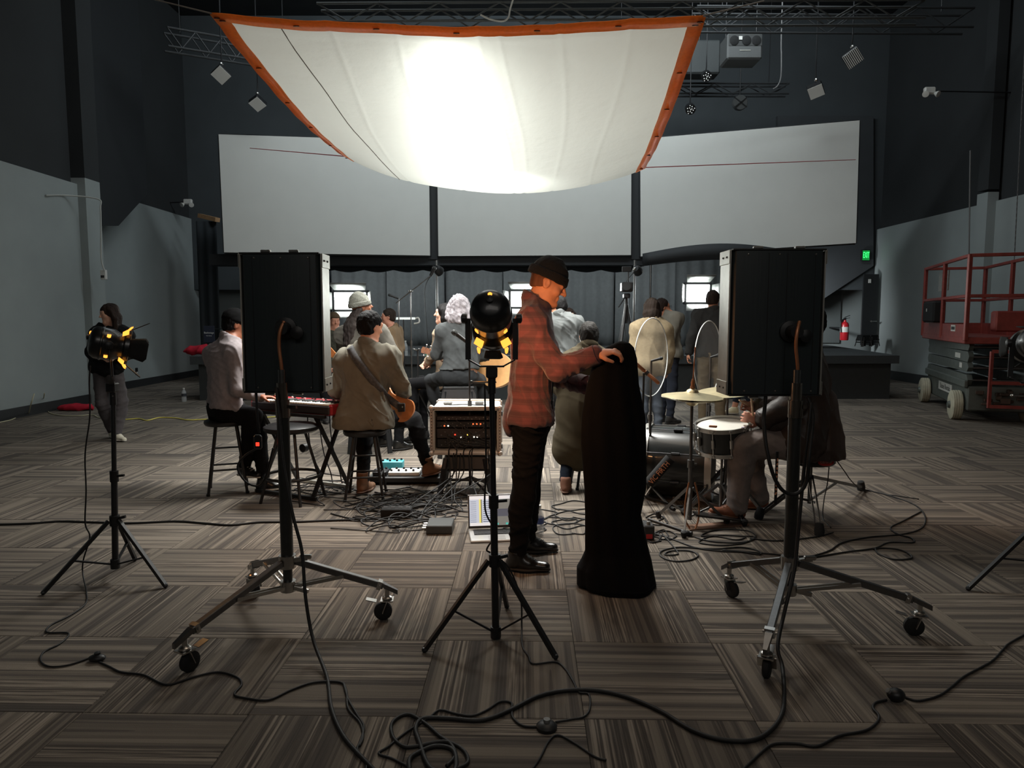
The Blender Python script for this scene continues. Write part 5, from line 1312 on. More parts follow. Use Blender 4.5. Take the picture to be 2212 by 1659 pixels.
g = Field(.009); g.ball(c + f_ * .055 - u_ * .075, (.062, .055, .05), .02, Matrix((r_, f_, u_)).transposed()); g.cut(c - u_ * .052, u_ - f_ * .3); p4.np('beard', g.mesh(0, 9, 1, .002), HAIR('dread', (46, 40, 38)))

# --- woman with wavy gray hair, gray denim jacket
Y5 = 7.3; hx = head_axes(-12, -4)
J = pose((s5.x, Y5, 0), -14, 1.70, s5.z, pel=at(998, 812, Y5), chest=at(996, 745, Y5), waist=at(998, 785, Y5), neck=at(993, 702, Y5), head=at(991, 664, Y5 + .02), shL=at(956, 716, Y5), shR=at(1034, 716, Y5), elL=at(944, 765, Y5 + .1), wrL=at(950, 768, Y5 + .34), elR=at(1047, 768, Y5 + .08), wrR=at(1020, 775, Y5 + .35), knL=at(930, 822, Y5 + .35), anL=at(950, 905, Y5 + .35), knR=at(1045, 822, Y5 + .35), anR=at(1040, 905, Y5 + .3))
p5, b5, s5_ = person('woman with wavy gray hair and gray denim jacket on a stool', J, .012, SKIN('fair', (214, 168, 146)), hx, CLOTH('gray_denim', (72, 75, 76), .12, 24), None, .022, 1.05, at(998, 797, Y5), .95, CLOTH('dark_gray', (44, 46, 48)), shoes=mat('black_leather', (22, 21, 20), .28), fold=.010, fs=11)
hair_long(p5, J, hx, .009, HAIR('silver', (158, 153, 158)), .15, .035, .022, seed=6, spread=.075)
ag = Thing('acoustic_guitar', 'acoustic guitar whose headstock shows left of the gray haired woman', 'guitar', at(960, 770, Y5 + .45))
h0, h1 = at(1010, 782, Y5 + .33), at(944, 764, Y5 + .42); gd = (h1 - h0).normalized(); GW = mat('guitar_rosewood', (120, 76, 52), .4, noise=.12); nn = Vector((.15, -1, .1)); nn = (nn - gd * nn.dot(gd)).normalized(); gs = gd.cross(nn)
m = MB(); m.beam(h0, h1, .05, .03, up=nn); ag.part('neck', m, GW)
m = MB(); m.prism([h1 - gs * .026, h1 + gs * .026, h1 + gd * .18 + gs * .036, h1 + gd * .19, h1 + gd * .18 - gs * .036], nn * -.018); hs_ = ag.part('headstock', m, GW)
for k in range(3):
    for s_ in (-1, 1):
        m = MB(); q = h1 + gd * (.04 + .05 * k) + gs * s_ * .034; m.tube(q, q + gs * s_ * .018, .004, n=6); m.box(q + gs * s_ * .026, (.014, .012, .018), bev=.003); m.tube(q - gs * s_ * .01 + nn * .004, q - gs * s_ * .01 + nn * .014, .005, n=6); ag.part('tuning_peg', m, CHROME, parent=hs_)
rr = []
for a in range(36):
    th = 2 * PI * a / 36; R_ = .19 * (1 - .18 * math.cos(2 * th) * -1) ; rr.append(h0 - gd * .28 + gd * .25 * math.cos(th) + gs * (.155 + .04 * math.cos(th) * -1 - .035 * math.cos(2 * th)) * math.sin(th) - nn * .11)
m = MB(); m.prism(rr, nn * .10); ag.part('guitar_body', m, mat('spruce', (196, 148, 96), .4, noise=.06))

# --- man with gray hair in the long olive coat, seated behind the cloth
YO = 5.86
J = pose((at(1262, 900, YO).x, YO, 0), 8, 1.70, .56, pel=at(1256, 880, YO), waist=at(1258, 842, YO), chest=at(1266, 790, YO), neck=at(1272, 752, YO), head=at(1272, 727, YO + .03), shL=at(1228, 786, YO), shR=at(1316, 786, YO), knL=at(1228, 905, YO + .3), anL=at(1222, 1058, 5.72), knR=at(1320, 905, YO + .36), elL=at(1212, 838, YO + .04), wrL=at(1240, 870, YO + .3), toeL=Vector((.15, 1, 0)))
J['knL'] = at(1230, 902, 6.12); J['anL'].z = .088; hx = head_axes(4, -16)
p10, b10, s10 = person('seated man with short gray hair, earphone wire and long olive coat', J, .012, SKIN('ruddy', (196, 138, 116)), hx, CLOTH('olive_coat', (72, 65, 51), .1), None, .03, 1.06, None, .95, CLOTH('blue_jeans', (26, 32, 42), .15, 40), shoes=mat('brown_suede', (122, 84, 66), .85, noise=.1), sole=mat('brown_sole', (160, 120, 96), .7), skirt=.34, fold=.012, fs=9, boot=.02)
hair_short(p10, J, hx, .009, HAIR('gray_brown', (36, 34, 32)), .009, -.06)
m = MB(); c = J['head']; m.path(spline([c + Vector((-.078, -.02, -.01)), c + Vector((-.06, -.11, -.09)), c + Vector((-.02, -.14, -.15)), c + Vector((.01, -.165, -.24))], 6), .003, 6); p10.part('earphone_wire', m, WHITEP)
bar_stool('black bar stool hidden under the long olive coat', (J['pel'].x + .10, YO + .12, 0), .53, .1)

# --- man in gray striped shirt leaning, standing behind
Y9 = 8.1; hx = head_axes(-48, -20)
J = pose((at(1232, 930, Y9).x, Y9, 0), -20, 1.78, None, pel=at(1236, 790, Y9), waist=at(1232, 755, Y9), chest=at(1222, 710, Y9), neck=at(1206, 682, Y9 + .02), head=at(1206, 662, Y9 + .06), shL=at(1186, 702, Y9), shR=at(1248, 698, Y9), elL=at(1180, 760, Y9 + .1), wrL=at(1180, 800, Y9 + .25), elR=at(1260, 752, Y9 + .08), wrR=at(1250, 800, Y9 + .2))
p9, b9, s9 = person('man in wrinkled gray shirt with dark hair bending behind the plaid shirt man', J, .013, SK2, hx, CLOTH('gray_shirt', (88, 91, 91), .08), None, .026, 1.05, None, .95, BLACKT, shoes=mat('black_leather', (22, 21, 20), .28), fold=.02, fs=15, topname='shirt')
hair_short(p9, J, hx, .011, HAIR('black', (14, 13, 14)), .012, -.06)

# --- long haired woman in beige sweater, bearded man with glasses, man in khaki trousers
Y12 = 8.5; hx = head_axes(-22, -6)
J = pose((at(1404, 942, Y12).x, Y12, 0), -14, 1.66, None, wrL=at(1372, 800, Y12 + .14), wrR=at(1438, 800, Y12 + .14), elL=at(1368, 758, Y12), elR=at(1444, 758, Y12), shL=at(1378, 712, Y12), shR=at(1434, 712, Y12))
p12, b12, s12 = person('woman with long brown hair and loose beige sweater, seen from behind', J, .013, SKIN('fair', (214, 168, 146)), hx, CLOTH('beige_knit', (140, 126, 102), .1, 40, 140), None, .045, 1.15, at(1404, 818, Y12), .97, CLOTH('gray_jeans', (66, 72, 80)), shoes=SOLEW, fold=.016, fs=7, topname='sweater', hands='')
hair_long(p12, J, hx, .010, HAIR('brown', (44, 36, 31)), .32, .018, seed=2)
Y13 = 9.6; hx = head_axes(78, 0)
J = pose((at(1440, 914, Y13).x, Y13, 0), 70, 1.75, None, head=at(1431, 664, Y13), wrR=at(1458, 770, Y13 - .1), elR=at(1448, 735, Y13 - .22), elL=at(1446, 735, Y13 + .2))
p13, b13, s13 = person('bearded man with glasses and gray hoodie beside the beige sweater woman', J, .013, SK2, hx, CLOTH('gray_hoodie', (124, 122, 114), .08), None, .035, 1.08, None, .95, CLOTH('navy', (40, 44, 54)), shoes=SOLED, fold=.012, fs=9, topname='hoodie')
hair_short(p13, J, hx, .010, HAIR('dark_brown', (44, 34, 30)), .010, -.05)
r_, f_, u_ = hx; c = J['head']; g = Field(.009); g.ball(c + f_ * .05 - u_ * .08, (.06, .052, .045), .02, Matrix((r_, f_, u_)).transposed()); g.cut(c - u_ * .05, u_ - f_ * .25); p13.np('beard', g.mesh(0, 9, 1, .002), HAIR('dark_brown', (44, 34, 30)))
m = MB()
for s_ in (-1, 1):
    m.path([c + r_ * (s_ * .032 + .024 * math.cos(a / 12 * 2 * PI)) + f_ * .105 + u_ * (.01 + .02 * math.sin(a / 12 * 2 * PI)) for a in range(12)], .002, 5, closed=True); m.tube(c + r_ * s_ * .056 + f_ * .104 + u_ * .014, c + r_ * s_ * .08 - f_ * .01 + u_ * .012, .002, n=5)
m.tube(c - r_ * .008 + f_ * .106 + u_ * .012, c + r_ * .008 + f_ * .106 + u_ * .012, .002, n=5); p13.part('glasses', m, BLK)
Y14 = 9.2; hx = head_axes(30, -8)
J = pose((at(1536, 923, Y14).x, Y14, 0), 12, 1.80, None, elL=at(1495, 725, Y14 - .05), wrL=at(1488, 762, Y14 - .02), head=at(1540, 648, Y14))
p14, b14, s14 = person('man in dark sweater and khaki trousers, seen from behind beside the right panel', J, .013, SK2, hx, CLOTH('charcoal_sweater', (50, 50, 50), .1), None, .03, 1.05, None, .97, CLOTH('khaki', (110, 98, 80), .1), tr_w=1.15, shoes=mat('white_sneaker', (206, 200, 182), .7), sole=SOLEW, fold=.012, fs=10, topname='sweater')
hair_short(p14, J, hx, .011, HAIR('dark_brown', (44, 34, 30)), .010, -.05)
Y15 = 10.35
J = pose((at(1604, 897, Y15).x, Y15, 0), -80, 1.75, None, toeL=Vector((-1, -.1, 0)), toeR=Vector((-1, .1, 0)), anL=at(1628, 884, Y15 - .1), anR=at(1586, 884, Y15 + .1))
for n_ in 'LR': J['an' + n_].z = .088
p15, b15, s15 = person('person behind the right light panel, only pale sneakers and ankles showing', J, .016, SK2, head_axes(-80), BLACKC, None, .025, 1.0, None, .95, CLOTH('navy', (40, 44, 54)), tr_to=.72, shoes=mat('cream_sneaker', (212, 202, 170), .7), sole=SOLEW, fold=.01)
hair_short(p15, J, head_axes(-80), .013, HAIR('dark_brown', (44, 34, 30)), .010)

# --- people in the far middle
Y6 = 8.1; hx = head_axes(-84, 0)
J = pose((at(966, 900, Y6).x, Y6, 0), -75, 1.66, .62, pel=at(972, 828, Y6), chest=at(962, 752, Y6), waist=at(966, 790, Y6), neck=at(961, 708, Y6), head=at(959, 678, Y6), shL=at(952, 722, Y6 - .16), shR=at(960, 722, Y6 + .16), elL=at(940, 760, Y6 - .1), elR=at(945, 760, Y6 + .2), wrL=at(925, 780, Y6), wrR=at(925, 780, Y6 + .15))
p6, b6, s6 = person('dark haired woman in tan jacket in profile behind the gray haired woman', J, .013, SKIN('fair', (214, 168, 146)), hx, CLOTH('tan_jacket', (158, 140, 120), .08), None, .022, 1.0, None, .95, BLACKT, shoes=SOLED, fold=.01)
hair_long(p6, J, hx, .010, HAIR('black', (14, 13, 14)), .28, .012, seed=8)
cafe_stool('black metal stool under the dark haired woman in tan jacket', (J['pel'].x, Y6, 0), .60, .2, .3)
Y7 = 10.2; hx = head_axes(-100, -4)
J = pose((at(850, 900, Y7).x, Y7, 0), -110, 1.76, .52, chest=at(850, 736, Y7), waist=at(852, 770, Y7), pel=at(854, 800, Y7), neck=at(846, 708, Y7), head=at(839, 685, Y7), shL=at(842, 718, Y7 - .2), shR=at(858, 716, Y7 + .1), elL=at(852, 755, Y7 - .25), wrL=at(830, 762, Y7 - .4), elR=at(866, 752, Y7 + .1), wrR=at(850, 775, Y7 - .1))
p7, b7, s7 = person('man in brown sweater facing left beyond the gray beanie man', J, .014, SKIN('ruddy', (196, 138, 116)), hx, CLOTH('brown_sweater', (120, 100, 78), .08), None, .025, 1.0, None, .95, BLACKT, shoes=SOLED, topname='sweater')
hair_short(p7, J, hx, .011, HAIR('brown', (44, 36, 31)), .010, -.05)
cafe_stool('black metal stool under the man in brown sweater', (J['pel'].x, Y7, 0), .52, .2, .3)
Y8 = 10.0; hx = head_axes(150, -6)
J = pose((at(722, 900, Y8).x, Y8, 0), 160, 1.74, .52, head=at(722, 694, Y8), neck=at(722, 714, Y8), chest=at(722, 742, Y8), waist=at(722, 772, Y8), pel=at(722, 800, Y8), shL=at(748, 722, Y8), shR=at(700, 722, Y8), elL=at(754, 765, Y8), elR=at(694, 765, Y8), wrL=at(738, 790, Y8 - .2), wrR=at(708, 790, Y8 - .2))
p8, b8, s8 = person('person in brown cap half hidden by the left light panel', J, .014, SKIN('ruddy', (196, 138, 116)), hx, CLOTH('dark_camo', (66, 66, 58), .4, 20), None, .025, 1.0, None, .95, BLACKT, shoes=SOLED)
hair_short(p8, J, hx, .012, HAIR('brown', (44, 36, 31)), .008); beanie(p8, J, hx, .010, CLOTH('brown_cap', (84, 70, 56)), .012, .03, .0, None, False)
cafe_stool('black metal stool under the person in brown cap', (J['pel'].x, Y8, 0), .52, .2, .3)
Y11 = 9.8; hx = head_axes(170, 0)
J = pose((at(1228, 900, Y11).x, Y11, 0), 170, 1.66, .5, head=at(1229, 684, Y11), neck=at(1229, 704, Y11), chest=at(1229, 735, Y11), waist=at(1229, 765, Y11), pel=at(1229, 798, Y11), shL=at(1254, 713, Y11), shR=at(1204, 713, Y11), elL=at(1258, 750, Y11), elR=at(1200, 750, Y11), wrL=at(1246, 780, Y11 - .2), wrR=at(1212, 780, Y11 - .2))
p11, b11, s11 = person('woman whose face shows just above the wrinkled gray shirt', J, .014, SKIN('fair', (214, 168, 146)), hx, BLACKC, None, .022, 1.0, None, .95, BLACKT, shoes=SOLED)
hair_long(p11, J, hx, .012, HAIR('dark_brown', (44, 34, 30)), .25, .012, seed=3)
cafe_stool('black metal stool under the woman behind the wrinkled gray shirt', (J['pel'].x, Y11, 0), .5, .2, .3)

# --- drummer
YD = 5.0; hx = head_axes(-80, -12)
J = pose((at(1730, 1100, YD).x, YD, 0), -86, 1.84, .5, pel=at(1732, 948, YD), waist=at(1738, 905, YD), chest=at(1742, 828, YD), neck=at(1740, 752, YD), head=at(1748, 700, YD), shL=at(1732, 790, YD - .2), shR=at(1744, 790, YD + .2), elL=at(1712, 872, YD - .22), wrL=at(1648, 906, YD - .12), elR=at(1705, 872, YD + .25), wrR=at(1640, 880, YD + .2),
         hipL=at(1722, 955, YD - .1), hipR=at(1722, 955, YD + .1), knL=at(1602, 962, YD - .14), knR=at(1612, 965, YD + .28), anL=at(1592, 1094, YD - .12), anR=at(1640, 1080, YD + .25), toeL=Vector((-1, -.05, .2)), toeR=Vector((-1, .1, 0)), hdL=Vector((-.8, .1, .1)), hdR=Vector((-.8, .1, .1)))
J['anR'].z = .088
p16, b16, s16 = person('drummer in dark brown jacket, gray jeans and tan shoes on the throne', J, .010, SKIN('ruddy', (196, 138, 116)), hx, mat('dark_brown_leather', (44, 34, 30), .5, noise=.15, nscale=6, bump=.2, bscale=40), None, .05, 1.25, at(1732, 990, YD), .93, CLOTH('gray_denim_baggy', (136, 126, 122), .1, 30), tr_t=.02, tr_w=1.25, tr_to=1.0, shoes=mat('tan_leather_shoe', (140, 82, 54), .55, noise=.08), sole=mat('brown_sole2', (116, 78, 56), .7), fold=.012, fs=9)
hair_short(p16, J, hx, .010, HAIR('black', (14, 13, 14)), .012, -.06)
g = Field(.012); g.cone(at(1750, 880, YD), at(1752, 980, YD), .19, .23, .05, sq=(J['r'], 1.0)); g.cone(at(1700, 900, YD - .1), at(1668, 915, YD - .1), .12, .09, .05); g.cut(at(1750, 985, YD), (0, 0, -1)); p16.np('jacket_skirt', g.mesh(.012, 9, 6), MATS['dark_brown_leather'], parent=s16)
for wr, lab, tip in ((J['wrL'] + J['hdL'] * .08, 'wooden drumstick in the drummer near hand, above the snare', at(1623, 858, YD - .2)), (J['wrR'] + J['hdR'] * .08, 'wooden drumstick in the drummer far hand', at(1600, 866, YD + .05))):
    m = MB(); d_ = (tip - wr).normalized(); m.path([wr - d_ * .06, wr + d_ * .2, tip, tip + d_ * .03], [.0075, .0075, .005, .006], 8); solo('drumstick', m, mat('hickory', (214, 176, 140), .5, noise=.08), lab, 'drumstick', wr - d_ * .06, 'drumsticks of the drummer')

# --- woman at the left
Y17 = 8.3; hx = head_axes(222, -12)
J = pose((at(240, 948, Y17).x, Y17, 0), 196, 1.63, None, head=at(236, 678, Y17 - .04), neck=at(239, 706, Y17), chest=at(240, 742, Y17), shR=at(208, 722, Y17 - .04), shL=at(272, 722, Y17 + .02), elR=at(196, 762, Y17 - .05), elL=at(280, 765, Y17), wrR=at(222, 770, Y17 - .28), wrL=at(250, 768, Y17 - .28), knR=at(222, 872, Y17 - .06), anR=at(243, 934, Y17 + .1), knL=at(262, 868, Y17 - .05), anL=at(252, 936, Y17 - .12), toeR=Vector((.75, -.6, 0)), toeL=Vector((.85, -.5, 0)))
for n_ in 'LR': J['an' + n_].z = .084
p17, b17, s17 = person('woman with long dark hair, black jacket and white sneakers by the left wall', J, .012, SKIN('fair', (214, 168, 146)), hx, BLACKC, None, .035, 1.1, at(238, 812, Y17), .95, CLOTH('gray_jeans2', (84, 80, 82), .12), tr_t=.02, tr_w=1.05, shoes=mat('white_sneaker', (206, 200, 182), .7), sole=SOLEW, fold=.012, fs=9)
hair_long(p17, J, hx, .010, HAIR('dark_brown', (44, 34, 30)), .30, .016, seed=12)
# ================================================================ drum kit
SHELL = mat('gloss_black_shell', (30, 33, 33), .3, noise=.06, nscale=3, coat=.3); HEADW = mat('white_drum_head', (220, 218, 208), .6, noise=.03, nscale=6); HOOPM = mat('black_hoop_inlay', (176, 176, 172), .35, .5)


def drum(name, label, c, ax, r, depth, lugs, hw, hb, group=None, hoop=None, hoopr=.012, hoopd=.02, hw_m=None):
    """shell with hoops, lugs and two heads; c is the centre of the batter end, ax points to the other end"""
    c = Vector(c); ax = Vector(ax).normalized(); R = frame(ax); t = Thing(name, label, 'drum', c, group=group)
    m = MB(); m.lathe([(r, 0), (r, depth)], c, ax, 48, caps=False); m.lathe([(r - .008, depth), (r - .008, 0)], c, ax, 48, caps=False); t.part('shell', m, SHELL)
    for h, hm in ((-.002, hw), (depth + .002, hb)):
        m = MB(); m.lathe([(.0, h), (r * .6, h), (r - .004, h), (r - .002, h + (.004 if h > 0 else -.004) * 0)], c, ax, 48, caps=False); t.part('head', m, hm)
    for h in (0, depth):
        m = MB(); s_ = -1 if h == 0 else 1; m.lathe([(r + .002, h - s_ * hoopd * .4), (r + hoopr, h - s_ * hoopd * .4), (r + hoopr, h + s_ * hoopd), (r + .002, h + s_ * hoopd), (r + .002, h - s_ * hoopd * .4)], c, ax, 48, caps=False); t.part('hoop', m, hoop or CHROME)
    for k in range(lugs):
        a = 2 * PI * (k + .5) / lugs; o = R @ Vector((math.cos(a), 0, math.sin(a)))
        m = MB(); m.box(c + o * (r + .012) + ax * depth * .5, (.02, min(.07, depth * .4), .024), Matrix((o.cross(ax), ax, o)).transposed(), .005); m.tube(c + o * (r + .014) - ax * .01, c + o * (r + .014) + ax * (depth + .01), .0035, n=6); t.part('lug', m, hw_m or CHROME)
        m = MB()
        for h in (-.01, depth + .01): m.box(c + o * (r + .012) + ax * h, (.024, .016, .018), Matrix((o.cross(ax), ax, o)).transposed(), .003)
        t.part('claw', m, hw_m or CHROME)
    return t


bc = at(1532, 992, 5.5); ba = Vector((-.94, .34, 0)).normalized(); bc.z = .29
bass = drum('bass_drum', 'black bass drum lying on its side left of the drummer', bc, ba, .278, .46, 8, mat('black_drum_head', (26, 27, 28), .45), MATS['black_drum_head'], hoop=HOOPM, hoopr=.016, hoopd=.035, hw_m=BLK)
for s_ in (-1, 1):
    q = bc + ba * .40; o = ba.cross(Vector((0, 0, 1))).normalized() * s_; m = MB(); m.tube(q + o * .22 - Vector((0, 0, .14)), Vector((q.x, q.y, .006)) + o * .36 + ba * .08, .008, n=8); m.ball(Vector((q.x, q.y, .010)) + o * .36 + ba * .08, .012, 8); bass.part('spur', m, CHROME)
m = MB(); m.ball(bc + ba * .02 - Vector((0, 0, .262)) + ba.cross(Vector((0, 0, 1))) * -.1, (.05, .02, .02), 10); bass.part('pedal_clamp', m, CHROME)
# cylindrical stick holder with lettering, clamped to the drum
p0, p1 = at(1400, 1045, 5.22), at(1448, 990, 5.22); dd = (p1 - p0).normalized(); sh = Thing('drumstick_holder', 'black tube drumstick holder with orange lettering beside the bass drum', 'holder', p0)
m = MB(); m.lathe([(.0, 0), (.04, 0), (.04, (p1 - p0).length), (.036, (p1 - p0).length), (.034, .02), (.0, .02)], p0, dd, 24, caps=False); sh.part('tube', m, BLKM)
m = MB(); rt_ = dd; vw = Vector((0, -1, .1)); vw = (vw - dd * vw.dot(dd)).normalized(); upv = vw.cross(dd); add_text(m, 'VIC FIRTH', .058, p0 + dd * (p1 - p0).length * .47 + vw * .0415, dd, upv, .0006, .78); sh.part('lettering', m, mat('orange_print', (226, 160, 122), .5), label='lettering VIC FIRTH')
m = MB(); m.tube(p0 + dd * .12, p0 + dd * .12 - vw * .07, .009); m.box(p0 + dd * .12 - vw * .07, (.03, .03, .03), bev=.004); sh.part('clamp', m, CHROME)
# snare and its stand
sc_ = at(1560, 919, 4.98); sa = Vector((.10, .13, -1)).normalized(); snare = drum('snare_drum', 'black snare drum with white head in front of the drummer knee', sc_, sa, .180, .165, 10, HEADW, HEADW, group='drums of the kit')
m = MB(); m.box(sc_ + Vector((.11, -.14, .008)), (.03, .02, .004), rotz(.3)); snare.part('blue_tape', m, mat('blue_tape', (70, 84, 160), .6), label='blue tape patch on the head')
m = MB(); m.box(sc_ + Vector((-.10, -.125, .012)), (.055, .022, .014), rotz(-.5), .004); snare.part('mic_clip', m, TAN)
def tri_stand(name, label, top, foot_c, spread, zleg, rcol, mt, nfeet=3, a0=.4, group=None, double=True):
    foot_c = Vector(foot_c); top = Vector(top); t = Thing(name, label, 'stand', (foot_c.x, foot_c.y, 0), group=group)
    m = MB(); m.tube((foot_c.x, foot_c.y, .05), foot_c.lerp(top, .5) + Vector((0, 0, 0)), rcol); t.part('column', m, mt)
    m = MB(); m.tube(foot_c.lerp(top, .48), top, rcol * .7); t.part('riser', m, mt)
    m = MB(); m.tube(foot_c.lerp(top, .46), foot_c.lerp(top, .52), rcol * 1.5); m.beam(foot_c.lerp(top, .49), foot_c.lerp(top, .49) + Vector((.04, -.01, 0)), .012, .012); t.part('wing_clamp', m, mt)
    for k in range(nfeet):
        a = a0 + 2 * PI * k / nfeet; d = Vector((math.cos(a), math.sin(a), 0)); n = Vector((-d.y, d.x, 0)); e = Vector((foot_c.x, foot_c.y, .025)) + d * spread; s0 = Vector((foot_c.x, foot_c.y, zleg)) + d * rcol * 1.2
        m = MB()
        for q in ((-1, 1) if double else (0,)): m.beam(s0 + n * q * .012, e + n * q * .012, .006 if double else .012, .018)
        lg = t.part('leg', m, mt)
        m = MB(); m.beam(Vector((foot_c.x, foot_c.y, .07)), s0.lerp(e, .55), .008, .012); t.part('brace', m, mt)
        m = MB(); m.lathe([(.014, -.02), (.02, 0), (.02, .025), (.012, .03)], e - Vector((0, 0, .005)), (d * .3 + Vector((0, 0, 1))), 10); t.part('rubber_foot', m, RUB)
    return t
sf = Vector((sc_.x + .02, sc_.y + .05, 0)); st_ = tri_stand('snare_stand', 'chrome stand under the black snare drum', (sf.x, sf.y, .46), sf, .26, .24, .013, DCHROME, a0=.9)
for k in range(3):
    a = 1.2 + 2 * PI * k / 3; m = MB(); m.path([(sf.x, sf.y, .44), (sf.x + .15 * math.cos(a), sf.y + .15 * math.sin(a), .47), (sf.x + .185 * math.cos(a), sf.y + .185 * math.sin(a), .50)], .007, 8); st_.part('basket_arm', m, DCHROME)
# hi-hat and second cymbal
BRASS = mat('pale_bronze_cymbal', (222, 208, 168), .34, .75, noise=.12, nscale=10, bump=.12, bscale=120, stretch=(1, 1, 8))
def cymbal(t, c, r, n, up=1, name='cymbal_plate'):
    m = MB(); m.lathe([(r, 0), (r * .7, .012), (r * .35, .024), (r * .22, .03), (r * .17, .045), (r * .08, .054), (.004, .056)][::1], c, n * up, 44, caps=False); m.lathe([(.004, .054), (r * .08, .052), (r * .17, .043), (r * .22, .028), (r * .35, .022), (r * .7, .010), (r, -.001)], c, n * up, 44, caps=False); t.part(name, m, BRASS)
hc = at(1495, 858, 4.78); hn = Vector((.03, -.03, 1)).normalized(); hb = Vector((at(1490, 1100, 4.78).x, 4.78, 0))
hh_ = tri_stand('hi_hat', 'hi-hat cymbal pair on a chrome stand left of the drummer', hc + Vector((0, 0, .0)), hb, .27, .27, .016, DCHROME, a0=.15, double=False)
hh_.o['category'] = 'cymbals'
cymbal(hh_, hc + Vector((0, 0, .004)), .205, hn); cymbal(hh_, hc - Vector((0, 0, .006)), .205, hn, -1)
m = MB(); m.tube(hc, hc + hn * .34, .004); m.lathe([(.012, 0), (.018, .01), (.012, .03), (.015, .045), (.008, .07)], hc + hn * .055, hn, 12); hh_.part('pull_rod', m, TAN)
m = MB(); m.path(spline([(hb.x - .02, 4.74, .32), (hb.x - .045, 4.72, .2), (hb.x - .05, 4.70, .08), (hb.x - .02, 4.68, .015)], 5), .006, 8); m.path(spline([(hb.x + .02, 4.74, .32), (hb.x + .045, 4.72, .2), (hb.x + .04, 4.70, .08), (hb.x + .015, 4.68, .015)], 5), .006, 8); hh_.part('pedal_frame', m, TAN)
m = MB(); m.prism([(hb.x + .02, 4.68, .10), (hb.x + .40, 4.80, .022), (hb.x + .40, 4.90, .022), (hb.x + .02, 4.78, .10)], (0, 0, .012)); hh_.part('foot_board', m, mat('pedal_plate', (60, 58, 56), .4, .6)); m = MB(); m.prism([(hb.x - .02, 4.68, .002), (hb.x + .42, 4.80, .002), (hb.x + .42, 4.91, .002), (hb.x - .02, 4.79, .002)], (0, 0, .008)); hh_.part('base_plate', m, mat('copper_plate', (150, 118, 100), .4, .5))
cc = at(1572, 846, 5.3); cb = Vector((cc.x, 5.3, 0)); c2 = tri_stand('crash_cymbal', 'pale bronze cymbal partly hidden behind the right light panel', cc, cb, .3, .3, .013, DCHROME, a0=1.3); c2.o['category'] = 'cymbals'; cymbal(c2, cc, .24, Vector((-.10, -.06, 1)).normalized())
# throne
TH = at(1752, 985, 5.02); tb = Vector((TH.x, 5.02, 0)); th = Thing('drum_throne', 'black drum throne with a red oval badge under the drummer', 'stool', tb)
m = MB(); m.lathe([(.0, .395), (.15, .395), (.165, .41), (.168, .47), (.15, .495), (.0, .50)], tb, (0, 0, 1), 32, caps=False); th.part('seat', m, MATS['black_vinyl_seat'])
m = MB(); q = tb + Vector((.03, -.172, .437)); m.prism([q + Vector((.055 * math.cos(a / 24 * 2 * PI), 0, .026 * math.sin(a / 24 * 2 * PI))) for a in range(24)], (0, -.005, 0)); bdg = th.part('badge', m, mat('badge_red2', (196, 52, 44), .4)); m = MB(); add_text(m, 'Gibraltar', .023, q + Vector((0, -.0058, 0)), (1, 0, 0), (0, 0, 1)); th.part('lettering', m, mat('badge_text', (230, 200, 190), .5), parent=bdg, label='lettering Gibraltar')
m = MB(); m.tube((tb.x, tb.y, .10), (tb.x, tb.y, .40), .014); th.part('column', m, DCHROME)
for (px, py) in ((1860, 1052), (1770, 1147), (1640, 1112)):
    e = fl(px, py, .03); s0 = Vector((tb.x, tb.y, .30)); d = (e - s0); d.z = 0; d.normalize(); n = Vector((-d.y, d.x, 0)); m = MB()
    for q_ in (-1, 1): m.beam(s0 + n * q_ * .016, e + n * q_ * .016, .007, .022)
    th.part('leg', m, DCHROME); m = MB(); m.beam((tb.x, tb.y, .12), s0.lerp(e, .5), .01, .016); th.part('brace', m, DCHROME); m = MB(); m.lathe([(.03, -.03), (.034, 0), (.026, .05), (.012, .055)], e, (-d * .25 + Vector((0, 0, 1))), 12); th.part('rubber_foot', m, RUB)
# stick bag hanging from the throne edge
p0, p1 = at(1680, 975, 4.72), at(1674, 1088, 4.72); m = MB(); m.box((p0 + p1) / 2, (.018, .012, (p0 - p1).length), bev=.003); sb_ = Thing('strap_bag', 'narrow black strap with orange print hanging below the drummer seat', 'strap', p1); sb_.part('webbing', m, BLKM)
m = MB(); rn = random.Random(2)
for k in range(9): m.box(p1.lerp(p0, .2 + .08 * k) + Vector((0, -.0066, 0)), (.009, .0012, .012 + .008 * rn.random()), Matrix.Rotation(rn.uniform(-.4, .4), 3, 'Y'))
sb_.part('print', m, mat('orange_print', (226, 160, 122), .5), kind='stuff')

# ================================================================ clear discs, microphones and stands
def clear_disc(label, px, py, Y, r, ang, rim_side):
    c = at(px, py, Y); n = Vector((math.sin(ang), -math.cos(ang), 0)); t = Thing('clear_disc', label, 'disc', c, group='clear round shields by the drums')
    m = MB(); m.lathe([(.0, -.0015), (r - .004, -.0015), (r - .004, .0015), (.0, .0015)], c, n, 48, caps=False); t.part('pane', m, mat('clear_acrylic', (235, 240, 240), .06, alpha=.10, spec=.6))
    x = n.cross(Vector((0, 0, 1))); m = MB(); m.path([c + x * r * math.cos(a / 60 * 2 * PI) + Vector((0, 0, r * math.sin(a / 60 * 2 * PI))) for a in range(60)], .0045, 6, closed=True); t.part('rim', m, mat('white_rim', (215, 218, 216), .3))
    m = MB(); m.tube(c - Vector((0, 0, r)), Vector((c.x, c.y, .02)), .009); t.part('post', m, DCHROME); m = MB(); m.lathe([(.16, 0), (.16, .015), (.03, .03)], (c.x, c.y, .001), (0, 0, 1), 24); t.part('base', m, BLK)
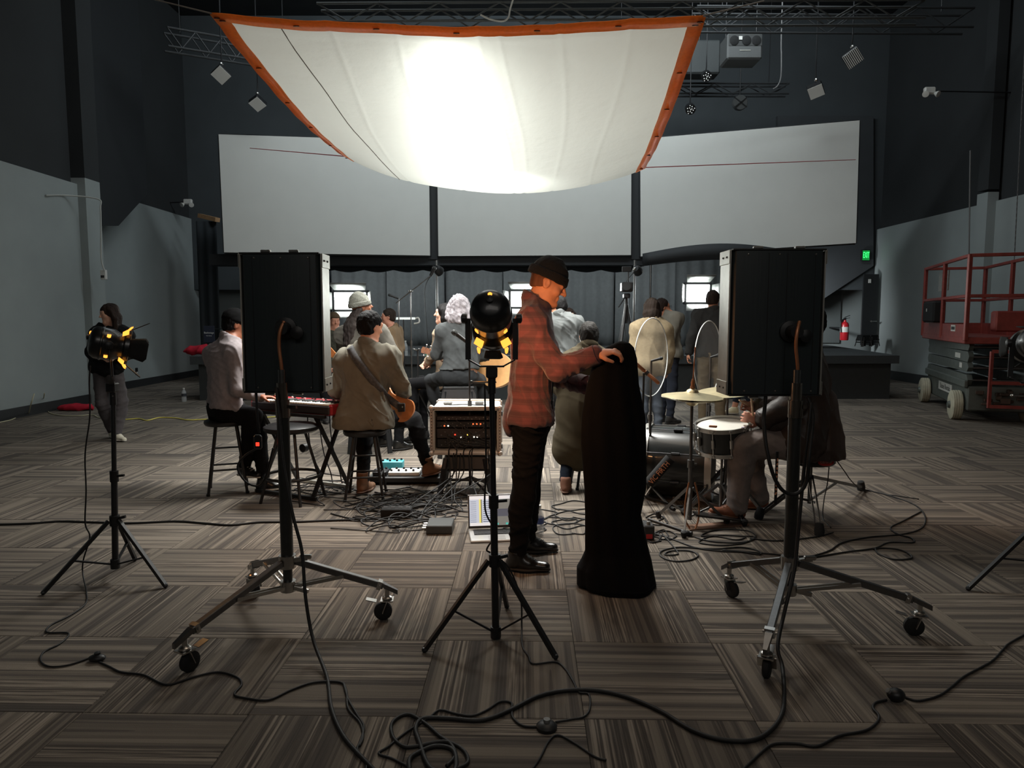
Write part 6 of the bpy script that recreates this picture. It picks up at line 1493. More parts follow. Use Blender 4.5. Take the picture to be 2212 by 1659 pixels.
clear_disc('clear acrylic disc in front of the beige sweater woman', 1408, 772, 5.9, .325, .95, 1)
clear_disc('clear acrylic disc in front of the khaki trousers, beside the right panel', 1530, 775, 6.3, .335, .95, 1)

def mic_stand(label, foot, top, group='microphone stands', boom=None, spread=.3, a0=.5, mt=None, disc=False):
    mt = mt or BLK; foot = Vector(foot); top = Vector(top); t = Thing('microphone_stand', label, 'stand', (foot.x, foot.y, foot.z), group=group)
    m = MB(); m.tube(foot + Vector((0, 0, .05)), foot.lerp(top, .6), .011); t.part('column', m, mt); m = MB(); m.tube(foot.lerp(top, .58), top, .008); t.part('riser', m, mt); m = MB(); m.tube(foot.lerp(top, .57), foot.lerp(top, .62), .017); t.part('clutch', m, mt)
    for k in range(3):
        a = a0 + 2 * PI * k / 3; m = MB(); m.beam(foot + Vector((0, 0, .13)), foot + Vector((spread * math.cos(a), spread * math.sin(a), .014)), .014, .014); t.part('leg', m, mt); m = MB(); m.tube(foot + Vector((spread * math.cos(a), spread * math.sin(a), .014)) * 1.0, foot + Vector(((spread + .05) * math.cos(a), (spread + .05) * math.sin(a), .012)), .012); t.part('rubber_foot', m, RUB)
    if boom:
        a_, b_ = Vector(boom[0]), Vector(boom[1]); m = MB(); m.tube(a_, b_, .007); t.part('boom_arm', m, mt); m = MB(); m.ball(top, .02, 10); m.tube(top - Vector((.03, 0, 0)), top + Vector((.03, 0, 0)), .008); t.part('boom_clamp', m, CHROME)
    return t
def microphone(label, a, b, r, kind=0, group='microphones'):
    a, b = Vector(a), Vector(b); d = (b - a); L = d.length; d.normalize(); t = Thing('microphone', label, 'microphone', a, group=group)
    if kind == 0:
        m = MB(); m.lathe([(r * .6, 0), (r * .75, L * .72), (r * .8, L * .74)], a, d, 14); t.part('handle', m, BLK); m = MB(); m.lathe([(r * .75, L * .72), (r, L * .76), (r, L * .9), (r * .7, L * .98), (.0, L)], a, d, 16, caps=False); t.part('grille', m, mat('mic_grille', (60, 62, 62), .5, .6, bump=.5, bscale=500))
    else:
        m = MB(); m.lathe([(r * .7, 0), (r, .01), (r, L * .55), (r * .85, L * .56), (r * .85, L * .6), (r, L * .61), (r, L), (.0, L)], a, d, 16); t.part('barrel', m, TAN); m = MB(); m.lathe([(r * 1.35, L * .45), (r * 1.35, L * .55)], a, d, 14); t.part('clip', m, BLK)
    return t
s1t = at(1014, 743, 5.75); mic_stand('thin black microphone stand in front of the gray haired woman', (s1t.x, 5.75, 0), s1t, a0=1.2)
microphone('black handheld microphone pointing left in front of the gray haired woman', s1t, at(976, 714, 5.75), .024)
q = at(1392, 800, 5.1); mic_stand('dark microphone stand right of the black cloth', (q.x - .0, 5.15, 0), Vector((q.x, 5.12, q.z - .02)), a0=.3); microphone('copper colored pencil microphone beside the black cloth', at(1424, 829, 5.06), at(1371, 783, 5.12), .013, 1)
q = at(1407, 780, 5.5); mic_stand('thin chrome microphone stand with clip behind the black cloth', (q.x, 5.5, 0), q, mt=DCHROME, a0=.9); microphone('small black drum microphone at the clear disc', q, at(1432, 773, 5.45), .014)
q = at(1535, 772, 6.1); mic_stand('thin chrome stand with clip in front of the khaki trousers', (q.x, 6.1, 0), q, mt=DCHROME, a0=.2); microphone('small black microphone at the right panel edge', q, at(1555, 766, 6.05), .014)
# overhead boom with round microphone at left of the back drapes
q = at(887, 629, 9.9); bs_ = mic_stand('tall boom stand reaching up right behind the guitarist', (q.x, 9.9, 0), q, boom=(at(855, 655, 9.9), at(930, 596, 9.9)), a0=.6, mt=DCHROME)
t_ = microphone('dark studio microphone at the end of the tall boom', at(930, 596, 9.9), at(940, 575, 9.9), .035)
q = at(861, 645, 10.2); mic_stand('straight thin stand left of the tall boom', (q.x, 10.2, 0), q, a0=.9, mt=DCHROME); microphone('small microphone on the straight thin stand', q, at(838, 636, 10.2), .02)
# bright bar (light tube) behind the boom stand
a, b = at(846, 688, 11.2), at(897, 688, 11.2); t = Thing('light_bar', 'narrow bright horizontal bar on a stand behind the brown sweater man', 'light', (a.x, 11.2, 0)); m = MB(); m.box((a + b) / 2, ((b - a).length, .03, .035), bev=.006); t.part('tube', m, mat('bar_lit', (235, 240, 236), .4, emit=(235, 245, 240), estr=.7))
m = MB(); m.path(spline([b, b + Vector((.05, 0, .01)), b + Vector((.06, 0, -.06)), b + Vector((-.02, 0, -.08))], 4), .012, 8); t.part('handle', m, WHITEP)
m = MB(); m.tube(((a.x + b.x) / 2, 11.2, 0), (a + b) / 2, .012); t.part('column', m, BLK)
for k in range(3):
    m = MB(); an = .3 + k * 2.1; m.beam(((a.x + b.x) / 2, 11.2, .25), ((a.x + b.x) / 2 + .3 * math.cos(an), 11.2 + .3 * math.sin(an), .012), .014, .014); t.part('leg', m, BLK)
# guitar stand with yellow neck rest
q = at(903, 838, 8.2); t = Thing('guitar_stand', 'black guitar stand with a yellow yoke at the stage front', 'stand', (q.x, 8.2, 0))
m = MB(); m.tube((q.x, 8.2, .1), (q.x, 8.2, at(903, 755, 8.2).z), .01); t.part('column', m, BLK); m = MB(); m.box((q.x, 8.18, q.z), (.075, .04, .035), bev=.01); t.part('yoke', m, mat('yellow_plastic', (214, 158, 50), .5))
for k in range(3):
    an = .5 + k * 2.1; m = MB(); m.beam((q.x, 8.2, q.z - .03), (q.x + .28 * math.cos(an), 8.2 + .28 * math.sin(an), .012), .014, .014); t.part('leg', m, BLK)
m = MB(); z_ = at(903, 756, 8.2).z; m.path([(q.x - .0, 8.2, z_), (q.x - .03, 8.15, z_ + .01), (q.x - .03, 8.08, z_ + .02)], .008, 8); m.path([(q.x, 8.2, z_), (q.x + .03, 8.15, z_ + .01), (q.x + .03, 8.08, z_ + .02)], .008, 8); t.part('neck_fork', m, DCHROME)
# tall chrome poles with lamps clamps
for k, (px, y0, Yp, lab) in enumerate(((943, 562, 11.6, 'tall thin pole with a round clamp lamp, behind the gray haired woman'), (1371, 562, 11.6, 'tall thin pole with a round clamp lamp, behind the beige sweater woman'))):
    p = at(px, y0, Yp); t = Thing('lamp_pole', lab, 'pole', (p.x, Yp, 0), group='tall poles with clamp lamps'); m = MB(); m.tube((p.x, Yp, 0), p, .017); t.part('column', m, DCHROME)
    c = at(px - 4 + 4 * k, 581, Yp - .08); m = MB(); m.lathe([(.0, -.08), (.05, -.075), (.075, -.03), (.08, .05), (.07, .06)], c + Vector((.05, .05, -.02)), (.4, .6, -.3), 18); t.part('lamp_housing', m, BLK); m = MB(); m.ball(c, .03, 10); m.tube(c, (p.x, Yp, c.z), .012); t.part('clamp', m, CHROME)
    m = MB(); m.path(spline([c - Vector((0, 0, .04)), c + Vector((-.16, .02, -.3)), c + Vector((-.14, .02, -.9)), c + Vector((-.1, .02, -1.4))], 6), .006, 6); t.part('cord', m, CABLE)
    for j in range(3):
        an = .4 + j * 2.1; m = MB(); m.beam((p.x, Yp, .5), (p.x + .4 * math.cos(an), Yp + .4 * math.sin(an), .012), .02, .02); t.part('leg', m, BLK)
# pipe that carries the pelmet
p = at(1406, 558, 13.37); m = MB(); m.tube((p.x, 13.37, SZ), p, .02); solo('pelmet_post', m, DCHROME, 'thin upright pipe carrying the curved pelmet right of the center screen', 'pole', (p.x, 13.37, SZ))
# camera tripod
tc_ = at(1353, 655, 8.9); t = Thing('camera_tripod', 'black tripod with a video camera behind the black cloth', 'tripod', (tc_.x, 8.9, 0))
for an in (.3, 2.2, 4.0):
    e = Vector((tc_.x + .34 * math.cos(an), 8.9 + .34 * math.sin(an), .015)); md = tc_.lerp(e, .5); m = MB(); m.tube(tc_, md, .018); m.tube(md, e, .012); m.box(md, (.035, .035, .06), bev=.006); t.part('leg', m, BLK)
m = MB(); m.tube(tc_ - Vector((0, 0, .25)), tc_ + Vector((0, 0, .06)), .02); m.box(tc_ + Vector((0, 0, .09)), (.08, .1, .06), bev=.01); t.part('head', m, BLK)
m = MB(); m.box(tc_ + Vector((0, 0, .20)), (.14, .16, .12), bev=.012); m.lathe([(.04, 0), (.045, .1), (.05, .14), (.04, .14)], tc_ + Vector((-.02, -.08, .2)), (-.1, -1, 0), 18); t.part('camera_body', m, BLK); m = MB(); m.tube(tc_ + Vector((.02, 0, .26)), tc_ + Vector((.02, 0, .42)), .009); m.box(tc_ + Vector((.0, 0, .42)), (.12, .03, .07), bev=.008); t.part('monitor', m, BLK); m = MB(); m.tube(tc_ + Vector((0, 0, .1)), tc_ + Vector((-.14, -.3, -.05)), .009); t.part('pan_handle', m, BLK)
# ================================================================ cables on the carpet
def wire(name, label, pts, r, m_, cat='cable', group=None, n=6, close=False):
    """pts: photo pixels on the floor, or Vectors for parts hanging in the air"""
    P = [p if isinstance(p, Vector) else fl(p[0], p[1], r + .001) for p in pts]; mb = MB(); mb.path(spline(P, n), r, 8); return solo(name, mb, m_, label, cat, P[0], group, smooth=True)


def air(px, py, Y): return at(px, py, Y)


wire('power_cable', 'thick black cable from the left light panel down to the bottom edge', [air(597, 838, 3.22), air(605, 920, 3.16), air(612, 1000, 3.12), air(632, 1110, 3.06), air(652, 1190, 3.02), air(660, 1290, 2.96), air(676, 1380, 2.9), (706, 1462), (716, 1530), (742, 1590), (790, 1645), (835, 1690)], .0075, CABLE)
wire('thin_power_cable', 'thin black cord hanging from the left tungsten lamp to the foot switch', [air(195, 790, 3.8), air(193, 830, 3.8), air(194, 900, 3.78), air(184, 980, 3.78), air(186, 1060, 3.77), air(184, 1130, 3.76), air(194, 1160, 3.76), air(180, 1210, 3.76), air(179, 1240, 3.76), (187, 1280), (184, 1305), (150, 1330), (110, 1350), (102, 1366), (148, 1368), (130, 1390), (95, 1408), (88, 1428), (108, 1440), (150, 1436), (196, 1420)], .004, CABLE)
wire('extension_cord', 'black cord running from the left foot switch across the carpet', [(214, 1430), (236, 1440), (262, 1452), (310, 1458), (345, 1475), (370, 1478), (420, 1462), (470, 1452), (510, 1462), (522, 1478), (506, 1500), (530, 1508), (580, 1512), (630, 1490), (680, 1474), (735, 1474), (748, 1492), (752, 1530), (778, 1562), (784, 1592), (776, 1612)], .0045, CABLE)
t = Thing('foot_switch', 'small black inline foot switch on the cord at far left', 'switch', fl(210, 1428)); c = fl(210, 1428); m = MB(); m.ball(c + Vector((0, 0, .014)), (.036, .024, .015), 16); t.part('switch_body', m, BLK); m = MB(); m.lathe([(.012, 0), (.012, .012), (.0, .014)], c + Vector((0, .004, .024)), (0, 0, 1), 12); t.part('button', m, BLK)
wire('thin_power_cable', 'thin black cord from the middle lamp stand down to the round foot switch', [air(1047, 830, 3.1), air(1050, 1000, 3.1), air(1048, 1100, 3.12), air(1070, 1150, 3.14), air(1052, 1185, 3.12), air(1060, 1195, 3.12), air(1098, 1225, 3.12), air(1124, 1290, 3.12), air(1127, 1350, 3.12), (1128, 1394), (1142, 1418), (1152, 1434), (1200, 1430), (1222, 1446), (1240, 1475), (1250, 1495), (1272, 1500), (1274, 1530), (1262, 1548), (1235, 1554), (1200, 1560)], .004, CABLE)
wire('thin_power_cable', 'thin black cord looping left from the round foot switch', [(1168, 1570), (1130, 1568), (1108, 1550), (1106, 1530), (1104, 1518), (1080, 1516), (1050, 1535), (1020, 1546), (985, 1542), (950, 1534), (925, 1552), (880, 1580), (840, 1612), (818, 1628), (845, 1638), (880, 1655)], .0045, CABLE)
t = Thing('foot_switch', 'black round foot switch with gray button in front of the middle stand', 'switch', fl(1181, 1572)); c = fl(1181, 1574); m = MB(); m.lathe([(.036, 0), (.037, .012), (.024, .024), (.0, .026)], c, (0, 0, 1), 24); t.part('switch_body', m, BLK); m = MB(); m.lathe([(.012, 0), (.012, .012), (.0, .013)], c + Vector((0, 0, .024)), (0, 0, 1), 14); t.part('button', m, mat('gray_button', (110, 110, 108), .5))
wire('power_cable', 'thick black cable sweeping across the carpet at the bottom', [(885, 1665), (885, 1640), (905, 1625), (940, 1612), (975, 1618), (985, 1640), (978, 1668), (930, 1660), (905, 1600), (898, 1572), (915, 1552), (970, 1552), (1040, 1556), (1100, 1535), (1160, 1505), (1220, 1492), (1290, 1492), (1360, 1508), (1430, 1538), (1490, 1575), (1550, 1596), (1620, 1600), (1662, 1580), (1688, 1545), (1694, 1500), air(1690, 1440, 2.75), air(1680, 1395, 2.82), air(1695, 1320, 2.95), air(1716, 1230, 3.05), air(1726, 1130, 3.1), air(1740, 980, 3.14), air(1752, 870, 3.18)], .008, CABLE)
wire('power_cable', 'looped black cable coil on the carpet at the bottom', [(975, 1665), (1010, 1648), (1000, 1620), (960, 1602), (900, 1612), (870, 1612), (848, 1590), (848, 1560), (880, 1543), (915, 1560), (950, 1590), (972, 1606), (984, 1630), (965, 1655)], .0065, CABLE)
wire('power_cable', 'thin black cord end curving at the bottom edge right of the coil', [(1150, 1662), (1168, 1635), (1185, 1602), (1205, 1588), (1240, 1605), (1285, 1635), (1310, 1642)], .004, CABLE)
wire('power_cable', 'black cord with silver plug near the thick left cable', [(742, 1475), (752, 1510), (772, 1545), (786, 1570), (778, 1602), (772, 1620), (790, 1645), (790, 1668)], .0045, CABLE)
wire('power_cable', 'black cord with round switch across the lower right carpet', [(1600, 1668), (1640, 1630), (1670, 1608), (1720, 1606), (1765, 1612), (1812, 1590), (1870, 1578), (1895, 1560), (1898, 1545), (1886, 1530), (1892, 1518), (1915, 1512)], .005, CABLE)
wire('power_cable', 'black cord from the right round switch up to the right edge', [(1955, 1506), (1985, 1514), (2030, 1502), (2060, 1480), (2085, 1460), (2140, 1430), (2165, 1405), (2180, 1390), (2225, 1365)], .0045, CABLE)
t = Thing('foot_switch', 'black round foot switch on the cord at lower right', 'switch', fl(1935, 1512)); c = fl(1935, 1514); m = MB(); m.ball(c + Vector((0, 0, .024)), (.033, .03, .025), 16); t.part('switch_body', m, BLK); m = MB(); m.lathe([(.010, 0), (.010, .010), (.0, .011)], c + Vector((-.026, 0, .036)), (-1, 0, .8), 12); t.part('button', m, MATS['gray_button'])
wire('power_cable', 'black cable from the left edge across the carpet to the tangle', [(-40, 1134), (60, 1131), (130, 1126), (200, 1128), (280, 1130), (380, 1126), (450, 1131), (500, 1134), (560, 1128), (640, 1127), (740, 1123), (800, 1122)], .007, CABLE)
wire('hanging_cable', 'black cable loop hanging under the right light panel', [air(1655, 846, 3.36), air(1652, 880, 3.3), air(1650, 910, 3.18), air(1656, 970, 3.12), air(1672, 1030, 3.1), air(1694, 1062, 3.1), air(1722, 1066, 3.1), air(1742, 1040, 3.1), air(1748, 980, 3.1), air(1756, 900, 3.2), air(1745, 860, 3.26)], .0085, CABLE)
wire('hanging_cable', 'black cable hanging from the left light panel down to a lit red switch', [air(553, 842, 3.36), air(556, 900, 3.34), air(560, 935, 3.34)], .0065, CABLE)
wire('hanging_cable', 'black cable loop hanging under the lit red switch', [air(556, 968, 3.34), air(528, 985, 3.33), air(513, 1010, 3.32), air(530, 1040, 3.3), air(556, 1050, 3.28), air(572, 1035, 3.26), air(582, 1000, 3.24), air(590, 968, 3.22)], .0045, CABLE)
q = air(557, 955, 3.34); t = Thing('rocker_switch', 'black inline switch with a lit red rocker hanging below the left light panel', 'switch', q); m = MB(); m.box(q, (.038, .026, .07), bev=.008); t.part('switch_body', m, BLK); m = MB(); m.box(q + Vector((.003, -.0135, -.008)), (.017, .004, .018), bev=.0015); t.part('rocker', m, mat('lit_red', (240, 60, 40), .4, emit=(255, 60, 40), estr=1.6), label='lit red rocker')
# floor cables around the drums
DC = 'cables on the carpet by the drums'
wire('cable', 'thin cable loops on the carpet in front of the drummer shoe', [(1390, 1145), (1440, 1160), (1500, 1182), (1550, 1190), (1600, 1192), (1640, 1198), (1638, 1190), (1600, 1182), (1540, 1186), (1470, 1182), (1430, 1190), (1428, 1202), (1455, 1212), (1490, 1210), (1508, 1200), (1490, 1190), (1450, 1190), (1436, 1198), (1460, 1198), (1462, 1190), (1430, 1152)], .0045, CABLE, group=None)
wire('cable', 'coiled thin cable on the carpet below the tan shoe', [(1500, 1160), (1540, 1170), (1600, 1172), (1632, 1162), (1620, 1148), (1585, 1144), (1540, 1146), (1515, 1158), (1560, 1156), (1600, 1158), (1630, 1160), (1610, 1172), (1570, 1178), (1530, 1176), (1510, 1170), (1540, 1158), (1590, 1166), (1612, 1160)], .0045, CABLE)
wire('cable', 'thin cable running right behind the right rolling stand', [(1620, 1163), (1680, 1168), (1760, 1160), (1800, 1150)], .0045, CABLE)
wire('cable', 'dark cable pair running right to a loop on the carpet', [(1560, 1188), (1660, 1196), (1740, 1202), (1790, 1190), (1820, 1172), (1880, 1160), (1950, 1154), (1992, 1140), (1998, 1115), (1975, 1090), (1920, 1070), (1860, 1056)], .005, CABLE)
wire('cable', 'dark cable ending in an oval loop at the right of the stand', [(1755, 1204), (1830, 1192), (1890, 1184), (1920, 1172), (1972, 1172), (1968, 1162), (1940, 1154), (1924, 1140), (1950, 1126), (1990, 1105)], .005, CABLE)
wire('cable', 'oval cable loop right of the right rolling stand column', [(1890, 1184), (1898, 1196), (1930, 1208), (1965, 1207), (1968, 1200), (1945, 1188), (1910, 1184), (1885, 1186)], .005, CABLE)
wire('cable', 'thin cable hanging behind the drum throne', [air(1792, 985, 5.1), air(1788, 1040, 5.1), air(1780, 1080, 5.05), (1778, 1120), (1795, 1140)], .004, CABLE)
wire('cable', 'thin cable from the jacket hem to the throne foot', [air(1800, 985, 5.15), air(1822, 1015, 5.2), air(1842, 1042, 5.3), (1870, 1062), (1930, 1070), (1985, 1078)], .004, CABLE)
# tangle beneath the rack case
TG = 'tangled cables under the rack case'
rn = random.Random(21)
for k in range(26):
    cx, cy = rn.uniform(775, 985), rn.uniform(1072, 1138); c0 = fl(cx, cy); R_ = rn.uniform(.07, .24); a0 = rn.random() * 6; ec = rn.uniform(.6, 1); ph = rn.random() * 3; P = []; dr = Vector((rn.uniform(-.02, .02), rn.uniform(-.012, .012), 0)); tail = Vector((rn.uniform(-.5, .4), rn.uniform(-.2, .25), 0))
    for i in range(rn.randint(10, 22)):
        a = a0 + i * .62; P.append(c0 + dr * i + Vector((R_ * math.cos(a), R_ * ec * math.sin(a + ph * .2), .006 + .012 * (1 + math.sin(i * 1.3 + k)) * (k % 3))))
    P += [P[-1] + tail * .4 + Vector((0, 0, .006 - P[-1].z)), P[-1] + tail + Vector((0, 0, .006 - P[-1].z))]
    wire('cable', 'thin black cable in the tangle on the carpet under the rack case', P, rn.choice((.0042, .005, .0058)), CABLE if k % 6 else CABLEG, group=TG, n=5)
for k in range(11):
    x = RX + rn.uniform(-.2, .22); a = Vector((x, RY + .03, rz0 + rn.uniform(-.0, .05))); b = fl(rn.uniform(870, 1060), rn.uniform(1060, 1125), .006); P = [a, a + Vector((rn.uniform(-.02, .02), -.06, -.03)), a + Vector((rn.uniform(-.04, .04), -.08, -.2)), a.lerp(b, .7) + Vector((rn.uniform(-.06, .06), 0, 0)), b, b + Vector((rn.uniform(-.25, .2), rn.uniform(-.1, .12), 0))]
    P[3].z = .05; wire('cable', 'black cable hanging from the rack case into the tangle', P, .0048, CABLE, group='cables hanging from the rack case', n=6)
for k in range(9):
    cx, cy = rn.uniform(1130, 1240), rn.uniform(1085, 1150); P = []; a0 = rn.random() * 6
    for i in range(9): a = a0 + i * .8; P.append((cx + rn.uniform(25, 50) * math.cos(a), cy + rn.uniform(6, 14) * math.sin(a)))
    wire('cable', 'thin black cable loop on the carpet behind the black shoes', P, .0042, CABLE, group='cable loops behind the black shoes')
for k in range(8):
    cx, cy = rn.uniform(640, 740), rn.uniform(1030, 1065); P = []; a0 = rn.random() * 6
    for i in range(9): a = a0 + i * .8; P.append((cx + rn.uniform(20, 45) * math.cos(a), cy + rn.uniform(5, 11) * math.sin(a)))
    wire('cable', 'thin black cable loop on the carpet left of the guitarist stool', P, .0042, CABLE, group='cable loops left of the guitarist stool')
for k, (x0, x1) in enumerate(((690, 722), (712, 742), (664, 700))):
    wire('cable', ['black cable hanging from the keyboard, nearest the guitarist', 'black cable hanging beside the guitarist shirt', 'black cable hanging from the keyboard middle'][k], [air(x0, 880, 5.9), air(x0 + 2, 930, 5.9), air(x0 + 10, 980, 5.9), air(x1 - 8, 1020, 5.85), (x1, 1048), (x1 + 30, 1060)], .005, CABLE)
for k in range(6):
    cx, cy = rn.uniform(1400, 1440), rn.uniform(1110, 1165); P = []; a0 = rn.random() * 6
    for i in range(8): a = a0 + i * .8; P.append((cx + rn.uniform(12, 26) * math.cos(a), cy + rn.uniform(5, 12) * math.sin(a)))
    wire('cable', 'thin black cable loop beside the small stomp pedal', P, .0042, CABLE, group='cable loops beside the stomp pedal')
a, b = fl(1400, 1140), fl(1488, 1158); m = MB(); m.tube(a + Vector((0, 0, .06)), b + Vector((0, 0, .02)), .011); m.tube(b + Vector((0, 0, .02)) - (b - a).normalized() * .05, b + Vector((0, 0, .018)) + (b - a).normalized() * .02, .018); solo('stand_foot', m, BLK, 'black tripod foot lying out from behind the black cloth', 'stand', a)
# yellow extension cord and cream cord at the left wall
wire('extension_cord', 'yellow extension cord on the carpet at left', [(245, 904), (270, 906), (300, 904), (318, 908), (345, 902), (380, 903), (405, 907), (440, 906), (520, 904), (600, 900), (680, 896)], .008, YEL)
wire('extension_cord', 'pale cord along the left wall behind the woman in black', [air(96, 850, 9.8), (94, 872), (105, 890), (130, 897), (170, 898), (200, 896), (215, 902), (250, 903)], .007, mat('cream_cord', (196, 190, 160), .5))
wire('extension_cord', 'pale cord from the wall outlet to the left edge', [air(74, 850, 9.6), air(66, 876, 9.6), (60, 895), (40, 900), (20, 908), (-20, 916)], .007, MATS['cream_cord'])
# ================================================================ scissor lift
LR_ = mat('lift_red', (138, 60, 53), .5, .1, noise=.2, nscale=12, bump=.1, bscale=30); LG = mat('lift_gray', (98, 104, 100), .55, .3, noise=.14, nscale=10); TYRE = mat('lift_tyre', (176, 172, 152), .8, noise=.15, nscale=14); PLATE = mat('white_plate', (206, 206, 200), .5, noise=.05)
A0 = fl(2062, 905); B0 = fl(1996, 868); la = Vector((B0.x - A0.x, B0.y - A0.y, 0)); LL = la.length; la.normalize(); lx = Vector((la.y, -la.x, 0))
lift = Thing('scissor_lift', 'red and gray scissor lift parked at the right wall', 'lift', A0)
LRM = Matrix((lx, la, Vector((0, 0, 1)))).transposed()
def lp(x, y, z): return Vector((A0.x, A0.y, 0)) + lx * x + la * y + Vector((0, 0, z))
WD = .86
for y in (0, LL):
    for x in (.0, WD):
        c = lp(x + (.0 if x == 0 else 0), y, .205); m = MB(); m.lathe([(.0, -.07), (.17, -.07), (.205, -.055), (.205, .05), (.18, .066), (.15, .03), (.0, .03)], c, lx if x > 0 else lx, 28, caps=False); wq = lift.part('wheel', m, TYRE)
        for d in (-.03, 0, .03):
            m = MB(); m.lathe([(.2055, d - .008), (.209, d), (.2055, d + .008)], c, lx, 28, caps=False); lift.part('tread_rib', m, MATS['lift_tyre'], parent=wq)
        m = MB(); m.lathe([(.0, -.10), (.045, -.10), (.06, -.06)], c, lx, 12, caps=False); lift.part('hub', m, LG, parent=wq)
m = MB(); m.box(lp(WD / 2, LL / 2, .32), (WD - .16, LL + .5, .34), LRM, .02); ch_ = lift.part('chassis', m, LG)
m = MB(); v0 = lp(.075, LL / 2 - .02, .36); m.box(v0, (.006, .88, .13), LRM); pl_ = lift.part('name_plate', m, PLATE); m = MB(); add_text(m, 'United Rentals', .115, v0 - lx * .0045, -la, (0, 0, 1), .0004); lift.part('lettering', m, BLK, parent=pl_, label='lettering United Rentals')
zs = [.50, .67, .82, .96]
for k in range(4):
    for x in (.10, WD - .10):
        m = MB(); s_ = 1 if k % 2 else -1
        m.prism([lp(x - .03, -.2, zs[k] + (.02 if s_ > 0 else 0)), lp(x - .03, LL + .2, zs[k] + (.0 if s_ > 0 else .02)), lp(x - .03, LL + .27, zs[k] + .07), lp(x - .03, LL + .2, zs[k] + .145), lp(x - .03, -.2, zs[k] + .145), lp(x - .03, -.27, zs[k] + .08)], lx * .06); lift.part('scissor_arm', m, LG)
    m = MB(); m.tube(lp(.1, -.16, zs[k] + .07), lp(WD - .1, -.16, zs[k] + .07), .022); m.tube(lp(.1, LL + .16, zs[k] + .07), lp(WD - .1, LL + .16, zs[k] + .07), .022); lift.part('cross_pin', m, DCHROME)
m = MB(); m.box(lp(.06, LL / 2, .52), (.05, LL + .5, .10), LRM, .01); lift.part('side_skirt', m, LG)
for y, w_, z_ in ((.35, .3, .89), (.15, .14, .76)):
    m = MB(); m.box(lp(.068, y, z_), (.004, w_, .07), LRM); lift.part('small_plate', m, PLATE)
zp = 1.12; y0, y1 = -.38, LL + .36
m = MB(); m.box(lp(WD / 2, LL / 2, zp), (WD + .04, y1 - y0, .09), LRM, .01); lift.part('platform', m, LR_)
for n_, (a, b) in enumerate(((lp(-.01, y0, 0), lp(-.01, y1, 0)), (lp(WD + .01, y0, 0), lp(WD + .01, y1, 0)), (lp(0, y0, 0), lp(WD, y0, 0)), (lp(0, y1, 0), lp(WD, y1, 0)))):
    if n_ != 2:
        m = MB(); m.beam(a + Vector((0, 0, zp + .13)), b + Vector((0, 0, zp + .13)), .012, .18); lift.part('toe_board', m, LR_)
    for z_ in (1.72, 2.26): m = MB(); m.beam(a + Vector((0, 0, z_)), b + Vector((0, 0, z_)), .045, .045, .006); lift.part('rail', m, LR_)
    if n_ < 2:
        for f in (0, .5, 1): m = MB(); q = a.lerp(b, f); m.beam(q + Vector((0, 0, zp)), q + Vector((0, 0, 2.28)), .05, .05, .006, up=(0, 1, 0)); lift.part('rail_post', m, LR_)
m = MB(); m.box(lp(-.02, .30, 1.28), (.006, .26, .09), LRM); q = lift.part('number_plate', m, PLATE); m = MB()
for k in range(7): m.box(lp(-.0245, .205 + k * .031, 1.28), (.002, .018, .045), LRM)
lift.part('plate_marks', m, BLK, parent=q)
m = MB(); m.box(lp(-.03, 1.62 if LL > 1.9 else LL * .75, 1.52), (.18, .8, .34), LRM, .03); cb_ = lift.part('control_box', m, BLKM); m = MB(); m.box(lp(-.125, LL * .75 + .05, 1.55), (.004, .05, .05), LRM); lift.part('box_label', m, PLATE, parent=cb_)
m = MB(); m.box(lp(.05, LL * .66, 2.0), (.01, .7, .30), LRM); lift.part('document_panel', m, mat('gray_sheet', (150, 152, 148), .7, noise=.15, nscale=30))
for x in (.30, WD - .02): m = MB(); m.beam(lp(x, y0 - .03, .22), lp(x, y0 - .03, .98), .04, .03); lift.part('ladder_post', m, LR_)
for z_ in (.24, .56, .98): m = MB(); m.beam(lp(.30, y0 - .03, z_), lp(WD - .02, y0 - .03, z_), .03, .045); lift.part('ladder_step', m, LR_)
m = MB(); m.box(lp(WD / 2 + .1, -.12, 1.38), (.34, .26, .28), LRM, .02); lift.part('tool_box', m, LR_)
m = MB(); rn = random.Random(9)
for k in range(14): m.box(lp(rn.uniform(.15, .75), -.30 + rn.uniform(-.03, .03), rn.uniform(.24, .5)), (rn.uniform(.04, .12), .05, rn.uniform(.03, .08)), LRM @ rotz(rn.uniform(-.3, .3)), .006)
lift.part('drive_unit', m, mat('oily_brown', (70, 56, 48), .5, .3, noise=.3, nscale=20), kind='stuff')

# ================================================================ walls: doors, signs, boxes
p = at(1806, 682, 18.45); m = MB(); a, b = at(1776, 630, 18.46), at(1812, 742, 18.46); m.box(((a.x + b.x) / 2, 18.46, (SZ + a.z) / 2), (b.x - a.x, .06, a.z - SZ)); dd = struct('door_2', m, mat('gray_door_paint', (104, 110, 110), .6, noise=.03))
a, b = at(1868, 592, 17.0), at(1893, 742, 17.0); m = MB(); m.box(((a.x + b.x) / 2, 17.05, (a.z + SZ) / 2), (b.x - a.x, .05, a.z - SZ)); dd = struct('door_1', m, mat('black_door_paint', (34, 36, 38), .5, noise=.04))
q = at(1880, 694, 16.98); m = MB(); m.tube(q, q + Vector((0, -.05, 0)), .022); m.beam(q + Vector((-.01, -.05, 0)), q + Vector((.13, -.05, 0)), .025, .02); struct('door_handle', m, CHROME, dd)
q = at(1880, 607, 16.99); m = MB(); m.box(q + Vector((0, .03, 0)), (.06, .02, .09)); struct('door_tag', m, WHITEP, dd)
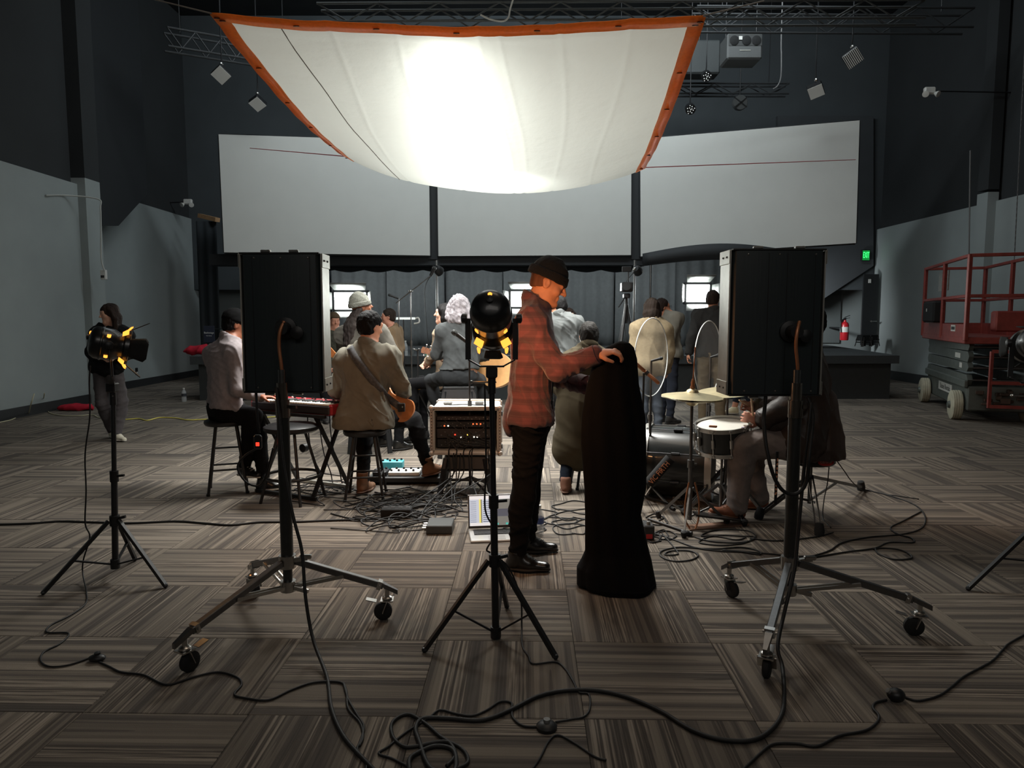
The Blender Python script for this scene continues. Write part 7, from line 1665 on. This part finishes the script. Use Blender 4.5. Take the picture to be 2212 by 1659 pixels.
# fire extinguisher
q = at(1824, 735, 17.6); q.y = 17.62; t = Thing('fire_extinguisher', 'red fire extinguisher hanging by the gray door at right', 'extinguisher', q); m = MB(); m.lathe([(.0, 0), (.09, .0), (.10, .02), (.10, .38), (.08, .43), (.035, .46), (.03, .5)], q, (0, 0, 1), 22, caps=False); t.part('cylinder', m, mat('extinguisher_red', (190, 34, 44), .35, noise=.04, coat=.3)); m = MB(); m.lathe([(.1015, .2), (.1015, .33)], q, (0, 0, 1), 22, caps=False); t.part('paper_label', m, WHITEP); m = MB(); m.box(q + Vector((0, 0, .53)), (.05, .05, .06), bev=.006); m.beam(q + Vector((0, 0, .57)), q + Vector((.12, 0, .61)), .03, .012); m.beam(q + Vector((0, 0, .54)), q + Vector((.12, 0, .55)), .03, .012); t.part('valve', m, BLK); m = MB(); m.path(spline([q + Vector((-.02, -.02, .53)), q + Vector((-.12, -.05, .45)), q + Vector((-.11, -.06, .2))], 5), .014, 8); t.part('hose', m, BLK)
m = MB(); m.box(q + Vector((.0, .09, .3)), (.12, .02, .4)); m.box(q + Vector((.0, .47, .3)), (.04, .76, .04)); t.part('bracket', m, BLK)
# exit sign
a, b = at(1864, 541, 17.2), at(1878, 562, 17.2); t = Thing('exit_sign', 'green lit exit sign on the black wall panel at right', 'sign', (a.x, 17.2, b.z)); c = (a + b) / 2; m = MB(); m.box(c + Vector((0, .03, 0)), (b.x - a.x + .04, .05, a.z - b.z + .04), bev=.005); t.part('case', m, BLK); m = MB(); m.box(c + Vector((0, .002, 0)), (b.x - a.x, .006, a.z - b.z)); t.part('face', m, mat('exit_green_dim', (20, 110, 50), .5, emit=(20, 170, 70), estr=.5)); m = MB(); add_text(m, 'EXIT', .20, c + Vector((0, -.003, 0)), (1, 0, 0), (0, 0, 1), .001, .36); t.part('lettering', m, mat('exit_green', (60, 255, 120), .5, emit=(60, 255, 120), estr=2.0), label='lettering EXIT')
# backstage sign
c = at(452, 722, 14.5); t = Thing('wall_sign', 'small dark blue sign with white lettering beside the left stage end', 'sign', c); m = MB(); m.box(c, (.22, .02, .34), bev=.004); t.part('board', m, mat('sign_navy', (38, 42, 58), .6)); m = MB(); add_text(m, 'Backstage', .052, c + Vector((0, -.011, .03)), (1, 0, 0), (0, 0, 1)); add_text(m, 'No Entry', .03, c + Vector((0, -.011, -.03)), (1, 0, 0), (0, 0, 1)); t.part('lettering', m, WHITEP, label='lettering Backstage')
m = MB(); m.tube(c + Vector((.05, .02, .1)), c + Vector((.05, 1.4, .1)), .01); t.part('hanger', m, BLK)
# red bag on the stage end
g = Field(.02); q = at(432, 776, 12.6); q.z = SZ + .09
for dx, dy, dz, r in ((-.14, 0, -.02, .10), (.02, .03, .0, .13), (.16, 0, -.01, .10), (.08, -.05, -.03, .09)): g.ball(q + Vector((dx, dy, dz)), (r * 1.3, r, r * .75), .05)
g.cut((q.x, q.y, SZ + .003), (0, 0, -1)); t = Thing('red_bag', 'crumpled red jacket lying on the left stage end', 'jacket', (q.x, q.y, SZ)); t.np('fabric', g.mesh(.03, 14, 3), CLOTH('red', (176, 40, 56)))
g = Field(.02); q = fl(215, 876); g.ball((-6.75, 10.9, .04), (.28, .12, .07), .05); g.cut((0, 0, .003), (0, 0, -1)); t = Thing('red_cloth', 'small red cloth on the floor behind the woman in black', 'cloth', (-6.75, 10.9, 0)); t.np('fabric', g.mesh(.02, 16, 4), CLOTH('red', (176, 40, 56)))
# outlets, conduit and switch box on the left wall
def outlet(label, px, py, Y, xw):
    q = at(px, py, Y); q.x = xw; t = Thing('wall_outlet', label, 'outlet', q, group='outlets on the left wall'); m = MB(); m.box(q + Vector((.006, 0, 0)), (.012, .09, .14), bev=.003); t.part('plate', m, BLK); m = MB(); m.box(q + Vector((.016, 0, -.03)), (.014, .035, .035), bev=.003); t.part('plug', m, WHITEP)
outlet('black wall outlet with pale plug, low on the left wall', 68, 840, 9.55, -7.1); outlet('black wall outlet with pale plug, beyond the woman in black', 308, 802, 14.6, -7.75)
q = at(228, 594, 11.86); m = MB(); m.box((q.x, 11.81, q.z), (.09, .06, .16), bev=.008); t = Thing('switch_box', 'small white electrical box on the left pilaster', 'box', q); t.part('case', m, WHITEP); m = MB(); m.box((q.x + .01, 11.775, q.z - .03), (.02, .012, .04)); m.box((q.x - .02, 11.775, q.z - .03), (.02, .012, .04)); t.part('switch', m, BLK)
P = [Vector((-7.08, 11.0, at(150, 422, 11.0).z)), Vector((-7.06, 11.5, at(190, 422, 11.5).z)), at(212, 430, 11.76), at(217, 450, 11.76), at(218, 500, 11.76), at(219, 560, 11.76), at(226, 585, 11.76)]
m = MB(); m.path(spline(P, 6), .012, 8); solo('conduit', m, mat('conduit_white', (176, 178, 174), .5), 'thin pale conduit bending down the left pilaster to the box', 'conduit', P[-1])
# emergency lights
for k, (px, py, Y, xo, lab) in enumerate(((406, 436, 16.4, -1, 'twin head emergency light on the dark wall left of the left screen'), (2008, 196, 13.0, 1, 'twin head emergency light high on the dark wall at right'))):
    q = at(px, py, Y); t = Thing('emergency_light', lab, 'light', q, group='emergency lights on the dark walls'); m = MB(); m.box(q, (.2, .08, .12), bev=.02); t.part('case', m, WHITEP)
    for s_ in (-1, 1): m = MB(); m.lathe([(.025, 0), (.05, .05), (.055, .07), (.0, .075)], q + Vector((s_ * .08, -.03, -.05)), (s_ * .5, -.8, -.5), 14); t.part('lamp_head', m, WHITEP)
    w = (-7.8 if k == 0 else 8.9); m = MB(); m.tube(q + Vector((0, .02, 0)), Vector((w, Y + .1, q.z)), .012); t.part('bracket', m, BLK)
# ================================================================ lights, truss and projector in the rig
def truss(label, a, b, h, nb, m_, sway=.0, group='lighting trusses', drop=None):
    a, b = Vector(a), Vector(b); t = Thing('lighting_truss', label, 'truss', a, group=group); d = (b - a).normalized(); sd = d.cross(Vector((0, 0, 1))).normalized() * h * .5; up = Vector((0, 0, h))
    for o in (sd, -sd, sd + up, -sd + up): m = MB(); m.tube(a + o, b + o, .02, n=8); t.part('chord', m, m_)
    for k in range(nb):
        for o in (sd, -sd):
            p, q = a.lerp(b, k / nb), a.lerp(b, (k + 1) / nb); m = MB(); m.tube(*((p + o, q + o + up) if k % 2 else (p + o + up, q + o)), .012, n=6); t.part('web_bar', m, m_)
    for f in (.1, .9): m = MB(); q = a.lerp(b, f); m.tube(q + up, Vector((q.x, q.y, 8.5)), .008, n=6); t.part('hanger', m, BLK)
    return t
TR = mat('truss_gray', (74, 78, 80), .6, .3, noise=.08); TRD = mat('truss_dark', (50, 52, 54), .6, .3, noise=.08)
a, b = at(690, 50, 10.4), at(1990, 8, 10.4); zz = at(1300, 46, 10.4).z; truss('long gray lighting truss just above the hanging white cloth', (a.x, 10.4, zz - .05), (b.x, 10.4, zz + .0), .24, 20, TR)
truss('darker truss high at right behind the first', (at(1500, 60, 12.4).x, 12.4, at(1500, 62, 12.4).z), (at(2090, 70, 12.4).x, 12.4, at(2090, 66, 12.4).z), .3, 10, TRD)
truss('dark truss above the right screen', (at(1300, 205, 15.2).x, 15.2, at(1400, 205, 15.2).z), (at(1700, 210, 15.2).x, 15.2, at(1700, 205, 15.2).z), .2, 10, TRD)
truss('dark truss at upper left behind the cloth corner', (at(360, 120, 12.5).x, 12.5, at(360, 105, 12.5).z), (at(640, 205, 13.8).x, 13.8, at(640, 150, 13.8).z), .3, 10, TRD)
def soft_light(label, px, py, Y, s, n, ribs, zt):
    c = at(px, py, Y); n = Vector(n).normalized(); R = frame(n, (.7, 0, .7)) ; t = Thing('softlight', label, 'light', c, group='square soft lights in the rig'); m = MB(); m.box(c - n * .06, (s, .10, s), R, .015); t.part('housing', m, BLK); m = MB(); m.box(c - n * .004, (s * .94, .006, s * .94), R); fc = t.part('face', m, mat('pale_panel', (196, 198, 194), .6, emit=(190, 194, 190), estr=.12))
    for k in range(ribs): m = MB(); m.box(c + R @ Vector((0, .003, s * .94 * ((k + .5) / ribs - .5))), (s * .94, .008, s * .045), R); t.part('louver', m, BLK, parent=fc)
    top = Vector((c.x, c.y + .05, c.z + zt)); m = MB(); m.path([c - n * .1, c - n * .12 + Vector((0, 0, .15)), top], .012, 8); t.part('hanger', m, BLK); m = MB(); m.tube(top, (top.x, top.y, 8.5), .012, n=6); t.part('drop_pipe', m, BLK); m = MB(); m.ball(c - n * .08 + Vector((0, 0, s * .62)), .035, 8); t.part('clamp', m, CHROME)
soft_light('square pale soft light at upper left, higher of the two', 477, 163, 12.6, .25, (.1, -.75, -.62), 0, .4)
soft_light('square pale soft light at upper left, lower of the two', 556, 226, 13.6, .24, (.1, -.65, -.75), 0, .4)
soft_light('square ribbed soft light high at right', 1843, 126, 12.4, .27, (-.1, -.85, -.5), 9, .4)
soft_light('square pale soft light at right, left below the ribbed one', 1763, 199, 13.2, .26, (-.1, -.6, -.78), 0, .4)
c = at(1600, 110, 13.6); t = Thing('projector', 'large gray projector hanging above the right screen', 'projector', c); m = MB(); m.box(c, (.64, .5, .46), bev=.03); t.part('case', m, mat('projector_gray', (84, 86, 86), .5, noise=.04)); m = MB(); m.box(c + Vector((0, -.252, .10)), (.6, .01, .2)); t.part('upper_panel', m, mat('projector_dark', (56, 58, 58), .5))
for dx in (-.2, .02, .2): m = MB(); m.lathe([(.08, 0), (.085, .01), (.06, .02), (.0, .02)], c + Vector((dx, -.256, .09)), (0, -1, 0), 20); t.part('fan_grille', m, BLKM)
m = MB(); m.box(c + Vector((-.09, -.268, .13)), (.06, .01, .06)); t.part('label_plate', m, WHITEP); m = MB(); m.box(c + Vector((.0, -.256, -.08)), (.2, .006, .012)); t.part('slot', m, ALU); m = MB()
for dx in (-.28, .28): m.tube(c + Vector((dx, 0, .2)), (c.x + dx, 13.6, 8.5), .012)
t.part('hanger', m, BLK)
c = at(1510, 130, 14.6); m = MB(); m.box(c, (.74, .4, .64), bev=.03); t = Thing('speaker_cabinet', 'dark gray cabinet hanging left of the projector', 'speaker', c); t.part('case', m, mat('cabinet_gray', (66, 70, 71), .7, noise=.04)); m = MB(); m.tube(c + Vector((0, 0, .3)), (c.x, 14.6, 8.5), .015); t.part('hanger', m, BLK)
PARL = mat('led_lens_white', (225, 225, 222), .4, emit=(225, 225, 222), estr=.35)
for k, (px, py, lab) in enumerate(((1527, 166, 'small multi lens par light below the dark cabinet'), (1492, 237, 'small multi lens par light beside the cloth right edge'))):
    c = at(px, py, 14.0); t = Thing('par_light', lab, 'light', c, group='multi lens par lights'); n = Vector((.0, -.8, -.6)).normalized(); R = frame(n); m = MB(); m.lathe([(.06, -.14), (.095, -.1), (.1, -.01), (.1, .0), (.0, .0)], c, n, 20); t.part('housing', m, BLK)
    for j in range(12):
        a = j * 2.4; rr = .025 * math.sqrt(j); m = MB(); m.ball(c + R @ Vector((rr * math.cos(a), .004, rr * math.sin(a))), .010, 8); t.part('lens', m, PARL)
    m = MB(); m.path([c - n * .12, c + Vector((0, .05, .2)), Vector((c.x, 14.05, c.z + .4))], .012, 6); m.tube(Vector((c.x, 14.05, c.z + .4)), (c.x, 14.05, 8.5), .01); t.part('hanger', m, BLK)
c = at(1600, 221, 15.0); t = Thing('round_fixture', 'round gray fixture with crossed bars above the right screen', 'light', c); m = MB(); m.lathe([(.0, 0), (.14, 0), (.15, .02), (.15, .1), (.0, .12)], c, (0, 1, .1), 24); t.part('disc', m, mat('fixture_gray', (84, 86, 86), .6)); m = MB()
for s_ in (-1, 1): m.beam(c + Vector((-.13, -.012, -.10 * s_)), c + Vector((.13, -.012, .10 * s_)), .012, .02)
t.part('cross_bar', m, BLK); m = MB(); m.tube(c + Vector((0, .06, .1)), (c.x, 15.06, 8.5), .012); t.part('hanger', m, BLK)
# loose white cable over the truss, hanging cables, chain at right
P = [at(1111, -10, 10.2), at(1102, 20, 10.2), at(1098, 38, 10.2), at(1085, 46, 10.2), at(1060, 42, 10.2), at(1038, 32, 10.2)]; m = MB(); m.path(spline(P, 6), .012, 8); solo('hanging_cable', m, mat('pale_cable', (190, 190, 186), .5), 'pale cable curving over the long truss at top center', 'cable', P[0])
P = [Vector((at(1688, 70, 13.4).x, 13.4, 8.49)), at(1688, 70, 13.4), at(1688, 120, 13.4), at(1687, 165, 13.4), at(1680, 185, 13.4), at(1670, 192, 13.4)]; m = MB(); m.path(spline(P, 6), .012, 8); solo('hanging_cable', m, mat('gray_cable2', (110, 110, 110), .5), 'gray cable hanging right of the projector', 'cable', P[0])
for k, (px, y0, y1, Y, lab) in enumerate(((2096, 325, 560, 12.6, 'thin gray pipe running down the right pilaster'), (2194, 320, 560, 12.0, 'thin hanging chain at the right edge above the lift'))):
    a, b = at(px, y0, Y), at(px - 3, y1, Y); m = MB()
    if k: a.z = 8.49
    if k == 0: m.tube(a, b, .012, n=8)
    else:
        for i in range(130):
            q = a.lerp(b, i / 130); m.beam(q, q + (b - a) * (1.1 / 130), .008 if i % 2 else .016, .016 if i % 2 else .008, up=(0, 1, 0))
    if k == 0: solo('wall_pipe', m, mat('gray_cable2', (110, 110, 110), .5), lab, 'pipe', a)
    else: solo('hanging_chain', m, mat('gray_cable2', (110, 110, 110), .5), lab, 'chain', a)
